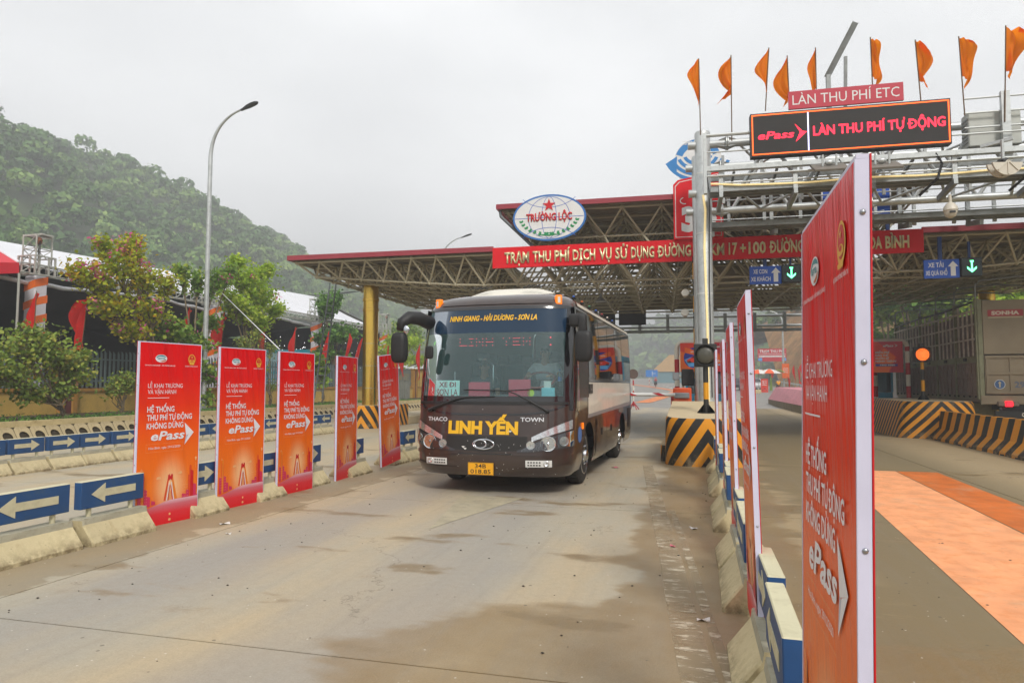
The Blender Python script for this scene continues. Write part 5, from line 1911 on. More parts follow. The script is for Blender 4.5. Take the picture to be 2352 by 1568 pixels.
def zbot(x): return 5.06 + max(0, abs(x) - 7.5) * .085
ZT = 5.98
_ut = {}
def tube_obj(p0, p1, r, m, parent, name='tube', n=8):
    """one tube as an object of its own, all sharing one unit mesh"""
    if (m.name, n) not in _ut:
        _ut[(m.name, n)] = MB().use(m).tube((0, 0, 0), (0, 0, 1), 1, n).mesh('tube', smooth='auto')
    p0, p1 = Vector(p0), Vector(p1)
    d = p1 - p0
    o = link(name, _ut[(m.name, n)], parent, p0)
    o.rotation_mode = 'QUATERNION'
    o.rotation_quaternion = d.to_track_quat('Z', 'Y')
    o.scale = (r, r, d.length)
    return o
mass = MB().use(M_TUBE)
nodes = MB().use(M_TUBE)
BXs = [(a + c) / 2 for a, c in zip(TX, TX[1:])]
BYs = [(a + c) / 2 for a, c in zip(TY, TY[1:])]
R1 = .036
def seg(p, q, front):
    if front: tube_obj(p, q, R1, M_TUBE, canopy)
    else: mass.tube(p, q, R1, 6, cap=False)
for j, y in enumerate(TY):
    for i in range(len(TX) - 1):
        seg((TX[i], y, ZT), (TX[i + 1], y, ZT), j == 0)
for i, x in enumerate(TX):
    for j in range(NY):
        seg((x, TY[j], ZT), (x, TY[j + 1], ZT), False)
for j, y in enumerate(BYs):
    for i in range(len(BXs) - 1):
        seg((BXs[i], y, zbot(BXs[i])), (BXs[i + 1], y, zbot(BXs[i + 1])), j == 0)
for i, x in enumerate(BXs):
    for j in range(len(BYs) - 1):
        seg((x, BYs[j], zbot(x)), (x, BYs[j + 1], zbot(x)), False)
for i, x in enumerate(BXs):
    for j, y in enumerate(BYs):
        nodes.ball((x, y, zbot(x)), .075, 8)
        for a in (0, 1):
            for c in (0, 1):
                seg((x, y, zbot(x)), (TX[i + a], TY[j + c], ZT), j == 0 and c == 0)
for x in TX: nodes.ball((x, 0, ZT), .07, 8)
# raised middle
UX = [-5.95 + 1.25 * i for i in range(11)]
UXm = [(a + c) / 2 for a, c in zip(UX, UX[1:])]
ZU, ZM = 7.36, 6.56
for j, y in enumerate(TY):
    for a, c in zip(UX, UX[1:]): seg((a, y, ZU), (c, y, ZU), j == 0)
for x in UX:
    for a, c in zip(TY, TY[1:]): seg((x, a, ZU), (x, c, ZU), False)
for j, y in enumerate(BYs):
    for a, c in zip(UXm, UXm[1:]): seg((a, y, ZM), (c, y, ZM), j == 0)
for x in UXm:
    for a, c in zip(BYs, BYs[1:]): seg((x, a, ZM), (x, c, ZM), False)
for i, x in enumerate(UXm):
    for j, y in enumerate(BYs):
        nodes.ball((x, y, ZM), .07, 8)
        k = min(range(len(TX)), key=lambda q: abs(TX[q] - x))
        seg((x, y, ZM), (TX[k], TY[j], ZT), False)
        for a in (0, 1):
            for c in (0, 1):
                seg((x, y, ZM), (UX[i + a], TY[j + c], ZU), j == 0 and c == 0)
for x in UX: nodes.ball((x, 0, ZU), .07, 8)
tag(mass.build('frame_tubes', parent=canopy), kind='stuff')
tag(nodes.build('frame_nodes', parent=canopy, smooth=True), kind='stuff')
# roofs
def deck(x0, x1, y0, y1, z, name='roof_deck'):
    b = MB().use(M_DECK)
    b.box(x0, x1, y0, y1, z, z + .05)
    k = y0 + .2
    while k < y1:
        b.box(x0 + .01, x1 - .01, k, k + .05, z - .045, z - .001); k += .62
    b.build(name, parent=canopy)
def fascia(x0, x1, y, z0, z1):
    MB().use(M_FASCIA).box(x0, x1, y - .06, y, z0, z1).build('fascia', parent=canopy)
YB = TY[-1] + .15
deck(-13.95, -6.5, -.12, YB, 6.09)
deck(6.5, 14.9, -.12, YB, 6.09)
deck(-6.22, 6.72, -.30, YB, 7.47)
fascia(-13.97, -6.45, -.125, 6.05, 6.22); fascia(6.45, 14.92, -.125, 6.05, 6.22); fascia(-6.25, 6.75, -.305, 7.42, 7.58)
b = MB().use(M_FASCIA)
b.box(-14.03, -13.97, -.18, YB, 6.05, 6.22).build('fascia', parent=canopy)
MB().use(M_FASCIA).box(-6.31, -6.25, -.36, YB, 7.42, 7.58).build('fascia', parent=canopy)
MB().use(M_DECK).box(-7.5, 7.5, YB, YB + .05, 5.25, 6.1).build('rear_panel', parent=canopy)
MB().use(M_DECK).box(.6, 2.2, 4.0, YB - .01, 5.35, 6.0).build('cable_duct', parent=canopy)
b = MB().use(mat('grey_gutter_pipe', '5c6266', rough=.5, var=.05))
b.path([(-6.20, -.22, 7.4), (-6.18, -.22, 7.2), (-4.95, -.18, 6.0)], .05, 8)
b.build('rain_pipe', parent=canopy)
for sx, yy, z0 in ((-12, 2.5, .85), (-10.9, 9.4, .3), (12, 2.5, .3), (12, 9.4, .3)):
    b = MB().use(M_GOLD)
    zt_ = zbot(12) + .02
    pr = [(.29, z0), (.29, zt_ - 1.0), (.31, zt_ - .99), (.31, zt_ - .90), (.29, zt_ - .89), (.29, zt_ - .62), (.315, zt_ - .61), (.315, zt_ - .50), (.29, zt_ - .49), (.29, zt_), (.12, zt_ + .05)]
    b.lathe(pr, 36, (0, 0, 0))
    co = b.build('column', parent=canopy, smooth='auto', loc=(sx, yy, 0))
    for z in (1.5, 2.35, 3.2):
        MB().use(M_CHROME).lathe([(.2915, z), (.2925, z + .006), (.2915, z + .012)], 36).build('seam', parent=co)
# floodlights under the frame
for x, y in ((-3.2, 3.2), (1.0, 7.0), (4.0, 3.5)):
    b = MB().use(M_STEELD).lathe([(.04, 0), (.05, -.22), (.22, -.34), (.23, -.36), (.001, -.35)], 12)
    b.build('hanging_lamp', parent=canopy, loc=(x, y, 5.05), smooth='auto')

# ---- signs on the canopy
def onc(o, x, y, z, top=(0, 22)):
    """put an unparented thing in the canopy's own axes"""
    o.location = (top[0] + x * cos(ROTC) - y * sin(ROTC), top[1] + x * sin(ROTC) + y * cos(ROTC), z)
    o.rotation_euler = (0, 0, ROTC)
    return o
M_SIGNRED = mat('bright_red_sign', 'dc1020', rough=.5, var=.03, scale=1, spec=.25)
M_GOLDL = mat('gold_mirror_letters', 'e0d3a4', rough=.3, metal=.35, var=.12, scale=6)
M_SIGNWHITE = mat('sign_white', 'dedede', rough=.5, var=.03)
M_SIGNBLUE = mat('sign_blue', '1a52b8', rough=.45, var=.03)
M_NAVY = mat('navy_steel', '1f3f80', rough=.5, var=.05)
sg = thing('name_board', 'long bright red board with gold lettering TRẠM THU PHÍ across the canopy front', 'sign')
MB().use(M_SIGNRED).box(-6.42, 6.42, -.05, .05, -.34, .34).build('board', parent=sg)
for k in range(12):
    MB().use(M_STEELD).bar((-6 + k * 1.09, .05, .2), (-6 + k * 1.09, .35, .25), .05, .05).build('bracket', parent=sg)
# the words are read off the photo one by one so the gaps fall where they do there
def wordrow(parent, words, y, z, cap, m, bold, depth, k=1.0):
    for w_, x0, x1 in words:
        letters(w_, cap, m, parent, x0, z, y, width=(x1 - x0), bold=bold, depth=depth, align='LEFT')
def X22(v): return px(v, 570, Y=21.7).x
WR = [('TRẠM', 1164, 1219), ('THU', 1227, 1268), ('PHÍ', 1276, 1311), ('DỊCH', 1317, 1368), ('VỤ', 1377, 1405), ('SỬ', 1413, 1442), ('DỤNG', 1449, 1502), ('ĐƯỜNG', 1509, 1586),
      ('6', 1592, 1608), ('KM', 1629, 1662), ('17', 1672, 1692), ('+', 1698, 1712), ('100', 1718, 1758), ('ĐƯỜNG', 1766, 1846), ('TỈNH', 1856, 1905), ('LỘ', 1914, 1940), ('HÒA', 1982, 2028), ('BÌNH', 2036, 2092)]
wordrow(sg, [(w_, X22(a) - .0, X22(c)) for w_, a, c in WR], -.052, -.19, .34, M_GOLDL, .028, .035)
onc(sg, 0, -.32, 5.79)

gl = thing('globe_sign', 'white oval globe sign with red star, laurel and TRƯỜNG LỘC', 'sign')
b = MB().use(mat('sign_blue_rim', '2f6fb8', rough=.4, var=0))
b.prism(circle_pts(0, 0, 1.20, .76, 48), -.05, .06)
b.build('rim', parent=gl)
b = MB().use(M_SIGNWHITE).flat(circle_pts(0, 0, 1.14, .70, 48), -.055)
fc = b.build('face', parent=gl)
def arcs(mb, cx, cz, rx, rz, a0, a1, th, y, n=20):
    o = circle_pts(cx, cz, rx + th / 2, rz + th / 2, n, a0, a1) + [(cx + (rx + th / 2) * cos(a1), cz + (rz + th / 2) * sin(a1))]
    i_ = circle_pts(cx, cz, rx - th / 2, rz - th / 2, n, a0, a1) + [(cx + (rx - th / 2) * cos(a1), cz + (rz - th / 2) * sin(a1))]
    for k in range(n):
        mb.flat([o[k], i_[k], i_[k + 1], o[k + 1]][::-1], y)
b = MB().use(M_SIGNBLUE)
arcs(b, 0, 0, .24, .68, 0, 2 * pi, .016, -.058, 32)
arcs(b, 0, 0, .68, .68, 0, 2 * pi, .016, -.0585, 32)
arcs(b, 0, .95, 1.0, .62, 1.17 * pi, 1.83 * pi, .016, -.059)
arcs(b, 0, -.95, 1.0, .62, .17 * pi, .83 * pi, .016, -.0595)
b.flat([(-1.13, -.008), (1.13, -.008), (1.13, .008), (-1.13, .008)], -.0600)
b.build('globe_lines', parent=gl)
b = MB().use(M_REDP).prism(star_pts(0, .40, .22, .088), -.075, -.062)
b.build('star', parent=gl)
b = MB().use(mat('laurel_green', '1e8a52', rough=.45, var=0))
for s in (-1, 1):
    for k in range(8):
        a = radians(200 + k * 11) if s < 0 else radians(-20 - k * 11)
        cx, cz = .93 * cos(a) * 1.02, .60 * sin(a) + .06
        for q in (-1, 1):
            ang = a + (pi / 2 if s < 0 else -pi / 2) * -1 + q * .5
            dx, dz = cos(ang) * .13, sin(ang) * .10
            nx_, nz_ = -dz * .35, dx * .35
            b.flat([(cx, cz), (cx + dx * .5 + nx_, cz + dz * .5 + nz_), (cx + dx, cz + dz), (cx + dx * .5 - nx_, cz + dz * .5 - nz_)], -.061 - .0004 * (k + 8 * (q > 0)))
b.flat([(-.45, -.58), (-.1, -.53), (0, -.56), (.1, -.53), (.45, -.58), (.1, -.58), (.0, -.61), (-.1, -.58)], -.070)
b.build('laurel', parent=gl)
letters('TRƯỜNG LỘC', .23, M_REDP, gl, 0, -.10, -.062, width=1.50, bold=.03, depth=.02)
onc(gl, -4.52, -.38, 7.03)

hs_ = thing('house_sign', 'red house-shaped panel with white outline and numeral 30 behind the gantry post', 'sign')
ho = [(-.74, -.90), (.74, -.90), (.74, 1.02), (.64, 1.16), (-.60, .96), (-.74, .82)]
MB().use(M_SIGNRED).prism(ho, -.06, .06).build('panel', parent=hs_)
b = MB().use(M_SIGNWHITE)
hi = [(x * .93, z * .94) for x, z in ho]; hj = [(x * .90, z * .92) for x, z in ho]
for k in range(6): b.flat([hj[k], hi[k], hi[(k + 1) % 6], hj[(k + 1) % 6]], -.063)
b.build('outline', parent=hs_)
letters('30', .66, M_SIGNWHITE, hs_, .02, -.62, -.065, width=1.05, bold=.07)
b = MB().use(M_SIGNWHITE)
arcs(b, -.40, .30, .13, .10, .6 * pi, 1.6 * pi, .03, -.064, 10)
b.flat(star_pts(.1, .5, .12, .05), -.066)
b.build('ornament', parent=hs_)
onc(hs_, .14, -.40, 7.02)

em = thing('round_emblem_sign', 'blue and white fan-shaped provincial emblem above the red house panel', 'sign')
MB().use(M_SIGNWHITE).prism(circle_pts(0, 0, .70, .70, 36), -.02, .04).build('disc', parent=em)
b = MB().use(mat('emblem_blue', '2c7fc2', rough=.4, var=0))
arcs(b, 0, 0, .58, .58, .12 * pi, .88 * pi, .20, -.024, 20)
for k in range(4):
    arcs(b, 0, .28, .40 + .18 * k, .34 + .16 * k, 1.12 * pi, 1.88 * pi, .10, -.026 - .001 * k, 18)
b.flat([(-.95, -.02), (-.62, -.3), (-.60, .2)], -.023)
b.build('blue_bands', parent=em)
letters('TỈNH  HÒA  BÌNH', .10, M_SIGNWHITE, em, 0, .53, -.036, width=.9, bold=.03)
em.scale = (1.04, 1, 1.04)
onc(em, .16, -.38, 8.55)
bs = thing('blue_letter_sign', 'tall blue sign with white ETC letters behind the nearest banner', 'sign')
MB().use(M_SIGNBLUE).box(-.92, .92, -.05, .05, -.55, .55).build('panel', parent=bs)
b = MB().use(M_SIGNWHITE)
for q in ((-.95, .95, .55, .59), (-.95, .95, -.59, -.55)): b.box(q[0], q[1], -.056, .05, q[2], q[3])
for q in (-.95, .91): b.box(q, q + .04, -.056, .05, -.549, .549)
b.build('white_frame', parent=bs)
letters('ETC', .38, M_SIGNWHITE, bs, 0, -.45, -.053, width=1.5, bold=.02)
b = MB().use(M_NAVY).box(-.9, -.8, 0, .08, -1.2, -.6).box(.8, .9, 0, .08, -1.2, -.6)
b.build('leg', parent=bs)
onc(bs, 4.66, -.30, 7.10)
# lane boards and green-arrow lights hanging from the front chord
def lane_sign(xc, z, l1, l2, label, label2, xl):
    s_ = thing('lane_sign', label, 'lane sign', group='blue lane boards under the canopy')
    MB().use(M_SIGNBLUE).box(-.46, .46, -.03, .03, -.27, .27).build('board', parent=s_)
    MB().use(M_NAVY).box(-.05, .05, .0301, .10, -.05, .95).build('hanger', parent=s_)
    letters(l1, .125, M_SIGNWHITE, s_, -.15, .05, -.033, width=.40, bold=.02)
    letters(l2, .125, M_SIGNWHITE, s_, -.14, -.18, -.033, width=.56, bold=.02)
    MB().use(M_SIGNWHITE).flat([(.23, -.21), (.36, -.21), (.36, .06), (.43, .06), (.295, .22), (.16, .06), (.23, .06)], -.034).build('arrow', parent=s_)
    onc(s_, xc, -.25, z)
    t_ = thing('lane_light', label2, 'signal light', group='green arrow lights under the canopy')
    MB().use(M_BLACKP).cbox(-.27, .27, -.10, .12, -.27, .27, .015).build('housing', parent=t_)
    MB().use(mat('dark_green_glass', '0c1f18', rough=.2, var=.05)).box(-.24, .24, -.104, -.1001, -.24, .24).build('glass', parent=t_)
    g_ = mat('green_arrow_led', '90ffc0', rough=.5, var=0, emit='58ff9c', estr=3.0)
    MB().use(g_).flat([(-.02, .16), (.02, .16), (.02, -.08), (.12, .01), (.12, -.05), (0, -.16), (-.12, -.05), (-.12, .01), (-.02, -.08)], -.107).flat([(-.05, .18), (.05, .18), (.04, .14), (-.04, .14)], -.108).build('arrow', parent=t_)
    MB().use(M_NAVY).box(-.03, .03, .02, .08, .271, .75).build('hanger', parent=t_)
    onc(t_, xl, -.25, z + .02)
pz = px(1758, 631, Y=21.75)
lane_sign(pz.x, pz.z, 'XE CON', 'XE KHÁCH', 'blue lane board XE CON XE KHÁCH with white up arrow', 'green down-arrow light beside the XE CON board', px(1817, 626, Y=21.75).x)
pz = px(2163, 617, Y=22.0)
lane_sign(pz.x, pz.z, 'XE TẢI', 'XE QUÁ KHỔ', 'blue lane board XE TẢI XE QUÁ KHỔ above the truck lane', 'green down-arrow light beside the XE TẢI board', px(2231, 612, Y=22.0).x)

# ================================================================== GALVANISED GANTRY
M_GALV = mat('galvanised_steel', 'c0c4c4', rough=.42, metal=.45, var=.10, scale=3, dirt='8a8f8e', dirt_amt=.5, bump=.05, bscale=20)
M_GALVD = mat('weathered_galvanised', '969b9c', rough=.5, metal=.35, var=.12, scale=3, dirt='6d6a5e', dirt_amt=.5)
M_CABLE = mat('black_cable', '17171a', rough=.6, var=0)
gan = thing('gantry', 'tall galvanised steel gantry carrying the electronic signs and catwalks', 'gantry', (.28, 18.6, 0), ROTC)
ZA, ZB_ = 8.02, 6.71
GX1 = 12.5
for y in (0, 2.0):
    b = MB().use(M_GALV).lathe([(.205, .05), (.205, 8.32), (.19, 8.36), (.001, 8.38)], 28)
    b.lathe([(.34, .0), (.34, .05)], 20)
    p_ = b.build('post', parent=gan, smooth='auto', loc=(0, y, 0))
    b = MB().use(M_GALV).lathe([(.205, .05), (.205, 8.32), (.001, 8.36)], 20)
    b.build('post', parent=gan, smooth='auto', loc=(GX1 - .4, y, 0))
    for z in (ZA, ZB_):
        tube_obj((.0, y, z), (GX1, y, z), .105, M_GALV, gan, 'chord', 16)
        tube_obj((-.38, y, z), (-.18, y, z), .105, M_GALV, gan, 'pipe_stub', 16)
        for fx_ in (.62, 4.6, 8.6):
            b = MB().use(M_GALV)
            Mx = Matrix.Translation((fx_, y, z)) @ Matrix.Rotation(pi / 2, 4, 'Y')
            b.lathe([(.10, -.03), (.19, -.03), (.19, .0), (.10, .0)], 16, M=Mx)
            b.lathe([(.10, .012), (.19, .012), (.19, .04), (.10, .04)], 16, M=Mx)
            for k in range(4):
                a = pi / 4 + k * pi / 2
                b.add([(fx_ - .25, y + .10 * cos(a), z + .10 * sin(a)), (fx_ - .03, y + .10 * cos(a), z + .10 * sin(a)), (fx_ - .03, y + .18 * cos(a), z + .18 * sin(a))], [(0, 1, 2)])
                b.add([(fx_ + .26, y + .10 * cos(a), z + .10 * sin(a)), (fx_ + .04, y + .10 * cos(a), z + .10 * sin(a)), (fx_ + .04, y + .18 * cos(a), z + .18 * sin(a))], [(0, 1, 2)])
            b.build('flange', parent=gan)
xk = .9
flip = False
while xk < GX1 - 1:
    for y in (0, 2.0):
        tube_obj((xk, y, ZA if flip else ZB_), (xk + .8, y, ZB_ if flip else ZA), .052, M_GALV, gan, 'brace')
        tube_obj((xk + .8, y, ZB_ if flip else ZA), (xk + 1.6, y, ZA if flip else ZB_), .052, M_GALV, gan, 'brace')
    for z in (ZA, ZB_):
        tube_obj((xk, 0, z), (xk + .8, 2.0, z), .036, M_GALV, gan, 'brace')
        tube_obj((xk + .8, 2.0, z), (xk + 1.6, 0, z), .036, M_GALV, gan, 'brace')
    xk += 1.6
# catwalks: front at the lower chord, rear likewise, with channels, brackets and railings
def catwalk(y0, y1, z, rail_y, x0, x1, up):
    for k in range(3):
        y = y0 + (y1 - y0) * k / 2
        MB().use(M_GALVD).box(x0, x1, y - .03, y + .03, z, z + .16).build('channel', parent=gan)
    b = MB().use(M_GALVD)
    b.box(x0, x1, min(y0, y1) + .04, max(y0, y1) - .04, z + .12, z + .135)
    b.build('walkway', parent=gan)
    x = x0 + .25
    while x < x1:
        b = MB().use(M_GALV)
        b.bar((x, rail_y, z - .05), (x, rail_y, z + up), .10, .08, (0, 1, 0))
        b.build('upright', parent=gan)
        b = MB().use(M_GALVD)
        ym = (y0 + y1) / 2
        b.bar((x, y0 - .10 * (1 if y0 < 1 else -1), z - .09), (x, (0 if y0 < 1 else 2.0), z - .24), .09, .14)
        b.build('bracket', parent=gan)
        x += 1.75
    for zz in (z + up - .1, z + up * .62, z + up * .34):
        tube_obj((x0, rail_y, zz), (x1, rail_y, zz), .022, M_GALV, gan, 'handrail')
catwalk(-.95, -.40, 6.46, -.98, .12, 12.0, .62)
catwalk(2.80, 2.25, 6.27, 2.83, .12, 12.0, 1.05)
for k in range(12):
    x = .6 + k * 1.02
    MB().use(M_GALV).bar((x, 1.0, ZB_ - .05), (x, 1.0, ZA), .07, .07, (0, 1, 0)).build('upright', parent=gan)
    MB().use(M_GALV).bar((x + .3, 2.85, 6.2), (x + .3, 2.85, 7.6), .09, .06, (0, 1, 0)).build('upright', parent=gan)
    MB().use(M_GALVD).bar((x + .1, -.9, 6.98), (x + .1, 0, ZB_ + .1), .06, .05).build('stay', parent=gan)
MB().use(M_GALV).box(.1, 12, -.62, -.56, 7.12, 7.20).build('box_beam', parent=gan)
MB().use(M_GALVD).box(.1, 12, .96, 1.04, 7.30, 7.40).build('box_beam', parent=gan)
for zz in (7.0, 7.35): tube_obj((.1, 2.85, zz), (12, 2.85, zz), .03, M_GALV, gan, 'handrail')
# box beam in front carrying the antennas
MB().use(M_GALV).box(.0, 12, -1.10, -1.02, 6.97, 7.09).build('box_beam', parent=gan)
MB().use(M_GALV).box(-.05, .03, -1.12, -.95, 6.4, 7.95).build('end_upright', parent=gan)
tube_obj((.0, -1.06, 7.88), (1.4, -1.06, 7.88), .045, M_GALV, gan, 'handrail')
tube_obj((.0, -1.06, 7.45), (12, -1.06, 7.45), .022, M_GALV, gan, 'handrail')
tube_obj((.0, -1.06, 6.84), (12, -1.06, 6.84), .022, M_GALV, gan, 'handrail')
# rail behind the LED board at right
for z in (8.35, 8.0, 7.65):
    tube_obj((5.9, -.9, z), (12, -.9, z), .022, M_GALV, gan, 'handrail')
for x in (6.75, 9.3):
    MB().use(M_GALV).box(x - .09, x + .09, -.98, -.88, 6.6, 8.45).build('upright', parent=gan)
# rope light wound down the post and along the catwalk edge
M_ROPE = mat('rope_light', 'e3d3a0', rough=.4, var=.3, scale=60, emit='ffdf9a', estr=.25)
b = MB().use(M_ROPE)
b.path([(.02, -.225, 1.2), (.03, -.225, 3.2), (-.01, -.225, 5.2), (.03, -.225, 6.2), (-.02, -.24, 6.6)], .03, 6)
b.path([(.12, -1.02, 6.66)] + [(k * .8, -1.02, 6.57 + .02 * sin(k * 1.7)) for k in range(1, 15)], .022, 6)
b.build('rope_light', parent=gan)
b = MB().use(M_CABLE)
b.path([(.12, -.2, 1.3), (.10, -.21, 4.2), (.14, -.21, 6.6), (.05, -.23, 7.5), (-.02, -.6, 7.85)], .012, 6)
for x in (3.1, 5.2, 7.1):
    b.path([(x, -1.08, 7.05), (x + .14, -1.06, 6.8), (x + .04, -1.04, 6.45), (x - .25, -.7, 6.15)], .03, 6)
    b.build('cable', parent=gan)
    b = MB().use(M_CABLE)
for z in (2.4, 4.0, 5.6, 7.2):
    MB().use(M_WHITEPL).lathe([(.2065, z), (.2075, z + .015), (.2065, z + .03)], 24).build('cable_tie', parent=gan)
# tilted I-beam boom on top
b = MB().use(M_GALVD)
def ibeam(b, p0, p1, h, w_, t):
    p0, p1 = Vector(p0), Vector(p1)
    d = (p1 - p0).normalized(); rt = d.cross(Vector((0, 1, 0))).normalized()
    b.bar(p0 + rt * h / 2, p1 + rt * h / 2, w_, t, rt)
    b.bar(p0 - rt * h / 2, p1 - rt * h / 2, w_, t, rt)
    b.bar(p0, p1, t, h - t, rt)
ibeam(b, (3.02, -.5, 9.35), (3.62, -.9, 10.50), .13, .12, .014)
b.bar((3.05, -.5, 8.3), (3.05, -.5, 9.4), .1, .1)
b.bar((3.42, -.5, 8.3), (3.42, -.7, 9.75), .07, .07)
b.build('boom', parent=gan)

def ong(o, x, y, z, rz=0):
    o.location = (.28 + x * cos(ROTC) - y * sin(ROTC), 18.6 + x * sin(ROTC) + y * cos(ROTC), z)
    o.rotation_euler = (0, 0, ROTC + rz)
    return o
M_LEDBLACK = mat('led_matrix_black', '2c2a2a', rough=.75, var=.05, scale=40)
M_LEDOR = mat('led_orange_border', 'ff6a20', rough=.5, var=0, emit='ff5a18', estr=.9)
M_LEDRED = mat('led_red_text', 'ff2040', rough=.5, var=0, emit='ff1838', estr=1.2)
M_LEDWH = mat('led_white_bar', 'd8d8ff', rough=.5, var=0, emit='d0d0ff', estr=.8)
led = thing('led_sign', 'black electronic sign reading ePass LÀN THU PHÍ TỰ ĐỘNG with orange border', 'sign')
MB().use(M_BLACKP).box(-2.22, 2.22, -.02, .22, -.54, .54).build('cabinet', parent=led)
MB().use(M_LEDBLACK).box(-2.16, 2.16, -.028, -.0201, -.48, .48).build('screen', parent=led)
b = MB().use(M_LEDOR)
b.box(-2.19, 2.19, -.033, -.0281, .475, .505).box(-2.19, 2.19, -.033, -.0281, -.505, -.475).box(-2.19, -2.16, -.033, -.0281, -.474, .474).box(2.16, 2.19, -.033, -.0281, -.474, .474)
b.build('border', parent=led)
MB().use(M_LEDWH).box(-.905, -.875, -.033, -.0281, -.474, .474).build('divider', parent=led)
letters('ePass', .18, M_LEDRED, led, -2.05, -.12, -.031, width=.84, bold=.02, shear=.2, align='LEFT')
MB().use(M_LEDRED).flat([(-1.20, .22), (-1.02, .02), (-.92, -.0), (-1.18, -.24), (-1.08, -.0)][::-1], -.031).build('arrow', parent=led)
letters('LÀN THU PHÍ TỰ ĐỘNG', .22, M_LEDRED, led, -.78, -.11, -.031, width=2.88, bold=.025, align='LEFT')
pa, pb = px(1730, 309, Y=17.45), px(2178, 280, Y=17.65)
ong(led, 0, 0, 0)
led.location = ((pa.x + pb.x) / 2, 17.58, (pa.z + pb.z) / 2)
et = thing('etc_sign', 'crimson board reading LÀN THU PHÍ ETC on top of the electronic sign', 'sign')
MB().use(mat('crimson_sign', 'b8243c', rough=.45, var=.04)).box(-1.28, 1.28, -.04, .02, -.22, .22).build('board', parent=et)
letters('LÀN THU PHÍ ETC', .235, M_SIGNWHITE, et, 0, -.12, -.043, width=2.38)
pc = px(1940, 222, Y=17.6)
et.location = (pc.x, 17.6, pc.z); et.rotation_euler = (0, 0, ROTC)
# equipment on the gantry: cabinet, antennas, dome camera, half-round scanner
cb = thing('control_cabinet', 'grey-white control cabinet behind the gantry rails at upper right', 'cabinet')
MB().use(mat('cabinet_grey', 'bfc2bd', rough=.6, var=.05)).cbox(-.55, .55, -.2, .2, -.42, .42, .02).build('box', parent=cb)
b = MB().use(M_GALVD)
for k in range(7): b.box(-.57, -.551, -.15, .15, -.3 + k * .09, -.26 + k * .09)
b.build('louvre', parent=cb)
pc = px(2276, 300, Y=18.3); cb.location = pc; cb.rotation_euler = (0, 0, ROTC)
for (vx, vy, lb) in ((1905, 384, 'grey flat antenna panel slung under the beam left of the near banner tip'), (2026, 380, 'grey flat antenna panel slung under the beam right of the near banner tip')):
    a_ = thing('antenna_panel', lb, 'antenna', group='flat antennas under the gantry beam')
    MB().use(mat('antenna_grey', '77736b', rough=.6, var=.05)).cbox(-.38, .38, -.30, .30, -.03, .03, .01).build('panel', parent=a_)
    b = MB().use(M_GALV).bar((-.15, 0, .03), (-.15, .1, .28), .04, .04).bar((.15, 0, .03), (.15, .1, .28), .04, .04).ball((.0, .05, .10), .08, 10, (1.4, .7, .8))
    b.build('bracket', parent=a_, smooth='auto')
    pc = px(vx, vy, Y=17.35); a_.location = pc; a_.rotation_euler = (radians(28), 0, ROTC)
dc = thing('dome_camera', 'white dome camera hanging under the gantry right of the near banner', 'camera')
M_CAMW = mat('camera_housing', 'cfc8ba', rough=.45, var=.04)
b = MB().use(M_CAMW).lathe([(.03, .30), (.035, .12), (.09, .08), (.145, .0), (.150, -.05), (.155, -.06), (.155, -.08), (.14, -.09)], 22)
b.build('housing', parent=dc, smooth='auto')
b = MB().use(M_CAMW).lathe([(.14, -.09), (.135, -.15), (.10, -.22), (.05, -.25), (.001, -.255)], 22)
b.use(M_BLACKP).box(-.06, .06, -.145, -.11, -.16, -.11)
b.build('dome', parent=dc, smooth='auto')
pc = px(2183, 476, Y=17.9); dc.location = pc
sc_ = thing('half_round_scanner', 'cream half-round scanner with black hub hanging at the right photo edge', 'scanner')
for k, y in enumerate((-.12, 0.06)):
    b = MB().use(M_CAMW)
    b.prism([(.0 + .33 * cos(a), .33 * sin(a)) for a in np.linspace(pi * 1.04, pi * 1.96, 18)], y, y + .05)
    for a in (1.25, 1.5, 1.75):
        b.bar((0, y - .01, 0), (.31 * cos(a * pi), y - .01, .31 * sin(a * pi)), .03, .02, (0, 1, 0))
    b.build('half_disc', parent=sc_, smooth='auto')
b = MB().use(M_BLACKP).lathe([(.08, -.16), (.10, -.1), (.07, .08), (.001, .1)], 16, M=Matrix.Rotation(pi / 2, 4, 'X'))
b.build('hub', parent=sc_, smooth='auto')
b = MB().use(M_GALV).bar((-.02, .0, .05), (-.02, .0, .5), .05, .05).bar((-.3, .3, .45), (.15, -.1, .5), .07, .07)
b.build('bracket', parent=sc_)
pc = px(2306, 372, Y=17.2); sc_.location = pc; sc_.rotation_euler = (0, 0, ROTC + .2)

# ---- flags
def flag_cloth(w_, h, seed, drop=.55, mode=0):
    """hanging pennant: hoisted edge at x=0, cloth furled by its own weight"""
    r = random.Random(seed)
    p1, p2, p3 = r.uniform(0, 6), r.uniform(0, 6), r.uniform(.5, 1.2)
    r_k, r_o = r.uniform(.8, 1.35), r.uniform(0, .25)
    sgn = 1 if mode == 0 else -1
    b = MB()
    def fn(u, v):
        # v: 0 bottom .. 1 top along the staff, u away from the staff
        wid = w_ * (.10 + .75 * abs(sin(pi * (1 - v) ** .9 * r_k + r_o)) ** .9)
        x = sgn * u * wid * (.8 + .25 * sin(5 * v + p1)) + .04 * sin(7 * v + p3) * u
        z = v * h - u * drop * w_ * (1 - .4 * v) - .18 * u * u * w_
        y = .34 * w_ * sin(6 * u * p3 + 5 * v + p2) * u + .20 * w_ * sin(13 * u + 3 * v + p1) * u
        return (x, y, z)
    b.grid(fn, 12, 18)
    return b
M_FLAGO = mat('orange_flag_cloth', 'ff8f0c', rough=.85, var=.06, scale=3)
M_FLAGR = mat('red_flag_cloth', 'ec2a20', rough=.85, var=.06, scale=3)
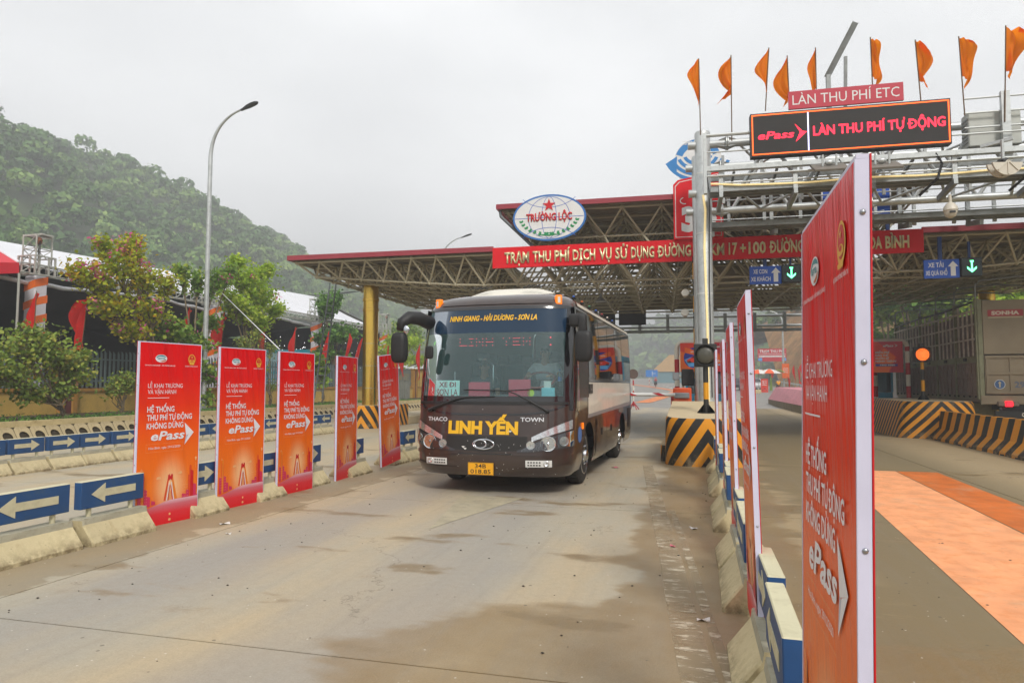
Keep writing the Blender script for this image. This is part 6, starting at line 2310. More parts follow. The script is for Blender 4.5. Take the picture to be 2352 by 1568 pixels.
for m_ in (M_FLAGO, M_FLAGR):          # thin cloth glows a little with light from behind
    t_ = m_.node_tree
    tl_ = t_.nodes.new('ShaderNodeBsdfTranslucent')
    src = t_.nodes['Principled BSDF'].inputs['Base Color'].links[0].from_socket
    t_.links.new(src, tl_.inputs[0])
    mi_ = t_.nodes.new('ShaderNodeMixShader'); mi_.inputs[0].default_value = .6
    t_.links.new(t_.nodes['Principled BSDF'].outputs[0], mi_.inputs[1]); t_.links.new(tl_.outputs[0], mi_.inputs[2])
    t_.links.new(mi_.outputs[0], t_.nodes['Material Output'].inputs[0])
M_BAMBOO = mat('bamboo_staff', '6b5238', rough=.8, var=.25, scale=12)
def flag(base, top, cloth_h, cloth_w, m, label, group, seed, mode, rz=0, drop=.55, name='flag'):
    t_ = thing(name, label, 'flag', base, 0, group)
    d = Vector(top) - Vector(base)
    b = MB().use(M_BAMBOO)
    n = 6
    b.path([tuple(d * (k / n)) for k in range(n + 1)], .014, 6)
    b.build('staff', parent=t_, smooth='auto')
    c = flag_cloth(cloth_w, cloth_h, seed, drop, mode).use(m)
    o = c.build('cloth', m, t_, smooth=True)
    dn = d.normalized()
    o.location = d - dn * cloth_h
    o.rotation_mode = 'QUATERNION'
    o.rotation_quaternion = Vector((0, 0, 1)).rotation_difference(dn) @ Matrix.Rotation(rz, 3, 'Z').to_quaternion()
    return t_
FO = [((1609, 310), (1605, 135), 220, 1, .42), ((1681, 324), (1679, 127), 217, 1, .50), ((1758, 255), (1766, 110), 200, 1, .34), ((1812, 215), (1808, 128), 217, 1, .46),
      ((1875, 205), (1873, 110), 201, 1, .34), ((2004, 196), (1999, 86), 176, 0, .44), ((2115, 231), (2102, 92), 187, 0, .42), ((2216, 266), (2202, 84), 175, 0, .52), ((2308, 280), (2310, 59), 155, 0, .55)]
LF = ['leftmost orange flag, above the gantry post', 'second orange flag from the left, bulging left of its staff', 'narrow orange flag just above the left end of the electronic sign',
      'low orange flag at the left corner of the crimson ETC sign', 'folded orange flag just left of the steel boom', 'folded orange flag just right of the steel boom',
      'orange flag above the right end of the electronic sign', 'orange flag on a staff tied to the gantry upright', 'tallest orange flag near the top right corner']
for k, ((bx, by), (tx_, ty_), cb_, md, wd) in enumerate(FO):
    Yf = 17.9
    B_, T_ = px(bx, by, Y=Yf), px(tx_, ty_, Y=Yf)
    C_ = px(tx_, cb_, Y=Yf)
    flag(B_, T_, (T_.z - C_.z), wd, M_FLAGO, LF[k], 'orange flags on the gantry', 40 + k, md, 0, .35)

# ================================================================== ISLANDS, BOOTHS, BARRIER ARMS
def stripe_material(name, period, slope, mirror=True, c1='1c1c1a', c2='e09410', dirt=.25, rough=.6):
    m = bpy.data.materials.new(name); m.use_nodes = True
    t = m.node_tree; b = t.nodes['Principled BSDF']
    tc_ = t.nodes.new('ShaderNodeTexCoord')
    s_ = t.nodes.new('ShaderNodeSeparateXYZ'); t.links.new(tc_.outputs['UV'], s_.inputs[0])
    u = mnode(t, 'ABSOLUTE', s_.outputs[0]) if mirror else s_.outputs[0]
    v = mnode(t, 'MULTIPLY_ADD', u, slope, s_.outputs[1])
    f = mnode(t, 'GREATER_THAN', mnode(t, 'FRACT', mnode(t, 'ADD', mnode(t, 'DIVIDE', v, period), 10.12)), .5)
    col = mixc(t, f, c1, c2)
    n = ramp(t, noise(t, tc_.outputs['Object'], 2.2, 8, .65), .5, .75)
    col = mixc(t, mnode(t, 'MULTIPLY', n, dirt), col, '8f7c58')
    low = mnode(t, 'SUBTRACT', 1.0, ramp(t, s_.outputs[1], .0, .35))
    n2 = ramp(t, noise(t, tc_.outputs['Object'], 7, 8, .7), .42, .7)
    col = mixc(t, mnode(t, 'MULTIPLY', mnode(t, 'MULTIPLY', low, n2), .7), col, 'a39070')
    t.links.new(col, b.inputs['Base Color']); b.inputs['Roughness'].default_value = rough
    return m
M_CHEV = stripe_material('chevron_paint', .55, 1.5)
M_CHEV2 = stripe_material('dusty_chevron_paint', .34, 1.1, dirt=.75)
M_DIAG = stripe_material('diagonal_stripe_paint', .56, 1.6, mirror=False, dirt=.15)
M_ISLTOP = mat('cream_island_top', 'c9b795', rough=.8, var=.06, scale=1.5, dirt='b39e78', dirt_amt=.4, bump=.1)
def island(xc, y0, hw, h0, h1, nose_len, y1, m, label, h_deck=.32, flare=0.0):
    t = thing('toll_island', label, 'traffic island', (xc, y0, 0), 0, 'toll islands')
    # perimeter of the nose: round front, straight sides
    pts = []
    n = 22
    for k in range(n + 1):
        a = pi * k / n
        c, s = cos(a), sin(a)
        pts.append((hw * math.copysign(abs(c) ** .75, c), .62 - .62 * s ** .75))
    pts = [(hw, nose_len)] + pts + [(-hw, nose_len)]
    arc = [0]
    for p, q in zip(pts, pts[1:]): arc.append(arc[-1] + math.dist(p, q))
    mid = arc[-1] / 2
    V, F, UV = [], [], []
    def top(y): return h0 + (h1 - h0) * min(1, y / nose_len)
    rows = [0, .15, .4, .7, .93, 1.0]
    for (x, y), s in zip(pts, arc):
        for r in rows:
            k = 1 + flare * (1 - r)
            inset = .035 if r == 1.0 else 0
            V.append((x * k * (1 - inset), y + (inset * .5 if y < .6 else 0), r * top(y)))
            UV.append((s - mid, r * top(y)))
    R_ = len(rows)
    for i in range(len(pts) - 1):
        for k in range(R_ - 1):
            F.append((i * R_ + k, i * R_ + k + 1, (i + 1) * R_ + k + 1, (i + 1) * R_ + k))
    b = MB(); b.use(m); b.add(V, F)
    me = b.mesh('nose', smooth='auto')
    uv = me.uv_layers.new(name='UVMap')
    for li, l in enumerate(me.loops): uv.data[li].uv = UV[l.vertex_index]
    link('nose', me, t)
    b = MB().use(M_ISLTOP)
    P_ = [(x * .965, y + (.018 if y < .6 else 0), top(y) + .0005) for x, y in pts]
    half = len(P_) // 2
    for i in range(half):
        a_, c_ = P_[i], P_[i + 1]; d_, e_ = P_[-1 - i], P_[-2 - i]
        b.add([a_, d_, e_, c_], [(0, 1, 2, 3)])
    b.add([(-hw, nose_len, 0), (hw, nose_len, 0), (hw, nose_len, h1), (-hw, nose_len, h1)], [(1, 0, 3, 2)])
    b.build('nose_top', parent=t)
    b = MB().use(M_ISLTOP).cbox(-hw, hw, nose_len + .002, y1 - y0, 0, h_deck, .02)
    b.build('deck', parent=t)
    return t
isl1 = island(.22, 14.15, .84, .95, 1.20, 4.3, 46, M_CHEV, 'black and yellow chevron island nose with cream top beside the bus', flare=.03)
# low striped kerb on its left foot
b = MB().use(M_DIAG)
V = [(-.95, .9, 0), (-.95, 2.6, 0), (-.95, .9, .36), (-.95, 2.6, .36), (-.80, .75, 0), (-.80, .75, .36)]
me = None
b.add([(-.97, .95, 0), (-.97, 3.4, 0), (-.97, 3.4, .34), (-.97, .95, .34)], [(0, 1, 2, 3)][::1])
b.add([(-.97, .95, 0), (-.97, .95, .34), (-.82, .80, .34), (-.82, .80, 0)], [(0, 1, 2, 3)])
b.use(M_ISLTOP).add([(-.97, .95, .34), (-.97, 3.4, .34), (-.82, 3.4, .34), (-.82, .80, .34)], [(0, 3, 2, 1)])
me = b.mesh('kerb')
uv = me.uv_layers.new(name='UVMap')
for li, l in enumerate(me.loops):
    c = me.vertices[l.vertex_index].co; uv.data[li].uv = (c.y * 1.6, c.z * .3)
link('kerb', me, isl1)
isl2 = island(-5.95, 17.2, .84, .95, 1.20, 4.3, 46, M_CHEV, 'chevron island nose hidden behind the front of the bus')
isl3 = island(-12.05, 23.2, .50, .85, .85, 3.2, 46, M_CHEV, 'chevron island carrying the front gold column')
isl4 = island(7.15, 23.3, 1.0, 1.12, 1.15, 4.5, 40, M_CHEV2, 'dusty island nose with faded chevrons beside the truck', flare=.12)
isl5 = island(12.3, 24.5, .70, .3, .3, 1.5, 46, M_ISLTOP, 'low kerbed island at the far right gold column')
# far end of that island: pink sloping top on a low wall
pk = thing('island_end', 'pink sloping island end with dark low wall, right of the far lane', 'traffic island', (0, 0, 0))
M_PINK = mat('faded_pink_paint', 'c8808a', rough=.75, var=.08, scale=.8, dirt='a8817a', dirt_amt=.4)
M_MOULD = mat('mouldy_concrete', '6f6047', rough=.9, var=.25, scale=1.5, dirt='3f3a2c', dirt_amt=.6)
b = MB().use(M_MOULD)
b.prism([(5.75, 0), (8.6, 0), (8.6, .46), (5.75, .46)], 41, 60)
b.build('wall', parent=pk)
b = MB().use(M_PINK)
b.add([(5.74, 41, .461), (5.74, 60, .461), (6.35, 60, 1.45), (6.35, 41, 1.25), (8.6, 41, 1.25), (8.6, 60, 1.45), (8.6, 41, .461), (8.6, 60, .461)],
      [(0, 3, 2, 1), (3, 4, 5, 2), (4, 6, 7, 5), (0, 6, 4, 3), (1, 2, 5, 7)])
b.build('sloping_top', parent=pk)

# striped jersey barriers in front of the truck
def jersey(x, y0, y1, label):
    t = thing('jersey_barrier', label, 'barrier', (x, y0, 0), 0, 'black and yellow jersey barriers')
    L = y1 - y0 - .02
    prof = [(-.31, 0), (-.31, .08), (-.13, .34), (-.085, .85), (.085, .85), (.13, .34), (.31, .08), (.31, 0)]
    V, UV = [], []
    arc = [0]
    for p, q in zip(prof, prof[1:]): arc.append(arc[-1] + math.dist(p, q))
    n = 8
    for k in range(n + 1):
        for (px_, pz), s in zip(prof, arc):
            V.append((px_, L * k / n, pz)); UV.append(((L * k / n) * 1.0, pz * .8 + y0))
    m_ = len(prof)
    F = [(k * m_ + i, k * m_ + i + 1, (k + 1) * m_ + i + 1, (k + 1) * m_ + i)[::-1] for k in range(n) for i in range(m_ - 1)]
    F += [tuple(range(m_)), tuple(range(n * m_, (n + 1) * m_))[::-1]]
    b = MB(); b.use(M_DIAG2); b.add(V, F)
    me = b.mesh('block', smooth=False)
    uv = me.uv_layers.new(name='UVMap')
    for li, l in enumerate(me.loops): uv.data[li].uv = (UV[l.vertex_index][0] + y0, UV[l.vertex_index][1] - y0)
    link('block', me, t)
    b = MB().use(M_BLACKP)
    for yy in (.4, L - .4): b.box(-.315, .0, yy, yy + .22, -.01, .035)
    b.build('drain_slot', parent=t)
    return t
M_DIAG2 = stripe_material('jersey_stripe_paint', .66, -.45, mirror=False, dirt=.2)
# vertical stripes that lean with height: u runs along the barrier
_t = M_DIAG2.node_tree
for n_ in _t.nodes:
    if n_.type == 'MATH' and n_.operation == 'MULTIPLY_ADD' and abs(n_.inputs[1].default_value + .45) < .01:
        sep = [q for q in _t.nodes if q.type == 'SEPXYZ'][0]
        n_.inputs[1].default_value = .55; _t.links.new(sep.outputs[1], n_.inputs[0]); _t.links.new(sep.outputs[0], n_.inputs[2])
jl = ['black and yellow jersey barrier nearest the camera at right edge', 'second jersey barrier, its near end at the photo edge', 'third jersey barrier, before the truck', 'farthest jersey barrier, touching the dusty island nose']
for k, (a, c_) in enumerate(((12.3, 15.0), (15.0, 17.7), (17.7, 20.4), (20.4, 23.1))):
    jersey(7.05 + .02 * k, a, c_, jl[k])

# signal lights on striped poles
M_YELPOLE = mat('yellow_pole_paint', 'd9960f', rough=.5, var=.06)
M_BLKPOLE = mat('black_pole_paint', '2c2c2b', rough=.5, var=.08)
def signal(x, y, z0, zc, lit, label, r=.20):
    t = thing('signal_light', label, 'traffic light', (x, y, z0))
    h = zc - z0 - .25
    b = MB()
    z = .16
    k = 0
    b.use(M_BLKPOLE).lathe([(.20, 0), (.20, .015), (.06, .015)], 16)
    for q in range(6):
        a = q * pi / 3
        b.add([(.05 * cos(a), .05 * sin(a), .2), (.19 * cos(a), .19 * sin(a), .015), (.05 * cos(a), .05 * sin(a), .015)], [(0, 1, 2), (2, 1, 0)])
    b.lathe([(.055, .0), (.055, .30)], 14)
    z = .30
    cols = [M_BLKPOLE, M_YELPOLE]
    k = 1
    while z < h:
        z2 = min(h, z + .36)
        b.use(cols[k % 2]).lathe([(.055, z), (.055, z2)], 14)
        z = z2; k += 1
    b.build('pole', parent=t, smooth='auto')
    b = MB().use(M_BLKPOLE).cbox(-.24, .24, -.05, .12, h, h + .50, .012)
    b.box(-.06, .06, .0, .08, h + .5, h + .62)
    ho_ = b.build('housing', parent=t)
    Mx = Matrix.Translation((0, -.05, h + .25)) @ Matrix.Rotation(pi / 2, 4, 'X')
    b = MB().use(M_BLACKP).lathe([(.225, -.0), (.235, .10), (.222, .10), (.20, .0)], 28, M=Mx)
    b.build('visor', parent=ho_, smooth='auto')
    b = MB().use(M_ORL2 if lit else mat('dark_lens', '4b4a40', rough=.35, var=.2, scale=30))
    b.lathe([(.205, .012), (.17, .035), (.10, .055), (.001, .062)], 24, M=Mx)
    ln = b.build('lens', parent=ho_, smooth=True)
    b = MB().use(M_ORDOT if lit else mat('lens_dots', '8f8a70', rough=.3, var=0))
    for rr_ in range(1, 7):
        for q in range(rr_ * 6):
            a = 2 * pi * q / (rr_ * 6)
            rad_ = rr_ * .031
            p = Mx @ Vector((rad_ * cos(a), rad_ * sin(a), .064 - 1.1 * rad_ ** 2))
            if not lit and p.z > h + .25: continue
            b.ball(tuple(p), .0085 if lit else .005, 5)
    tag(b.build('led_dots', parent=ln), kind='stuff')
    return t
M_ORL2 = mat('lit_amber_lens', 'b85018', rough=.4, var=0, emit='d04810', estr=.5)
M_ORDOT = mat('amber_led_dot', 'ffb060', rough=.4, var=0, emit='ff8030', estr=3.0)
pq = px(1622.5, 951, Y=15.4)
signal(pq.x, 15.4, 1.015, px(1619, 816, Y=15.4).z, False, 'unlit round signal light on a yellow and black pole on the island nose')
pq = px(2121, 912, Y=25.4)
signal(pq.x, 25.4, 1.12, px(2121, 814, Y=25.4).z, True, 'lit amber round signal light on the dusty island')

# red and white crash hoops with advertising boards
M_REDPOLE = mat('red_pole_paint', 'b01c24', rough=.5, var=.08)
M_WHPOLE = mat('white_pole_paint', 'd8d2c4', rough=.5, var=.08)
M_ADRED = mat('ad_red', 'e03a24', rough=.4, var=0)
M_ADOR = mat('ad_orange', 'f06a1c', rough=.4, var=0)
M_ADCR = mat('ad_crimson', 'c21434', rough=.4, var=0)
M_ADBLUE = mat('ad_blue', '27309a', rough=.4, var=0)
M_ADSKY = mat('ad_light_blue', '5fa6e0', rough=.4, var=0)
M_ADDARK = mat('ad_dark', '1a1a22', rough=.4, var=0)
def hoop(x0, x1, y, ztop, z0, label):
    t = thing('crash_hoop', label, 'guard hoop', (0, y, 0), 0, 'red and white hoops guarding the booths')
    r = .075
    for x, s in ((x0, 1), (x1, -1)):
        b = MB()
        z = z0; k = 0
        while z < ztop - .22:
            z2 = min(ztop - .22, z + .42)
            b.use((M_REDPOLE, M_WHPOLE)[k % 2]).tube((x, 0, z), (x, 0, z2), r, 14)
            z = z2; k += 1
        b.use(M_WHPOLE).path([(x + s * .22 * (1 - cos(a)), 0, ztop - .22 + .22 * sin(a)) for a in np.linspace(0, pi / 2, 7)], r, 14)
        b.build('leg', parent=t, smooth='auto')
    MB().use(M_WHPOLE).tube((x0 + .22, 0, ztop), (x1 - .22, 0, ztop), r, 14).build('top_rail', parent=t, smooth='auto')
    return t
def car_art(mb, cx, cz, k, y):
    """flat printed picture of a plain red car seen from its front corner"""
    S = lambda pts: [(cx + a * k, cz + c * k) for a, c in pts]
    mb.use(M_ADDARK).flat(S([(-.5, -.2), (.55, -.2), (.5, -.12), (-.45, -.10)]), y)
    mb.use(M_ADRED).flat(S([(-.52, -.02), (-.50, -.13), (.0, -.19), (.48, -.17), (.55, -.02), (.50, .06), (.28, .09), (-.30, .10)]), y - .0008)
    mb.use(M_ADCR).flat(S([(-.30, .10), (.28, .09), (.18, .21), (-.12, .22)]), y - .0012)
    mb.use(M_ADDARK).flat(S([(-.22, .11), (.22, .10), (.15, .19), (-.10, .20)]), y - .0016)
    for q in (-.33, .30): mb.flat([(cx + (q + .075 * cos(a)) * k, cz + (-.15 + .075 * sin(a)) * k) for a in np.linspace(0, 2 * pi, 13)[:-1]], y - .002)
    mb.use(M_SIGNWHITE).flat(S([(.30, -.03), (.47, -.02), (.46, .02), (.33, .02)]), y - .0022).flat(S([(-.02, -.05), (.12, -.05), (.1, -.02), (0, -.02)]), y - .0023)
def ad_board(x0, x1, y, z0, z1, label):
    w_, h_ = x1 - x0, z1 - z0
    t = thing('advert_board', label, 'advertising board', ((x0 + x1) / 2, y, (z0 + z1) / 2), 0, 'ePass advertising boards on the hoops')
    MB().use(M_ADRED).box(-w_ / 2, w_ / 2, -.02, .02, -h_ / 2, h_ / 2).build('board', parent=t)
    b = MB()
    b.use(M_ADOR).flat([(-w_ / 2, -h_ / 2), (w_ * .16, -h_ / 2), (w_ * .02, -h_ * .1), (-w_ / 2, h_ * .22)], -.0208)
    b.use(M_ADCR).flat([(w_ * .28, -h_ / 2), (w_ / 2, -h_ / 2), (w_ / 2, h_ / 2), (w_ * .10, h_ / 2), (w_ * .40, 0)], -.0210)
    b.use(M_ADOR).flat([(w_ * .12, -h_ / 2), (w_ * .26, -h_ / 2), (w_ * .38, 0), (w_ * .20, h_ * .28), (w_ * .08, -h_ * .05)], -.0212)
    c = -w_ * .20
    R_ = h_ * .36
    b.use(M_ADBLUE).flat([(c + R_ * cos(a), -.02 * h_ + R_ * sin(a)) for a in np.linspace(0, 2 * pi, 25)[:-1]], -.0214)
    b.use(M_ADSKY).flat([(c - R_ * .95, -.08 * h_), (c - R_ * .5, -h_ * .33), (c + R_ * .75, -h_ * .30), (c + R_ * .2, -h_ * .14), (c + R_ * .9, h_ * .02), (c - R_ * .2, h_ * .02)], -.0216)
    car_art(b, c + .02, -.08 * h_, w_ * .34, -.0222)
    b.use(M_ADOR).flat([(c - R_ * .9, h_ * .16), (c + R_ * .4, h_ * .04), (c + R_ * .4, h_ * .20), (c - R_ * .9, h_ * .36)], -.0250)
    b.build('print', parent=t)
    letters('ePass', h_ * .045, M_SIGNWHITE, t, c - R_ * .1, h_ * .17, -.0262, width=w_ * .11, bold=.02, shear=.2)
    letters('ePass', h_ * .07, M_SIGNWHITE, t, w_ * .27, h_ * .33, -.0262, width=w_ * .17, bold=.03, shear=.2)
    MB().use(M_SIGNWHITE).flat([(w_ * .37, h_ * .42), (w_ * .42, h_ * .37), (w_ * .37, h_ * .31), (w_ * .395, h_ * .365)][::-1], -.0262).build('print_arrow', parent=t)
    for k, s_ in enumerate(('MIỄN PHÍ', 'DÁN THẺ', 'SUÔN SẺ', 'HÀNH TRÌNH')):
        letters(s_, h_ * .058, M_SIGNWHITE, t, w_ * .06, h_ * (.12 - .095 * k), -.0262, width=w_ * (.23, .21, .22, .33)[k], bold=.03, shear=.15, align='LEFT')
    MB().use(M_ADBLUE).flat([(w_ * .06, -h_ * .30), (w_ * .41, -h_ * .30), (w_ * .41, -h_ * .225), (w_ * .06, -h_ * .225)], -.0262).build('print_bar', parent=t)
    letters('1900 9080', h_ * .045, M_SIGNWHITE, t, w_ * .25, -h_ * .283, -.0275, width=w_ * .24, bold=.03)
    return t
a_, c_ = px(1554, 786, Y=22.0), px(1672, 786, Y=22.0)
hoop(a_.x, c_.x, 22.0, a_.z, .32, 'red and white hoop behind the gantry post on the bus island')
a2, c2 = px(1562, 788, Y=21.9), px(1676, 853, Y=21.9)
ad_board(a2.x, c2.x - .05, 21.88, c2.z, a2.z, 'ePass car advert board behind the round unlit signal')
a_, c_ = px(1944, 784, Y=27.5), px(2083, 784, Y=27.5)
hoop(a_.x, c_.x, 27.5, a_.z, .32, 'red and white hoop right of the near banner, on the dusty island')
hoop(px(2003, 784, Y=29.5).x - 2.0, px(2008, 784, Y=29.5).x, 29.5, a_.z, .32, 'farther hoop whose leg shows beside the near banner edge')
a2, c2 = px(1930, 786, Y=27.35), px(2075, 855, Y=27.35)
ad_board(a2.x, c2.x, 27.35, c2.z, a2.z, 'ePass car advert board just right of the near banner edge')

# gate machine and arm
M_GATEO = mat('gate_orange', 'e0531c', rough=.4, var=.05, coat=.3)
gt = thing('barrier_gate', 'orange gate machine with red and white boom reaching behind the bus', 'barrier gate', (-.38, 20.6, .32))
MB().use(M_GATEO).cbox(-.26, .26, -.2, .2, 0, 1.22, .03).build('cabinet', parent=gt)
MB().use(M_REDPOLE).box(-.33, -.262, -.1, .1, 0, 1.0).build('side_plate', parent=gt)
b = MB().use(M_WHITEPL).tube((-.2, -.26, 1.02), (-4.6, -.26, 1.04), .055, 10)
am = b.build('boom', parent=gt, smooth='auto')
b = MB().use(M_REDPOLE)
for k in range(5):
    x = -.75 - k * .82
    b.add([(x + .057 * 2 * 0 + .30, -.317, .99), (x + .10, -.317, 1.075), (x - .10, -.317, 1.075), (x + .10, -.317, .99)], [(0, 1, 2, 3)])
b.build('red_marks', parent=am)
b = MB().use(M_STEELD).cbox(-.24, .20, -.28, -.21, .92, 1.08, .02)
b.build('clamp', parent=gt)
# card reader pillar, camera post
cr_ = thing('camera_post', 'yellow and black camera post behind the gantry post', 'post', (px(1600, 900, Y=21.3).x, 21.3, .32))
b = MB()
z = 0; k = 0
while z < 5.2:
    b.use((M_BLKPOLE, M_YELPOLE)[k % 2]).tube((0, 0, z), (0, 0, min(5.2, z + .5)), .06, 10); z += .5; k += 1
b.build('pole', parent=cr_, smooth='auto')
for zz, xx in ((4.35, -.28), (3.75, -.30)):
    b = MB().use(M_CAMW).lathe([(.001, -.12), (.06, -.11), (.10, .0), (.12, .10), (.11, .11)], 14, M=Matrix.Rotation(radians(70), 4, 'X') @ Matrix.Rotation(.6, 4, 'Z'))
    b.use(M_GALVD).bar((0, 0, 0), (.28, .0, -.05), .03, .03)
    b.build('camera', parent=cr_, smooth='auto', loc=(xx, -.05, zz - .3))
rd = thing('card_reader', 'black card reader box on a white pipe beside the hoop', 'card reader', (px(1578, 870, Y=21.2).x, 21.2, .32))
MB().use(M_BLACKP).cbox(-.16, .20, -.12, .12, 1.28, 1.78, .03).build('box', parent=rd)
b = MB().use(M_WHPOLE).path([(-.12, 0, 0), (-.12, 0, 1.5), (-.28, 0, 1.62)], .04, 8)
b.use(M_STEELD).cbox(-.42, -.22, -.08, .08, 1.45, 1.68, .02)
b.build('stand', parent=rd)
# blue toll booth
M_BOOTH = mat('booth_blue', '3f9cc4', rough=.45, var=.05)
M_BOOTHGL = glass_mat('booth_glass', (.25, .3, .32), 1.8)
def booth(x, y, label):
    t = thing('toll_booth', label, 'toll booth', (x, y, .32), 0, 'light blue toll booths')
    MB().use(M_BOOTH).cbox(-.62, .62, 0, 2.4, 0, 1.0, .03).build('lower_wall', parent=t)
    MB().use(M_BOOTH).cbox(-.66, .66, -.04, 2.44, 2.2, 2.42, .04).build('roof', parent=t)
    for sx_2 in (-.6, .6):
        for yy in (.02, 2.34):
            MB().use(M_BOOTH).box(sx_2 - .04, sx_2 + .04, yy, yy + .06, 1.0, 2.2).build('corner_post', parent=t)
    b = MB().use(M_BOOTHGL)
    b.box(-.56, .56, .03, .04, 1.02, 2.18)
    f = b.build('window', parent=t)
    MB().use(M_BOOTHGL).box(-.60, -.59, .1, 2.3, 1.02, 2.18).build('window', parent=t)
    MB().use(M_BOOTHGL).box(.59, .60, .1, 2.3, 1.02, 2.18).build('window', parent=t)
    b = MB().use(M_BLACKP)
    for q in ((-.56, .56, 1.01, 1.04), (-.56, .56, 2.16, 2.19)): b.box(q[0], q[1], .02, .05, q[2], q[3])
    b.build('rubber_seal', parent=t)
booth(.30, 24.2, 'light blue toll booth on the bus island behind the gantry post')
booth(-5.95, 24.2, 'light blue toll booth hidden behind the bus')
booth(7.15, 31.0, 'light blue toll booth on the dusty island behind the near banner')

# ================================================================== THE TRUCK
M_TRGREY = mat('dusty_truck_grey', '897c66', rough=.6, var=.15, scale=1.2, dirt='86755e', dirt_amt=.5)
M_TRRED = mat('dusty_red_brown_side', '82726a', rough=.7, var=.18, scale=2, dirt='7a4a42', dirt_amt=.5)
M_TRGREEN = mat('dull_green_frame', '84856a', rough=.7, var=.15, scale=2, dirt='4e4a3a', dirt_amt=.5)
M_TRBAR = mat('weathered_slat', 'c9beb2', rough=.7, var=.2, scale=3, dirt='6f5648', dirt_amt=.5)
tp = px(2250, 905, Y=24.0)
trk = thing('truck', 'dusty grey slat-sided cargo truck seen from behind, marked SONHA and 29', 'truck', (tp.x + .02, 24.0, 0), radians(-1.0))
TL, TW = 9.6, 2.5
zf, zm_, zt2 = 1.28, 2.50, 4.05
MB().use(M_TRGREY).box(0, TW, 0, TL, zf - .18, zf).build('cargo_floor', parent=trk)
# left side, lower ribbed panels with hinges
n_p = 5
for k in range(n_p):
    y0, y1 = .12 + (TL - .2) * k / n_p, .12 + (TL - .2) * (k + 1) / n_p - .05
    sp_ = MB().use(M_TRRED).box(-.02, .02, y0, y1, zf, zm_ - .18).build('side_panel', parent=trk)
    b = MB().use(M_TRRED)
    q = y0 + .05
    while q < y1: b.box(-.045, -.0201, q, q + .035, zf + .04, zm_ - .22); q += .38
    b.box(-.05, -.0202, y0, y1, (zf + zm_) / 2 - .06, (zf + zm_) / 2 - .02)
    b.build('rib', parent=sp_)
    b = MB().use(M_BLACKP)
    for q in np.linspace(y0 + .15, y1 - .15, 4): b.ball((-.03, q, zf - .02), .035, 6)
    b.build('hinge', parent=sp_)
    b = MB().use(M_BLACKP).cbox(-.07, -.02, (y0 + y1) / 2 - .12, (y0 + y1) / 2 + .12, zm_ - .12, zm_ - .02, .01)
    b.build('latch', parent=sp_)
MB().use(M_TRGREEN).box(-.03, .03, 0.05, TL, zm_ - .18, zm_ + .02).build('side_rail', parent=trk)
# slatted upper side
for z, hh in ((3.02, .05), (3.48, .05), (3.90, .05)):
    MB().use(M_TRBAR).box(-.065, -.03, .1, TL, z, z + hh).build('slat_rail', parent=trk)
b_ = None
y = .30
k = 0
while y < TL - .1:
    off = .0 if (k % 2) else .0
    MB().use(M_TRBAR).box(-.05, -.02, y, y + .085, zm_ + .02, 4.15 if k % 3 == 0 else 3.98).build('slat', parent=trk)
    y += .40; k += 1
for y in (.06, 1.95, 3.9, 5.85, 7.7, TL - .1):
    MB().use(M_TRGREEN).box(-.05, .05, y - .06, y + .06, zf - .1, 4.3).build('side_post', parent=trk)
    tube_obj((-.0, y, 4.28), (-.0, y, 4.75), .022, M_STEELD, trk, 'hoop_leg')
    b = MB().use(M_STEELD).path([(0, y, 4.7), (.12, y, 4.85), (TW / 2, y, 4.95), (TW - .12, y, 4.85), (TW, y, 4.7)], .022, 8)
    b.build('tarpaulin_hoop', parent=trk, smooth='auto')
MB().use(M_BLACKP).path([(.0, .1, 4.22), (-.03, 3, 4.16), (-.02, 6, 4.2), (0, TL, 4.15)], .035, 8).build('tarp_roll', parent=trk)
# inner dark sheeting
MB().use(M_TRRED).box(.03, .05, .1, TL - .05, zm_, 3.85).build('inner_sheet', parent=trk)
MB().use(mat('pale_front_sheet', 'a5a8a2', rough=.6, var=.1)).box(.06, TW - .06, TL - .06, TL - .02, zm_, 4.2).build('front_board', parent=trk)
# right side plain
MB().use(M_TRRED).box(TW - .04, TW, .1, TL, zf, 4.0).build('side_panel', parent=trk)
# rear: posts, upper sheet, tailgate
MB().use(M_TRGREEN).box(.0, .12, -.03, .06, zf - .25, 4.25).build('corner_post', parent=trk)
MB().use(M_TRGREEN).box(TW - .12, TW, -.03, .06, zf - .25, 4.25).build('corner_post', parent=trk)
sh = MB().use(M_TRGREY).cbox(.13, TW - .13, -.045, .0, zm_ + .06, 4.22, .008).build('rear_sheet', parent=trk)
b = MB().use(mat('faded_red_label', 'a83a40', rough=.6, var=.08, scale=6)).box(.27, 1.20, -.050, -.0451, 3.72, 3.92)
lb_ = b.build('label_plate', parent=sh)
letters('SONHA', .105, mat('pale_lettering', 'd6cdbd', rough=.6, var=0), lb_, .735, 3.768, -.0515, width=.74, bold=.05)
MB().use(mat('pale_strip', 'b8a98c', rough=.6, var=.1)).box(.28, 1.19, -.0495, -.0451, 3.665, 3.705).build('label_strip', parent=sh)
tg_ = MB().use(M_TRGREY).cbox(.13, TW - .13, -.05, .0, zf + .06, zm_ + .02, .008).build('tailgate', parent=trk)
b = MB().use(M_TRGREY)
for z in (zf + .08, (zf + zm_) / 2 - .03 + .08, zm_ - .06): b.box(.14, TW - .14, -.085, -.0501, z, z + .08)
for x in (.16, .78, 1.45, 2.2): b.box(x, x + .08, -.075, -.0502, zf + .1, zm_)
b.build('tailgate_rib', parent=tg_)
b = MB().use(M_SIGNWHITE)
b.add([(.50 + .145 * cos(a), -.0782, zf + .36 + .145 * sin(a)) for a in np.linspace(0, 2 * pi, 25)[:-1]], [tuple(range(24))])
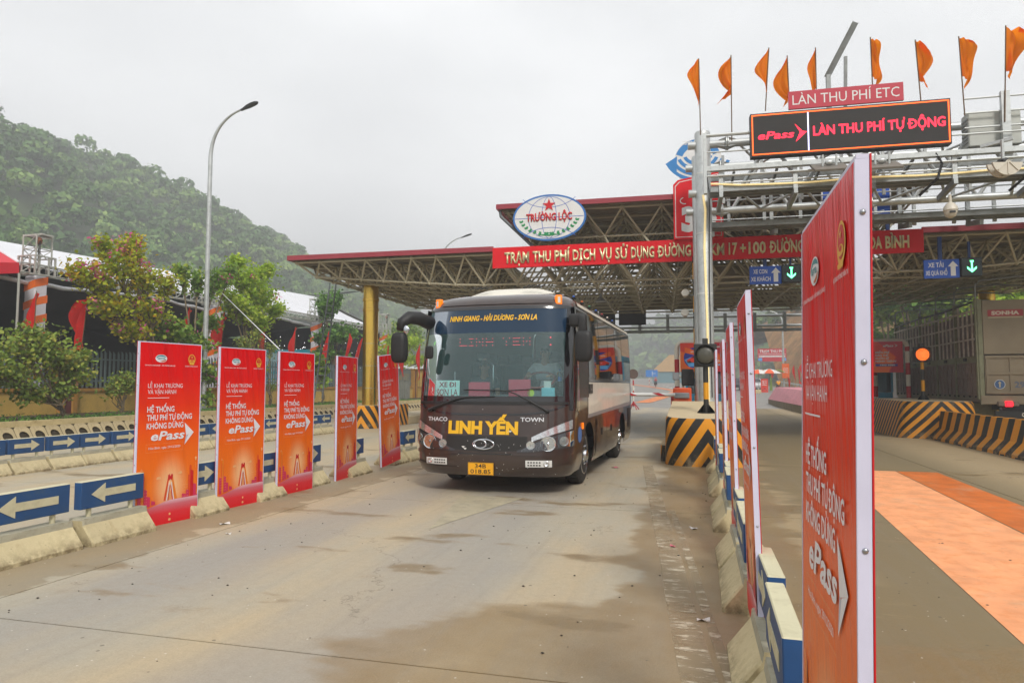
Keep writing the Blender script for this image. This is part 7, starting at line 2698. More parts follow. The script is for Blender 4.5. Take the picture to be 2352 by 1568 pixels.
b.use(mat('faded_blue_disc', '3f5f8c', rough=.6, var=.1)).add([(.50 + .132 * cos(a), -.0790, zf + .36 + .132 * sin(a)) for a in np.linspace(0, 2 * pi, 25)[:-1]], [tuple(range(24))])
b.use(mat('tan_arrow', 'b5a98a', rough=.6, var=.1)).flat([(.48, zf + .27), (.52, zf + .27), (.52, zf + .39), (.55, zf + .39), (.50, zf + .46), (.45, zf + .39), (.48, zf + .39)], -.0798)
b.build('round_mark', parent=tg_)
letters('29', .17, mat('grey_blue_number', '5b6578', rough=.7, var=0), tg_, 1.03, zf + .27, -.0520, width=.27, bold=.03)
b = MB().use(M_TRGREY).cbox(.0, TW, -.04, .1, zf - .25, zf + .03, .02)
b.build('rear_sill', parent=trk)
for x in (.42, TW - .95):
    b = MB().use(mat('dull_lens', '7a6a5c', rough=.5, var=.1)).cbox(x, x + .19, -.12, -.02, .98, 1.12, .02)
    b.build('tail_lamp', parent=trk)
    b = MB().use(MATS['dull_lens']).cbox(x + .40, x + .55, -.12, -.02, .98, 1.12, .02)
    l_ = b.build('tail_lamp', parent=trk)
    MB().use(mat('lit_red_lens', 'e02030', rough=.3, var=0, emit='ff1828', estr=1.5)).cbox(x + .195, x + .395, -.125, -.02, .97, 1.13, .02).build('lens', parent=l_)
b = MB().use(M_BLACKP).box(.35, TW - .2, -.1, .0, .62, .84).bar((.5, -.05, .84), (.5, .1, 1.1), .06, .1).bar((TW - .5, -.05, .84), (TW - .5, .1, 1.1), .06, .1)
bp_ = b.build('under_run_bar', parent=trk)
letters('COI CHỪNG', .12, mat('pale_lettering', 'd6cdbd'), bp_, 1.55, .67, -.103, width=1.05, bold=.03)
b = MB().use(M_TRGREEN).box(.1, .75, .9, 1.0, .35, 1.05)
b.build('mudflap', parent=trk)
b = MB().use(M_BLACKP).box(.6, 1.9, .1, TL, .85, 1.1)
b.build('chassis', parent=trk)
for x, s in ((.22, -1), (TW - .22, 1)):
    for y in (1.7, 3.0):
        put_wheel(trk, x, y, .48, s, 1.05)
        put_wheel(trk, x - s * .32, y, .48, s, 1.05)
    put_wheel(trk, x, TL + .6, .48, s, 1.05)
# cab
b = MB().use(mat('truck_cab_paint', '8c9496', rough=.4, var=.1))
b.cbox(.05, TW - .05, TL + .05, TL + 2.0, .8, 2.95, .1)
b.build('cab', parent=trk)
b = MB().use(M_BLACKP).path([(-.02, TL + 1.9, 2.6), (-.25, TL + 1.95, 2.6), (-.25, TL + 1.95, 2.0)], .025, 6)
rbox(b, (-.28, TL + 1.9, 2.25), .12, .05, .26)
b.build('mirror', parent=trk, smooth=True)
# ================================================================== FAR SIDE: beyond the station
def lamp_post(base, h, arm, dirx, label, r=.09, lean=0, rzz=0.0, head=True, grp=None):
    t = thing('street_lamp', label, 'street lamp', base, rzz, grp)
    n = 12
    pts = [(0, 0, h * k / 6) for k in range(6)]
    za = h * 5 / 6
    for k in range(1, n + 1):
        a = (pi / 2) * .82 * k / n
        pts.append((dirx * arm * (1 - cos(a)) ** 1.15, 0, za + (h / 6) * sin(a)))
    rs = [r * (1 - .62 * i / (len(pts) - 1)) for i in range(len(pts))]
    MB().use(M_GALV).lathe([(r * 2, 0), (r * 2, .03), (r * 1.2, .03), (r * 1.1, .5)], 16).path(pts, r, 14, rs).build('pole', parent=t, smooth='auto')
    e = Vector(pts[-1]); d = (e - Vector(pts[-2])).normalized()
    if head:
        b = MB().use(mat('lamp_head_dark', '3c4044', rough=.45, var=.05))
        x_ = d; y_ = Vector((0, 1, 0)); z_ = x_.cross(y_)
        prof = [(0, .05), (.15, .07), (.35, .14), (.6, .16), (.78, .12), (.86, .03)]
        for (s0, w0), (s1, w1) in zip(prof, prof[1:]):
            b.add([e + x_ * s0 - y_ * w0, e + x_ * s0 + y_ * w0, e + x_ * s1 + y_ * w1, e + x_ * s1 - y_ * w1,
                   e + x_ * s0 - y_ * w0 * .7 - z_ * .06, e + x_ * s0 + y_ * w0 * .7 - z_ * .06, e + x_ * s1 + y_ * w1 * .7 - z_ * .06, e + x_ * s1 - y_ * w1 * .7 - z_ * .06],
                  [(0, 1, 2, 3), (7, 6, 5, 4), (0, 3, 7, 4), (1, 5, 6, 2)])
        hd_ = b.build('lamp_head', parent=t)
        b = MB().use(M_CHROME)
        for s_ in (.3, .45, .6): b.ball(tuple(e + x_ * s_ + z_ * .02), .045, 8, (1, 1, .4))
        b.build('lens', parent=hd_, smooth=True)
    return t
pb_ = px(1801, 893, Y=97)
lamp_post((pb_.x, 97, road_rise(97)), px(1790, 713, Y=97).z - road_rise(97), 2.2, -1, 'street lamp with long arm standing before the orange cutting', r=.14)
pb_ = px(1658, 730, Y=150)
lamp_post((pb_.x + 1.5, 150, 2), pb_.z - 1.5, 2.5, -1, 'small distant street lamp above the hazy ridge', r=.12)
p0 = px(1012, 580, Y=48)
lamp_post((p0.x, 48, 0), px(1050, 543, Y=48).z, 2.4, 1, 'street lamp rising behind the canopy roof left of the globe sign', r=.1)
# cars
def car(x, y, rz, m, label, roofm=None):
    t = thing('parked_car', label, 'car', (x, y, road_rise(y)), rz, 'cars by the umbrellas')
    b = MB().use(m)
    prof = [(-2.2, .35), (-2.25, .75), (-2.05, .98), (-1.2, 1.08), (-.65, 1.62), (.9, 1.68), (1.75, 1.42), (2.15, 1.0), (2.25, .6), (2.2, .35)]
    rows = [(-.90, .0), (-.86, .0), (.86, 0), (.90, 0)]
    n = len(prof)
    def w(z): return .90 - (.16 * (z - 1.05) / .6 if z > 1.05 else 0)
    V = [(-w(z), yy, z) for yy, z in prof] + [(w(z), yy, z) for yy, z in prof]
    F = [tuple(range(n))[::-1], tuple(range(n, 2 * n))] + [(i, (i + 1) % n, n + (i + 1) % n, n + i) for i in range(n)]
    b.add(V, F)
    b.build('body', parent=t)
    g_ = MB().use(M_SIDEGLASS)
    for s in (-1, 1):
        g_.add([(s * .885, -1.1, 1.12), (s * .80, -.62, 1.54), (s * .79, .85, 1.58), (s * .87, 1.6, 1.15)], [(0, 1, 2, 3) if s < 0 else (3, 2, 1, 0)])
    g_.add([(-.80, -1.19, 1.13), (.80, -1.19, 1.13), (.70, -.70, 1.58), (-.70, -.70, 1.58)], [(0, 1, 2, 3)])
    g_.build('window', parent=t)
    for s in (-1, 1): MB().use(M_REDPOLE).box(s * .72 - .12, s * .72 + .12, -2.27, -2.2, .75, .92).build('tail_lamp', parent=t)
    for s in (-1, 1):
        for yy in (-1.4, 1.4):
            o = put_wheel(t, s * .80, yy, .34, s, .72)
    return t
M_WCAR = mat('white_car_paint', 'dcdfe2', rough=.25, var=.02, coat=1)
M_DCAR = mat('dark_car_paint', '22262c', rough=.25, var=.02, coat=1)
pc = px(1730, 891, Y=96); car(pc.x, 96, .1, M_WCAR, 'white car with its door side to the umbrellas, far right lane')
pc = px(1692, 891, Y=98); car(pc.x, 98, .1, M_DCAR, 'dark car glimpsed between the right-hand banners')
pc = px(1525, 868, Y=170); car(pc.x, 170, 1.3, M_WCAR, 'tiny white car far down the road behind the boom')
# umbrellas
M_UMO = mat('umbrella_orange', 'e8602a', rough=.8, var=.04)
M_UMW = mat('umbrella_white', 'dcdcd8', rough=.8, var=.03)
def umbrella(x, y, z, r, label, ph):
    t = thing('parasol', label, 'parasol', (x, y, z), 0, 'orange and white parasols')
    tube_obj((0, 0, 0), (0, 0, 2.35), .025, M_STEELD, t, 'pole')
    for k in range(8):
        b = MB().use(M_UMO if k % 2 else M_UMW)
        a0, a1 = 2 * pi * k / 8 + ph, 2 * pi * (k + 1) / 8 + ph
        b.grid(lambda u, v: (r * v * cos(a0 + (a1 - a0) * u), r * v * sin(a0 + (a1 - a0) * u), 2.35 - .55 * v ** 1.7 - .03 * v * sin(pi * u)), 3, 5)
        b.build('canopy_panel', parent=t)
for (vx, vy, lb, ph) in ((1742, 848, 'left one of the two orange and white parasols', 0), (1767, 847, 'right one of the two orange and white parasols', .3)):
    pc = px(vx, vy, Y=90); umbrella(pc.x, 90, pc.z - 2.35, 1.45, lb, ph)
# motorbikes and riders
def motorbike(x, y, rz, m, label, lab2, shirtm, helm):
    t = thing('motorbike', label, 'motorbike', (x, y, road_rise(y)), rz, 'motorbikes on the far road')
    for yy in (-.62, .62):
        b = MB().use(M_RUBBER)
        tor(b, (0, yy, .29), .25, .05, 0, 20, 6)
        b.v = [(q[2] - .29, q[1], q[0] - 0 + .29) for q in b.v]
        o = b.build('wheel', parent=t, smooth=True)
        MB().use(M_CHROME).tube((-.03, yy, .29), (.03, yy, .29), .16, 12).build('hub', parent=o)
    b = MB().use(m)
    rbox(b, (0, .05, .58), .13, .55, .16); rbox(b, (0, .5, .72), .16, .14, .26)
    b.build('fairing', parent=t, smooth=True)
    b = MB().use(M_BLACKP)
    rbox(b, (0, -.15, .80), .14, .42, .07)
    b.path([(-.33, .42, 1.06), (0, .5, 1.02), (.33, .42, 1.06)], .02, 6)
    b.path([(0, .52, .95), (0, .62, .3)], .03, 6)
    b.build('seat_and_bars', parent=t, smooth='auto')
    b = MB().use(M_REDPOLE).cbox(-.07, .07, -.72, -.62, .66, .78, .01).build('tail_lamp', parent=t)
    J = dict(pelvis=(0, .12, .86), waist=(0, .10, 1.0), chest=(0, .04, 1.22), neck=(0, .0, 1.40), head=(0, -.03, 1.54),
             shL=(.19, .03, 1.32), shR=(-.19, .03, 1.32), elL=(.30, -.15, 1.12), wrL=(.26, -.36, 1.08), elR=(-.30, -.15, 1.12), wrR=(-.26, -.36, 1.08),
             hpL=(.10, .08, .84), hpR=(-.10, .08, .84), knL=(.18, -.32, .74), knR=(-.18, -.32, .74), anL=(.17, -.1, .34), anR=(-.17, -.1, .34), toL=(.17, -.26, .29), toR=(-.17, -.26, .29))
    p = person(lab2, J, shirtm, hair=False, helmet=helm, sub=1, hands=False)
    p.location = (x, y, road_rise(y)); p.rotation_euler = (0, 0, rz + pi)
M_JORANGE = mat('orange_jacket', 'f0a020', rough=.8, var=.06)
M_JRED = mat('red_jacket', 'b8283c', rough=.8, var=.06)
pc = px(1788, 891, Y=88)
motorbike(pc.x, 88, .1, M_BLKPOLE, 'motorbike under the rider in the orange jacket', 'motorbike rider in an orange jacket seen from behind near the parasols', M_JORANGE, mat('grey_helmet', '6b6f74', rough=.4, var=0))
pc = px(1506, 884, Y=112)
motorbike(pc.x, 112, 3.2, M_BLKPOLE, 'motorbike coming along the far road behind the boom', 'small rider in red on the far road behind the boom', M_JRED, mat('red_helmet', 'b02030', rough=.4, var=0))
# little banner, flags and signs there
bn = thing('banner', 'small red banner standing beneath the right parasol', 'banner')
MB().use(M_ADRED).box(-.42, .42, -.02, .02, 0, 1.65).build('panel', parent=bn)
b = MB(); car_art(b, 0, .35, .7, -.022); b.build('print', parent=bn)
for k in range(3): letters(('DÁN THẺ', 'MIỄN PHÍ', 'ePass')[k], .12, M_SIGNWHITE, bn, 0, 1.3 - .22 * k, -.023, width=.55, bold=.03)
pc = px(1756, 891, Y=89); bn.location = (pc.x, 89, road_rise(89))
bn = thing('banner', 'red banner hung on the street lamp pole before the cutting', 'banner')
MB().use(M_BAN).box(-.45, .45, -.02, .02, 0, 1.9).build('panel', parent=bn)
for k in range(3): letters(('LỄ KHAI', 'TRƯƠNG', 'ePass')[k], .13, M_SIGNWHITE, bn, 0, 1.2 - .25 * k, -.023, width=.6, bold=.03)
pc = px(1805, 868, Y=96.5); bn.location = pc
for k, (vx, vt, vb, w_) in enumerate(((1809, 865, 893, .5), (1824, 836, 874, .45), (1832, 845, 880, .5), (1841, 832, 858, .5), (1770, 850, 864, .4))):
    T_ = px(vx, vt, Y=94); B_ = Vector((T_.x + .2, 94, road_rise(94)))
    C_ = px(vx, vb, Y=94)
    flag(B_, T_, T_.z - C_.z, w_, M_FLAGR, ('small red flag low on the lamp pole before the cutting', 'tall red flag right of the lamp pole, its left edge ragged', 'red flag farther right, bulging towards the near banner',
         'small red flag touching the near banner edge in the distance', 'tiny red flag behind the right parasol')[k], 'red flags by the far parasols', 80 + k, k % 2)
hb = thing('billboard', 'red and white billboard at the foot of the orange cutting', 'billboard')
b = MB().use(mat('billboard_red', 'c02838', rough=.6, var=.05)).box(-1.9, 1.9, -.05, .05, -.9, .9)
b.build('board', parent=hb)
b = MB().use(M_SIGNWHITE).box(-1.8, 1.8, -.058, -.0501, .05, .12).box(-1.75, 1.75, -.058, -.0501, -.30, -.10)
b.use(M_ADSKY).box(-1.85, -1.3, -.058, -.0501, -.85, -.4).box(1.3, 1.85, -.058, -.0501, -.85, -.4)
b.build('print', parent=hb)
letters('TRẠM THU PHÍ', .42, M_SIGNWHITE, hb, 0, .30, -.052, width=3.3, bold=.02)
b = MB().use(M_STEELD)
for x in (-1.5, 1.5): b.tube((x, .08, -5), (x, .08, .8), .08, 8)
b.build('leg', parent=hb)
pc = px(1773, 815, Y=102); hb.location = pc
# guard rail
gr = thing('guard_rail', 'grey crash rail along the right verge before the cutting', 'guard rail')
b = MB().use(M_GALV)
for dz in (.58, .72):
    b.path([(13.2 + .012 * (y - 60), y, road_rise(y) + dz) for y in range(60, 140, 8)], .055, 6)
b.build('rail', parent=gr)
b = MB().use(M_GALVD)
for y in range(60, 132, 4):
    MB().use(M_GALVD).box(13.28 + .012 * (y - 60), 13.4 + .012 * (y - 60), y - .05, y + .05, road_rise(y) - .1, road_rise(y) + .82).build('rail_post', parent=gr)
# low cream traffic blocks with rails in the far right lane
for k, (vx, vy) in enumerate(((1722, 912), (1766, 908))):
    pc = px(vx, vy, Z=.1)
    t = thing('traffic_block', ('low cream block with a dark rail, left of the pair beyond the station', 'low cream block with a dark rail, right of the pair beyond the station')[k], 'barrier', (pc.x, min(pc.y, 85), road_rise(min(pc.y, 85))), 0, 'low blocks beyond the station')
    MB().use(M_CONC).cbox(-.9, .9, -.2, .2, 0, .45, .03).build('block', parent=t)
    b = MB().use(M_BLKPOLE).bar((-.85, 0, .75), (.85, 0, .75), .04, .05)
    for x in (-.8, -.4, 0, .4, .8): b.bar((x, 0, .45), (x, 0, .75), .04, .04)
    b.build('rail', parent=t)
# round sign, blue direction sign
rs = thing('round_sign', 'back of a round sign on a red and white post behind the bus tail', 'traffic sign')
pc = px(1455, 915, Y=46); rs.location = (pc.x, 46, 0)
MB().use(mat('sign_back_brown', '5c4a42', rough=.6, var=.1)).lathe([(.001, -.01), (.33, -.01), (.33, .01), (.001, .01)], 24, c=(0, 0, 0), M=Matrix.Translation((0, -.05, 2.35)) @ Matrix.Rotation(pi / 2, 4, 'X')).build('disc', parent=rs)
b = MB()
for k in range(7): b.use((M_REDPOLE, M_WHPOLE)[k % 2]).tube((0, 0, .2 + k * .35), (0, 0, .2 + (k + 1) * .35), .045, 10)
b.use(M_REDPOLE)
for a in range(4): b.tube((0, 0, .5), (.42 * cos(a * pi / 2 + .6), .42 * sin(a * pi / 2 + .6), 0), .03, 6)
b.build('post', parent=rs, smooth='auto')
ds = thing('direction_sign', 'blue direction sign on two striped posts far behind the boom', 'traffic sign')
pc = px(1497, 858, Y=120); ds.location = (pc.x, 120, road_rise(120))
MB().use(mat('direction_blue', '2f7ac8', rough=.5, var=.03)).box(-1.0, 1.0, -.04, .04, .1 + pc.z - road_rise(120) - .65, .1 + pc.z - road_rise(120) + .55).build('board', parent=ds)
b = MB().use(M_SIGNWHITE).box(.05, .13, -.046, -.0401, pc.z - road_rise(120) - .4, pc.z - road_rise(120) + .4).box(.13, .7, -.046, -.0401, pc.z - road_rise(120), pc.z - road_rise(120) + .08)
b.build('print', parent=ds)
b = MB()
for x in (-.45, .55):
    for k in range(6): b.use((M_REDPOLE, M_WHPOLE)[k % 2]).tube((x, .06, -.6 + k * .35), (x, .06, -.6 + (k + 1) * .35), .05, 8)
b.build('leg', parent=ds)
hut = thing('hut', 'tan-roofed shed with a blue-grey wall at the foot of the far hill', 'shed')
pc = px(1542, 858, Y=150); hut.location = (pc.x, 150, road_rise(150) - .2)
MB().use(mat('shed_blue_wall', '6f8f98', rough=.7, var=.1)).box(-4, 4, 0, 5, 0, 2.6).build('wall', parent=hut)
b = MB().use(mat('tan_roof', 'a98a62', rough=.9, var=.12)); b.add([(-4.2, -.2, 2.6), (4.2, -.2, 2.6), (3.0, 3, 6.3), (-.5, 3, 6.3), (-4.2, 5.4, 2.6), (4.2, 5.4, 2.6)], [(0, 1, 2, 3), (1, 5, 2), (5, 4, 3, 2), (4, 0, 3)])
b.build('roof', parent=hut)
# small gantry over the far side of the station, seen under the canopy
fg_ = thing('rear_gantry', 'galvanised gantry beyond the canopy with two dark screens', 'gantry', (0, 35.6, 0), ROTC)
for z, r_ in ((4.55, .07), (5.05, .07)):
    tube_obj((-6.6, 0, z), (6.6, 0, z), r_, M_GALV, fg_, 'chord', 12)
for k in range(9):
    MB().use(M_GALVD).box(-5.6 + k * 1.4, -5.45 + k * 1.4, -.1, .1, 4.25, 5.2).build('bracket', parent=fg_)
MB().use(M_GALVD).box(-6.4, 6.4, -.3, -.2, 4.25, 4.4).build('channel', parent=fg_)
for x in (-6.6, 6.6): MB().use(M_GALV).tube((x, 0, .3), (x, 0, 5.4), .15, 14).build('post', parent=fg_, smooth='auto')
for (va, vc) in ((1377, 1414), (1422, 1484)):
    a_, c_ = px(va, 713, Y=35.4), px(vc, 747, Y=35.4)
    o = MB().use(M_BLACKP).box(a_.x, c_.x, -.42, -.32, c_.z, a_.z).build('dark_screen', parent=fg_)

# ================================================================== LEFT SIDE: embankment, wall, fence, tents, planting
M_HOLEC = mat('stained_concrete_panel', 'b0a07c', rough=.9, var=.14, scale=2, dirt='7d6b48', dirt_amt=.6, bump=.4, bscale=15, rand=.06)
M_LIP = mat('cream_kerb_lip', 'c2b184', rough=.85, var=.1, scale=2, dirt='8d7a50', dirt_amt=.6)
M_SOIL = mat('dark_soil', '4b3d27', rough=1, var=.3, scale=3, bump=.6, bscale=10)
M_HOLE = mat('hole_soil_and_wall', '39301f', rough=1, var=.3, scale=9)
emb = thing('embankment', 'sloping concrete embankment of panels with round drain holes', 'embankment', kind='structure')
# one panel: square of slope with a round recess
def hole_panel():
    W_, H_ = .455, .62
    b = MB().use(M_HOLEC)
    n = 16
    cx, cz, r, ry = W_ / 2 , H_ * .52, .138, .138
    outer = []
    for k in range(n):
        a = 2 * pi * k / n
        c, s = cos(a), sin(a)
        m_ = max(abs(c) / (W_ / 2 - .004), abs(s) / (H_ / 2))
        outer.append((cx + c / m_, cz * 0 + H_ / 2 + s / m_))
    V = [(x, 0, z) for x, z in outer] + [(cx + r * 1.10 * cos(2 * pi * k / n), -.006, H_ / 2 + ry * 1.10 * sin(2 * pi * k / n)) for k in range(n)] \
        + [(cx + r * cos(2 * pi * k / n), 0.0, H_ / 2 + ry * sin(2 * pi * k / n)) for k in range(n)] + [(cx + r * .95 * cos(2 * pi * k / n), .05, H_ / 2 + ry * .95 * sin(2 * pi * k / n)) for k in range(n)]
    for q in range(3):
        if q == 2: b.use(M_HOLE)  # inner wall coloured as dark as the soil bottom, so the recess reads dark
        F = [(q * n + k, q * n + (k + 1) % n, (q + 1) * n + (k + 1) % n, (q + 1) * n + k) for k in range(n)]
        b.add(V if q == 0 else [], [])
        for f in F:
            b.f.append(f[::-1]); b.m.append(b.cur)
    b.f.append(tuple(3 * n + k for k in range(n))); b.m.append(b.cur)
    return b.mesh('panel')
HP = hole_panel()
y = 6.0
k = 0
SLX = -17.35
while y < 46:
    o = link('panel', HP, emb, (SLX, y, -.005))
    # local x along +Y, local z up the slope, face (-Y local) turned to +X and up
    o.rotation_euler = (radians(-34), 0, pi / 2)
    y += .46; k += 1
dxs = .62 * sin(radians(34)); dzs = .62 * cos(radians(34))
XL = SLX - dxs
MB().use(M_LIP).box(XL - .16, XL + .012, 5, 46.5, dzs - .03, dzs + .13).build('lip', parent=emb)
MB().use(M_HOLEC).box(SLX - .02, SLX + .10, 5, 46.5, -.04, .03).build('toe', parent=emb)
ZL = dzs + .06
MB().use(M_SOIL).box(-60, XL - .16, 2, 62, .0, ZL).build('verge_soil')
tag(bpy.data.objects['verge_soil'], 'raised soil bed between the embankment lip and the yellow wall', kind='structure')

# yellow wall with coping, pillars and slatted fence
WXX = -22.5
M_YWALL = mat('ochre_wall', 'c0a052', rough=.9, var=.10, scale=1.2, dirt='8f7a45', dirt_amt=.55)
M_YTRIM = mat('deep_ochre_trim', 'a97c34', rough=.85, var=.1, scale=2, dirt='7c5c2c', dirt_amt=.4)
M_MAROON = mat('maroon_pillar_recess', '5c2a26', rough=.8, var=.1)
M_FENCE = mat('grey_green_slat', '66777a', rough=.65, var=.1, scale=3, rand=.08)
wall = thing('boundary_wall', 'yellow boundary wall with ochre coping and paired pillars', 'wall')
MB().use(M_YWALL).box(WXX - .1, WXX + .1, 6, 58, ZL, 1.38).build('wall_face', parent=wall)
MB().use(M_YTRIM).box(WXX - .16, WXX + .16, 6, 58, 1.381, 1.50).build('coping', parent=wall)
PYS = [9.8, 15.0, 20.1, 25.4, 30.8, 36.2, 41.6, 47, 52.4]
for y in PYS:
    for s in (-1, 1):
        MB().use(M_YTRIM).cbox(WXX - .24, WXX + .24, y + s * .27 - .11, y + s * .27 + .11, ZL, 2.85, .02).build('pillar', parent=wall)
    MB().use(M_MAROON).box(WXX - .17, WXX + .17, y - .16, y + .16, ZL, 2.8).build('pillar_recess', parent=wall)
    MB().use(M_YTRIM).cbox(WXX - .28, WXX + .28, y - .42, y + .42, 2.851, 2.95, .02).build('pillar_cap', parent=wall)
fence = thing('slat_fence', 'grey-green pointed slat fence standing on the yellow wall', 'fence')
b = MB().use(M_FENCE).prism([(-.045, 0), (.045, 0), (.045, 1.34), (-.045, 1.44)], -.012, .012)
SL = b.mesh('slat')
y = 10.4
while y < 52:
    if all(abs(y - q) > .48 for q in PYS):
        o = link('slat', SL, fence, (WXX, y, 1.52 + random.uniform(-.015, .015)))
        o.rotation_euler = (0, random.uniform(-.01, .01), pi / 2 + random.uniform(-.03, .03))
    y += .205
for z in (1.78, 2.62):
    for a, c_ in zip(PYS, PYS[1:]):
        MB().use(M_FENCE).box(WXX - .05, WXX - .015, a + .40, c_ - .40, z - .03, z + .03).build('rail', parent=fence)

# ---- marquee: truss line, striped columns, roof, dark lining
M_TENTW = mat('white_tent_sheet', 'd8d9de', rough=.6, var=.05, scale=.5)
M_TENTD = mat('dark_grey_lining', '4a4750', rough=.9, var=.12, scale=.5)
M_TENTB = mat('black_backdrop', '17161a', rough=.95, var=.1)
M_TRUSS = mat('white_truss_tube', 'b5b6ae', rough=.5, metal=.2, var=.1, dirt='8a7a60', dirt_amt=.3)
M_WRAPW = mat('white_wrap', 'd9d6de', rough=.75, var=.05)
M_WRAPO = mat('orange_wrap', 'f0701c', rough=.75, var=.05)
tent = thing('marquee', 'long white event marquee with dark lining behind the yellow wall', 'marquee')
TXX = -25.0
def roofz(y): return 8.25 + .030 * (y - 20)
b = MB().use(M_TENTW)
b.grid(lambda u, v: (TXX - .3 - 6.2 * v, 6 + 46 * u, 6.28 + (roofz(6 + 46 * u) - 6.28) * v - .25 * sin(pi * v)), 24, 8)
b.build('roof', parent=tent, smooth=True)
b = MB().use(M_TENTW)
b.grid(lambda u, v: (TXX - 6.5 - 6.5 * v, 6 + 46 * u, roofz(6 + 46 * u) - 2.2 * v), 10, 4)
b.build('rear_roof', parent=tent, smooth=True)
b = MB().use(M_TENTW)
b.add([(TXX - .3, 52, 6.28), (TXX - 6.5, 52, roofz(52)), (TXX - 6.5, 60, 6.3)], [(0, 2, 1)])
b.build('gable_flap', parent=tent)
b = MB().use(M_TENTD)
b.grid(lambda u, v: (TXX - .1 - 13 * v, 6 + 34.5 * u, 5.75 - .22 * sin(pi * ((u * 34.5 / 10.3) % 1)) * (1 - v) - .9 * sin(pi * v * .5) - .35 * sin(2 * pi * ((u * 34.5 / 10.3) % 1)) * v), 60, 10)
b.build('lining', parent=tent, smooth=True)
b = MB().use(M_TENTW)
pts = []
for k in range(70):
    y = 6 + k * .5
    pts.append((TXX + .05, y, 5.80 - .22 * sin(pi * (((y - 6) / 10.3) % 1)) + .03 * sin(k * 1.9)))
b.path(pts, .075, 8, [.06 + .03 * abs(sin(k * 2.3)) for k in range(70)])
b.build('rolled_edge', parent=tent, smooth='auto')
MB().use(M_TENTB).box(-38.2, -38, 5, 52, .3, 5.6).build('backdrop', parent=tent)
MB().use(M_TENTB).box(TXX - .35, TXX - .25, 41.6, 51.9, .3, 6.2).build('side_backdrop', parent=tent)
MB().use(M_TENTB).box(-38, TXX - .4, 51.8, 52, .3, 6.5).build('end_backdrop', parent=tent)
b = MB().use(mat('fairy_light', 'ffffff', rough=.4, var=0, emit='ffffff', estr=2.0))
rr = random.Random(2)
for k in range(80):
    b.ball((TXX - .24, rr.uniform(42, 51.5), rr.uniform(1.6, 6.0)), .022, 5)
for k in range(50):
    b.ball((rr.uniform(-37, -26), 51.75, rr.uniform(3.6, 6.0)), .03, 5)
tag(b.build('fairy_lights', parent=tent), kind='stuff')
# box truss along the eave
b = MB().use(M_TRUSS)
for dx_, dz_ in ((0, 0), (.34, 0), (0, .36), (.34, .36)):
    b.tube((TXX + dx_, 7, 5.92 + dz_), (TXX + dx_, 51.5, 5.92 + dz_), .028, 6)
tb = b.build('truss_chord', parent=tent)
y = 8.0
while y < 51.3:
    b = MB().use(M_TRUSS)
    b.tube((TXX + .34, y, 5.92), (TXX + .34, y, 6.28), .018, 6).tube((TXX + .34, y, 5.92), (TXX + .34, y + .5, 6.28), .018, 6)
    b.tube((TXX + .34, y, 6.28), (TXX, y + .25, 6.28), .014, 5)
    b.build('truss_brace', parent=tent)
    y += .5
for ti, (y, tall) in enumerate(((10.4, 1), (20.75, 1), (30.95, 0), (41.2, 1), (51.6, 1))):
    tw = thing('striped_tower', 'orange and white wrapped truss tower, ' + ('hidden at the near end', 'nearest in view', 'behind the tall lamp post', 'beside the two-tiered tree', 'right of the gold column')[ti],
               'truss tower', (TXX + .17, y, 0), 0, 'wrapped truss towers')
    MB().use(M_WRAPW).cbox(-.27, .27, -.27, .27, .3, 5.85, .05).build('wrap', parent=tw)
    b = MB().use(M_WRAPO)
    z = .9
    while z < 5.75:
        for (xa, ya, xb, yb_) in ((-.274, -.274, .274, -.274), (.274, -.274, .274, .274)):
            z0 = z if ya == yb_ else z + .17
            zt_ = min(z0 + .26, 5.8); 
            b.add([(xa, ya, z0), (xb, yb_, min(z0 + .17, 5.85)), (xb, yb_, min(z0 + .47, 5.86)), (xa, ya, min(z0 + .30, 5.84))], [(0, 1, 2, 3)])
        z += .72
    b.build('stripe', parent=tw)
    b = MB().use(M_TRUSS)
    s = .42
    for sx_3 in (-s, s):
        for sy_3 in (-s, s):
            b.bar((sx_3, sy_3, 5.86), (sx_3, sy_3, 6.62), .06, .06)
    for z in (5.88, 6.25, 6.6):
        for a in range(4):
            p = [(-s, -s), (s, -s), (s, s), (-s, s)]
            b.bar((*p[a], z), (*p[(a + 1) % 4], z), .05, .05)
    for q in (-.25, .15): b.bar((q, -s, 5.9), (q, -s, 6.6), .08, .03).bar((s, q, 5.9), (s, q, 6.6), .03, .08)
    b.build('sleeve_block', parent=tw)
    if tall:
        b = MB().use(M_TRUSS)
        s = .33
        for sx_3 in (-s, s):
            for sy_3 in (-s, s): b.tube((sx_3, sy_3, 6.3), (sx_3, sy_3, 7.45), .03, 6)
        zz = 6.4
        for q in range(2):
            p = [(-s, -s), (s, -s), (s, s), (-s, s)]
            for a in range(4):
                b.tube((*p[a], zz + q * .5), (*p[(a + 1) % 4], zz + .5 + q * .5), .018, 5)
                b.tube((*p[a], zz + .5 + q * .5), (*p[(a + 1) % 4], zz + .5 + q * .5), .02, 5)
        b.bar((-.45, 0, 7.45), (.5, 0, 7.45), .5, .06)
        b.use(mat('chain_hoist_rust', '7a4a30', rough=.7, var=.2)).ball((.30, -.2, 7.2), .13, 8, (1, .8, 1.2))
        b.use(M_CABLE)
        for q in (-.1, 0, .1): b.tube((.38 + q * .5, -.25, 7.2), (.38 + q * .5, -.25, 6.4), .012, 5)
        b.build('tower_head', parent=tw)
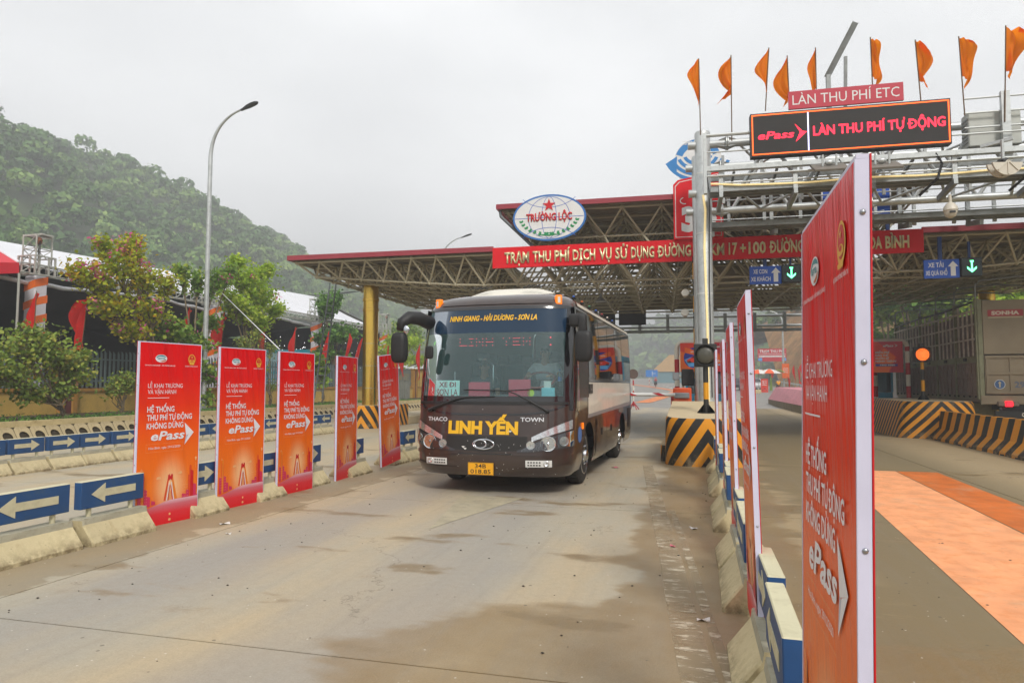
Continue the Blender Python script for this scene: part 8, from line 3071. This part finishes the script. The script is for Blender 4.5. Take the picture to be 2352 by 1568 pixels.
# LED screen deep in the tent
M_SCREEN = mat('stage_screen', '9fb4b8', rough=.5, var=.2, scale=.4, dirt='4f8f94', dirt_amt=.8, emit='8fb0b4', estr=.25)
sc2 = thing('stage_screen', 'pale teal stage screen glowing under the marquee', 'screen', (-31.0, 50.9, 0))
MB().use(M_SCREEN).box(-5.2, 5.6, -.05, .05, 1.6, 4.6).build('screen', parent=sc2)
M_SCT = mat('screen_teal', '1f98a8', rough=.5, var=.3, scale=1.5, emit='1890a0', estr=.3)
b = MB().use(M_SCT)
rr = random.Random(5)
b.box(-5.2, 5.6, -.06, -.051, 4.35, 4.59)
for k in range(26):
    x = -5 + k * .41
    b.box(x, x + .06, -.062, -.052, 2.0, 3.0 + .7 * sin(k * .35)); b.bar((x, -.07, 2.2), (x + .4, -.07, 3.0 + .5 * sin(k * .35)), .02, .06)
b.box(-5, 5.4, -.064, -.0525, 2.6, 2.72).box(-5, 5.4, -.0645, -.0526, 2.1, 2.2)
b.build('picture', parent=sc2)
# red pagoda tent corner at the left picture edge
rt = thing('red_tent', 'red pagoda tent roof with white edge at the far left', 'tent')
A_ = px(-90, 520, Y=20.5); B_ = px(44, 603, Y=18.3); C_ = px(-260, 600, Y=14.5); D_ = px(44, 627, Y=18.3); E_ = px(-260, 640, Y=14.5)
b = MB().use(mat('red_tent_sheet', 'c8182c', rough=.6, var=.05))
b.add([A_, B_, C_], [(0, 2, 1)]).add([B_, D_, E_, C_], [(0, 3, 2, 1)])
F_ = Vector((B_.x - 6, B_.y + 5, B_.z)); b.add([A_, B_, F_], [(0, 1, 2)])
b.build('roof', parent=rt)
MB().use(M_TENTW).path([A_, B_], .06, 8).build('white_edge', parent=rt, smooth='auto')
tube_obj(D_, (D_.x, D_.y, .5), .04, M_TRUSS, rt, 'leg')

# ---- street lamp, ladder, wires, cabinets
pb_ = px(467, 945, Y=24.3)
pt_ = px(545, 262, Y=24.3)
lamp_post((pb_.x, 24.3, ZL), pt_.z - ZL + .25, 2.1, 1, 'tall grey street lamp rising above the pink-flowered trees', r=.105)
b = MB().use(mat('dark_ladder_steel', '5d6466', rough=.5, var=.1))
la, lb2 = px(758, 650, Y=25.5), px(722, 915, Y=25.0)
lc, ld = px(772, 650, Y=25.5), px(740, 915, Y=25.0)
for p, q in ((la, lb2), (lc, ld)): b.tube(p, q, .03, 6)
for k in range(1, 15):
    f = k / 15
    b.tube(la.lerp(lb2, f), lc.lerp(ld, f), .02, 6)
tag(b.build('ladder', smooth='auto'), 'grey ladder leaning on the canopy corner beside the two-tiered tree', 'ladder')
for nm, pts_, m_, r_, lb in (('rope', [px(505, 668, Y=27), px(642, 802, Y=12)], M_TENTW, .012, 'slack white guy rope running down to the third left banner'),
                       ('power_line', [px(600, 668, Y=60), px(700, 679, Y=52), px(835, 668, Y=45)], M_CABLE, .03, 'upper black power line crossing the hill before the canopy'),
                       ('power_line', [px(640, 676, Y=60), px(740, 681, Y=52), px(838, 667, Y=45)], M_CABLE, .03, 'lower black power line crossing the hill before the canopy')):
    tag(MB().use(m_).path([tuple(p) for p in pts_], r_, 5).build(nm), lb, 'rope' if nm == 'rope' else 'power line')
M_CABG = mat('grey_green_cabinet', '7d8078', rough=.5, var=.08, scale=2, dirt='66604e', dirt_amt=.3)
for k, (vx0, vx1, yy) in enumerate(((896, 913, 41), (914, 924, 43), (926, 938, 45))):
    a_, c_ = px(vx0, 877, Y=yy), px(vx1, 877, Y=yy)
    t = thing('electric_cabinet', ('left one of the grey-green cabinets beyond the gold column', 'middle one of the grey-green cabinets beyond the gold column', 'right one of the grey-green cabinets by the bus mirror')[k], 'cabinet', ((a_.x + c_.x) / 2, yy, ZL), 0, 'electric cabinets')
    wd = (c_.x - a_.x) / 2
    MB().use(M_CABG).cbox(-wd, wd, -.3, .3, 0, 1.35, .02).build('box', parent=t)
    MB().use(M_CABG).box(-wd * .85, wd * .85, -.315, -.301, .1, 1.25).build('door', parent=t)
    MB().use(M_CABG).box(-wd - .03, wd + .03, -.34, .34, 1.351, 1.40).build('lid', parent=t)
sh2 = thing('shed', 'low shed with a pale corrugated roof beyond the wall, left of the bus mirror', 'shed', (px(930, 850, Y=60).x, 60, ZL))
b = MB().use(mat('corrugated_sheet', 'b0b5b2', rough=.5, var=.08))
n = 30
b.grid(lambda u, v: (-3.5 + 7 * u, 3 * v, 2.6 + .5 * v + .04 * sin(u * 120)), 90, 2)
b.build('roof', parent=sh2)
MB().use(M_YWALL).box(-3.4, 3.4, .3, 3, 0, 2.55).build('wall', parent=sh2)

# ---- red flags along the fence
FR = [((76, 800), (84, 668), 760, .45), ((186, 808), (203, 675), 790, .75), ((432, 800), (437, 705), 790, .30), ((508, 800), (517, 716), 800, .62), ((606, 815), (611, 735), 812, .50),
      ((676, 812), (680, 749), 812, .50), ((750, 830), (757, 758), 828, .42), ((790, 830), (803, 764), 822, .46), ((822, 828), (834, 775), 823, .46), ((893, 870), (893, 788), 862, .40), ((925, 870), (930, 790), 858, .42), ((964, 872), (965, 788), 866, .45)]
FRL = ['dark red flag in front of the nearest striped tower', 'broad orange-red flag left of the pink-flowered tree', 'narrow red flag half hidden by the lamp-post tree', 'red flag just right of the lamp post tower',
       'red flag above the gap between second and third banners', 'red flag blown left in front of the teal screen', 'dark red flag left of the ladder foot', 'red flag right of the ladder above the fourth banner',
       'red flag tucked against the left side of the gold column', 'red flag just right of the gold column', 'red flag behind the bus mirror', 'red flag close to the bus windscreen edge']
for k, ((bx, by), (tx_, ty_), cb_, wd) in enumerate(FR):
    T_ = px(tx_, ty_, X=-21.7)
    Yf = T_.y
    B_ = px(bx, by, Y=Yf); B_ = T_ + (B_ - T_) * max(1.0, (T_.z - 1.4) / max(.1, (T_.z - B_.z)))
    C_ = px(tx_, cb_, Y=Yf)
    flag(B_, T_, T_.z - C_.z, wd, M_FLAGR, FRL[k], 'red flags along the fence', 140 + k, 1 if k not in (7,) else 0, 0, .5)

# ---- planting
M_BARK = mat('grey_brown_bark', '7d6f58', rough=.95, var=.25, scale=8, bump=.5, bscale=30)
def leaves(name, pts, size, m, seed, parent=None, up=.3, aspect=.7, tone=None):
    r = np.random.default_rng(seed)
    P = np.array(pts); n = len(P)
    nrm = r.normal(size=(n, 3)); nrm[:, 2] = np.abs(nrm[:, 2]) + up; nrm /= np.linalg.norm(nrm, axis=1, keepdims=True)
    a = np.cross(nrm, r.normal(size=(n, 3))); a /= np.linalg.norm(a, axis=1, keepdims=True)
    bb = np.cross(nrm, a)
    s = (size * (.6 + .7 * r.random(n)))[:, None]
    # six-sided leaf with a fold along the midrib
    k = aspect
    q = np.stack([P - a * s, P - a * s * .35 - bb * s * k + nrm * s * .15, P + a * s * .5 - bb * s * k * .8 + nrm * s * .12, P + a * s, P + a * s * .5 + bb * s * k * .8 + nrm * s * .12, P - a * s * .35 + bb * s * k + nrm * s * .15], 1)
    V = q.reshape(-1, 3)
    me = bpy.data.meshes.new(name)
    me.vertices.add(n * 6); me.vertices.foreach_set('co', V.astype(np.float32).ravel())
    base = np.arange(n)[:, None] * 6
    F = np.concatenate([base + np.array([[0, 1, 2, 3]]), base + np.array([[0, 3, 4, 5]])], 1).reshape(-1, 4).astype(np.int32)
    me.loops.add(F.size); me.loops.foreach_set('vertex_index', F.ravel())
    me.polygons.add(len(F))
    me.polygons.foreach_set('loop_start', np.arange(0, F.size, 4, dtype=np.int32)); me.polygons.foreach_set('loop_total', np.full(len(F), 4, dtype=np.int32))
    at = me.attributes.new('tone', 'FLOAT', 'FACE')
    tn = np.repeat(r.random(n) if tone is None else tone, 2)
    at.data.foreach_set('value', tn.astype(np.float32))
    me.materials.append(m); me.update(calc_edges=True)
    return link(name, me, parent)
def plant(name, label, cat, base, blobs, nleaf, size, m, seed, trunk_r=.06, stems=1, tw=True, flowers=None, group=None, bark=None, dens=.55, trunk_to=None, twigs=40):
    """tapered trunk and limbs reaching into each leaf mass; leaves sit in little sprays along the twigs"""
    r = np.random.default_rng(seed)
    base = Vector(base)
    t = thing(name, label, cat, tuple(base), 0, group)
    b = MB().use(bark or M_BARK)
    cs = [Vector(c) for c, _ in blobs]
    cen = sum(cs, Vector()) / len(cs)
    tips = []
    L = []
    for s in range(stems):
        fork = base.lerp(trunk_to or cen, .45 if stems == 1 else .25) + Vector((r.normal() * .12, r.normal() * .12, 0))
        n = 5
        pts = [base + (fork - base) * (k / n) + Vector((r.normal() * .04 * k / n, r.normal() * .04, 0)) for k in range(n + 1)]
        if stems > 1:
            a = r.uniform(0, 2 * pi); pts[0] = base + Vector((cos(a) * .12, sin(a) * .12, 0))
        b.path([p - base for p in pts], .05, 7, [trunk_r * (1 - .4 * k / n) for k in range(n + 1)])
        for bi, (c, R_) in enumerate(blobs):
            if stems > 1 and bi % stems != s % len(blobs) and r.random() < .5: continue
            c = Vector(c)
            mid = pts[-1].lerp(c, .5) + Vector((r.normal() * .1, r.normal() * .1, r.normal() * .08))
            b.path([pts[-1] - base, mid - base, c - base], .03, 6, [trunk_r * .55, trunk_r * .35, trunk_r * .2])
            for q in range(max(4, int(twigs * R_))):
                d = Vector(r.normal(size=3)); d.normalize(); d.z = abs(d.z) * .8 - .15
                e = c + d * R_ * r.uniform(.55, 1.08)
                st = mid.lerp(c, r.uniform(.3, 1))
                b.tube(st - base, e - base, trunk_r * .14, 4, trunk_r * .05, cap=False)
                tips.append((st, e, R_))
    b.build('trunk', parent=t, smooth='auto')
    P, T = [], []
    per = max(1, nleaf // max(1, len(tips)))
    for st, e, R_ in tips:
        tb_ = r.random()
        for k in range(per):
            f = r.uniform(.35, 1.06)
            sp = .10 + .16 * R_
            p = st.lerp(e, f) + Vector(r.normal(size=3) * sp * (.4 + .6 * f) * .8)
            P.append(tuple(p - base)); T.append(min(1, max(0, .6 * tb_ + .4 * r.random())))
    leaves('crown', P, size, m, seed, t, tone=np.array(T))
    if flowers:
        n, fm, fs = flowers
        fp = []
        for k in range(n):
            st, e, R_ = tips[r.integers(len(tips))]
            for q in range(9):
                fp.append(tuple(e - base + Vector(r.normal(size=3) * fs * .8)))
        leaves('blossom', fp, fs * .62, fm, seed + 5, t, up=0, aspect=.35)
    return t
M_LYEL = leaf_material('yellow_green_leaves', '7c9620', 'b4bc2c', 'e0aa28', .35)
M_LGRN = leaf_material('mid_green_leaves', '54782c', '7ea03c', 'b4bc48', .3)
M_LSHR = leaf_material('shrub_leaves', '5c7430', '88a044', 'b8a848', .25)
M_LDK = leaf_material('dark_green_leaves', '3c5e2a', '5c8838', '7ea444', .25)
M_LLIME = leaf_material('fresh_lime_leaves', '7a9c26', 'aac838', 'd0d458', .4)
M_PINKF = leaf_material('magenta_petals', 'c02878', 'e0559c', 'f09ac4', .3)
def P2(x, y, X): return tuple(px(x, y, X=X))
def zbase(x, X, zz=ZL):
    p = px(x, 900, X=X); return (p.x, p.y, zz)
X0 = -20.6
plant('flowering_tree', 'pink-flowered yellowing tree, the largest, left of the lamp post', 'tree', zbase(392, X0),
      [(P2(270, 610, X0), .95), (P2(215, 640, X0 - .4), .8), (P2(330, 640, X0), .8), (P2(290, 575, X0), .6), (P2(180, 625, X0 - .5), .55), (P2(255, 700, X0), .8), (P2(340, 710, X0 + .3), .8), (P2(300, 760, X0), .7), (P2(385, 650, X0), .45), (P2(230, 560, X0 - .2), .3), (P2(310, 545, X0 - .2), .3)],
      5200, .078, M_LYEL, 31, .11, flowers=(60, M_PINKF, .12), trunk_to=Vector(P2(300, 700, X0)), twigs=34)
plant('flowering_tree', 'pink-flowered greener tree wrapping the lamp post behind the first banners', 'tree', zbase(432, X0 + .5),
      [(P2(400, 760, X0 + .4), .75), (P2(450, 790, X0 + .4), .7), (P2(480, 740, X0), .5), (P2(430, 840, X0 + .6), .7), (P2(475, 870, X0 + .6), .7), (P2(455, 640, X0), .35), (P2(500, 640, X0), .5), (P2(415, 620, X0), .3), (P2(530, 625, X0), .35), (P2(385, 800, X0), .5), (P2(470, 920, X0 + .7), .45)],
      6000, .09, M_LGRN, 32, .10, flowers=(36, M_PINKF, .12), trunk_to=Vector(P2(440, 760, X0)), twigs=34)
X1 = -21.2
plant('feathery_tree', 'fresh green feathery tree with drooping sprays right of the lamp post', 'tree', zbase(572, X1),
      [(P2(560, 640, X1), 1.0), (P2(600, 680, X1), .9), (P2(530, 690, X1), .8), (P2(560, 720, X1), .9), (P2(545, 600, X1), .4), (P2(610, 620, X1), .5), (P2(635, 710, X1), .5), (P2(595, 740, X1), .6)],
      6800, .085, M_LLIME, 33, .08, trunk_to=Vector(P2(565, 720, X1)), flowers=(3, M_PINKF, .11), twigs=34)
X2 = -23.4
plant('two_tiered_tree', 'small tree with two rounded green tiers behind the ladder', 'tree', zbase(769, X2),
      [(P2(762, 695, X2), .95), (P2(750, 705, X2), .6), (P2(775, 770, X2), 1.0), (P2(750, 775, X2), .8), (P2(798, 765, X2), .8), (P2(745, 815, X2), .7), (P2(785, 820, X2), .6)],
      6500, .11, M_LDK, 34, .10, trunk_to=Vector(P2(768, 740, X2)), twigs=34)
X3 = -19.3
plant('shrub', 'big bushy yellow-green shrub at the left edge before the striped tower', 'shrub', zbase(152, X3),
      [(P2(40, 800, X3), .85), (P2(100, 790, X3), .7), (P2(20, 870, X3), .8), (P2(90, 850, X3), .8), (P2(140, 830, X3), .7), (P2(170, 860, X3), .6), (P2(185, 820, X3), .4), (P2(60, 760, X3), .4), (P2(-50, 840, X3), .9), (P2(130, 900, X3), .5), (P2(60, 910, X3), .5)],
      6000, .062, M_LSHR, 35, .05, stems=5, twigs=30)
plant('shrub', 'small rounded shrub beside the nearest left banner', 'shrub', zbase(283, X3 - .3),
      [(P2(262, 895, X3 - .3), .42), (P2(292, 888, X3 - .3), .42), (P2(308, 880, X3 - .3), .4), (P2(280, 870, X3 - .3), .35)], 1300, .05, M_LSHR, 36, .035, stems=4, twigs=40)
plant('shrub', 'loose shrub showing between the second and third banners', 'shrub', zbase(622, X3 - .6),
      [(P2(600, 850, X3 - .6), .45), (P2(620, 800, X3 - .6), .5), (P2(560, 790, X3 - .6), .5), (P2(625, 890, X3 - .6), .4), (P2(590, 770, X3 - .6), .45)], 1500, .05, M_LSHR, 37, .04, stems=3, twigs=34)
plant('shrub', 'broad-leaved bush between the third and fourth banners', 'shrub', zbase(738, X3),
      [(P2(735, 850, X3), .5), (P2(742, 880, X3), .5), (P2(728, 830, X3), .4)], 500, .13, M_LGRN, 38, .04, stems=3)
plant('young_tree', 'thin pale-leaved young tree between the gold column and bus mirror', 'tree', zbase(905, -22.0),
      [(P2(880, 810, -23.5), 1.4), (P2(915, 830, -23.5), 1.3), (P2(945, 790, -23.5), 1.3), (P2(900, 780, -23.5), .8), (P2(960, 830, -23.5), 1.2)], 2600, .11, M_LLIME, 39, .07)
# hedge of trees behind the marquee and along the far left verge
for k, (vx, vy, X_, R_, lb) in enumerate(((835, 830, -30, 1.8, 'round tree behind the wall, left of the gold column'), (930, 760, -32, 2.2, 'hazy tree beyond the corrugated shed'))):
    plant('verge_tree', lb, 'tree', zbase(vx, X_, 0), [(P2(vx, vy, X_), R_), (P2(vx - 12, vy + 20, X_), R_ * .8), (P2(vx + 12, vy + 16, X_), R_ * .8)], 2600, .16, M_LGRN, 50 + k, .15)
# right-hand trees standing behind the truck, and a banana plant by the parasols
for k, (vx, vy, Y_, R_) in enumerate(((2040, 720, 62, 3.6), (2110, 690, 58, 3.4), (2170, 720, 60, 3.6), (2230, 690, 56, 3.2), (2300, 700, 54, 3.4), (2350, 690, 52, 3.2), (2020, 800, 66, 3.0), (2080, 790, 64, 3.0), (2140, 800, 62, 3.0), (1990, 700, 70, 3.2))):
    c_ = px(vx, vy, Y=Y_)
    r_ = random.Random(k)
    blobs = [((c_.x + r_.uniform(-1.6, 1.6), c_.y + r_.uniform(-1, 1), c_.z + r_.uniform(-1.6, 1.2)), R_ * r_.uniform(.5, .75)) for q in range(6)]
    plant('verge_tree', 'bushy green tree on the right verge, %s of the row counted from the truck side' % ORD[k] if k else 'bushy green tree directly behind the truck cab',
          'tree', (c_.x, c_.y, 0.5), blobs, 2200, .21, (M_LGRN, M_LDK, M_LLIME)[k % 3] if k % 4 else M_LGRN, 60 + k, .16, group='trees on the right verge', twigs=8)
def banana(x, y, z, label):
    t = thing('banana_plant', label, 'plant', (x, y, z))
    b = MB().use(M_LGRN_S).path([(0, 0, 0), (.05, 0, 1.4), (0, 0, 2.2)], .12, 8, [.16, .12, .08])
    b.build('stem', parent=t, smooth='auto')
    for k in range(9):
        a = k * 2.4; L_ = 2.3 + .4 * sin(k)
        b = MB().use(M_LGRN_S)
        def fn(u, v):
            s = u * L_
            w_ = .30 * sin(pi * min(1, .08 + u * .92)) ** .6
            r_ = s * .75; zz = 2.1 + s * .9 - .32 * s * s
            return (r_ * cos(a) - (v - .5) * 2 * w_ * sin(a), r_ * sin(a) + (v - .5) * 2 * w_ * cos(a), zz - abs(v - .5) * .2)
        b.grid(fn, 10, 4)
        b.build('leaf', parent=t, smooth=True)
M_LGRN_S = mat('banana_leaf', '7c9a3c', rough=.5, var=.15, scale=1)
pc = px(1770, 870, Y=96); banana(pc.x, 96, road_rise(96), 'banana plant standing behind the right parasol below the billboard')
# weeds and grass on the verge bed
r = np.random.default_rng(12)
P = []
for k in range(5200):
    y = r.uniform(7, 44); x = XL - .2 - abs(r.normal()) * 1.5
    if x < WXX + .2: continue
    P.append((x, y, ZL + r.uniform(0, .10)))
tag(leaves('grass', P, .07, M_LDK, 90, None, up=-.2, aspect=.25), 'low weeds and grass at the foot of the yellow wall', kind='stuff')
P = []
for k in range(9000):
    y = 64 + r.uniform(0, 1) ** 1.4 * 90
    x = -16 - 0.0010 * max(0, y - 60) ** 2 - abs(r.normal()) * 9
    P.append((x, y, road_rise(y) + r.uniform(0, .5)))
M_LDRY = leaf_material('dry_verge_leaves', '55602c', '7a7c3e', '9a8c50', .2)
tag(leaves('verge_grass', P, .3, M_LDRY, 91, None, up=-.2, aspect=.4), 'rough grass and bushes on the left verge of the far road', kind='stuff')
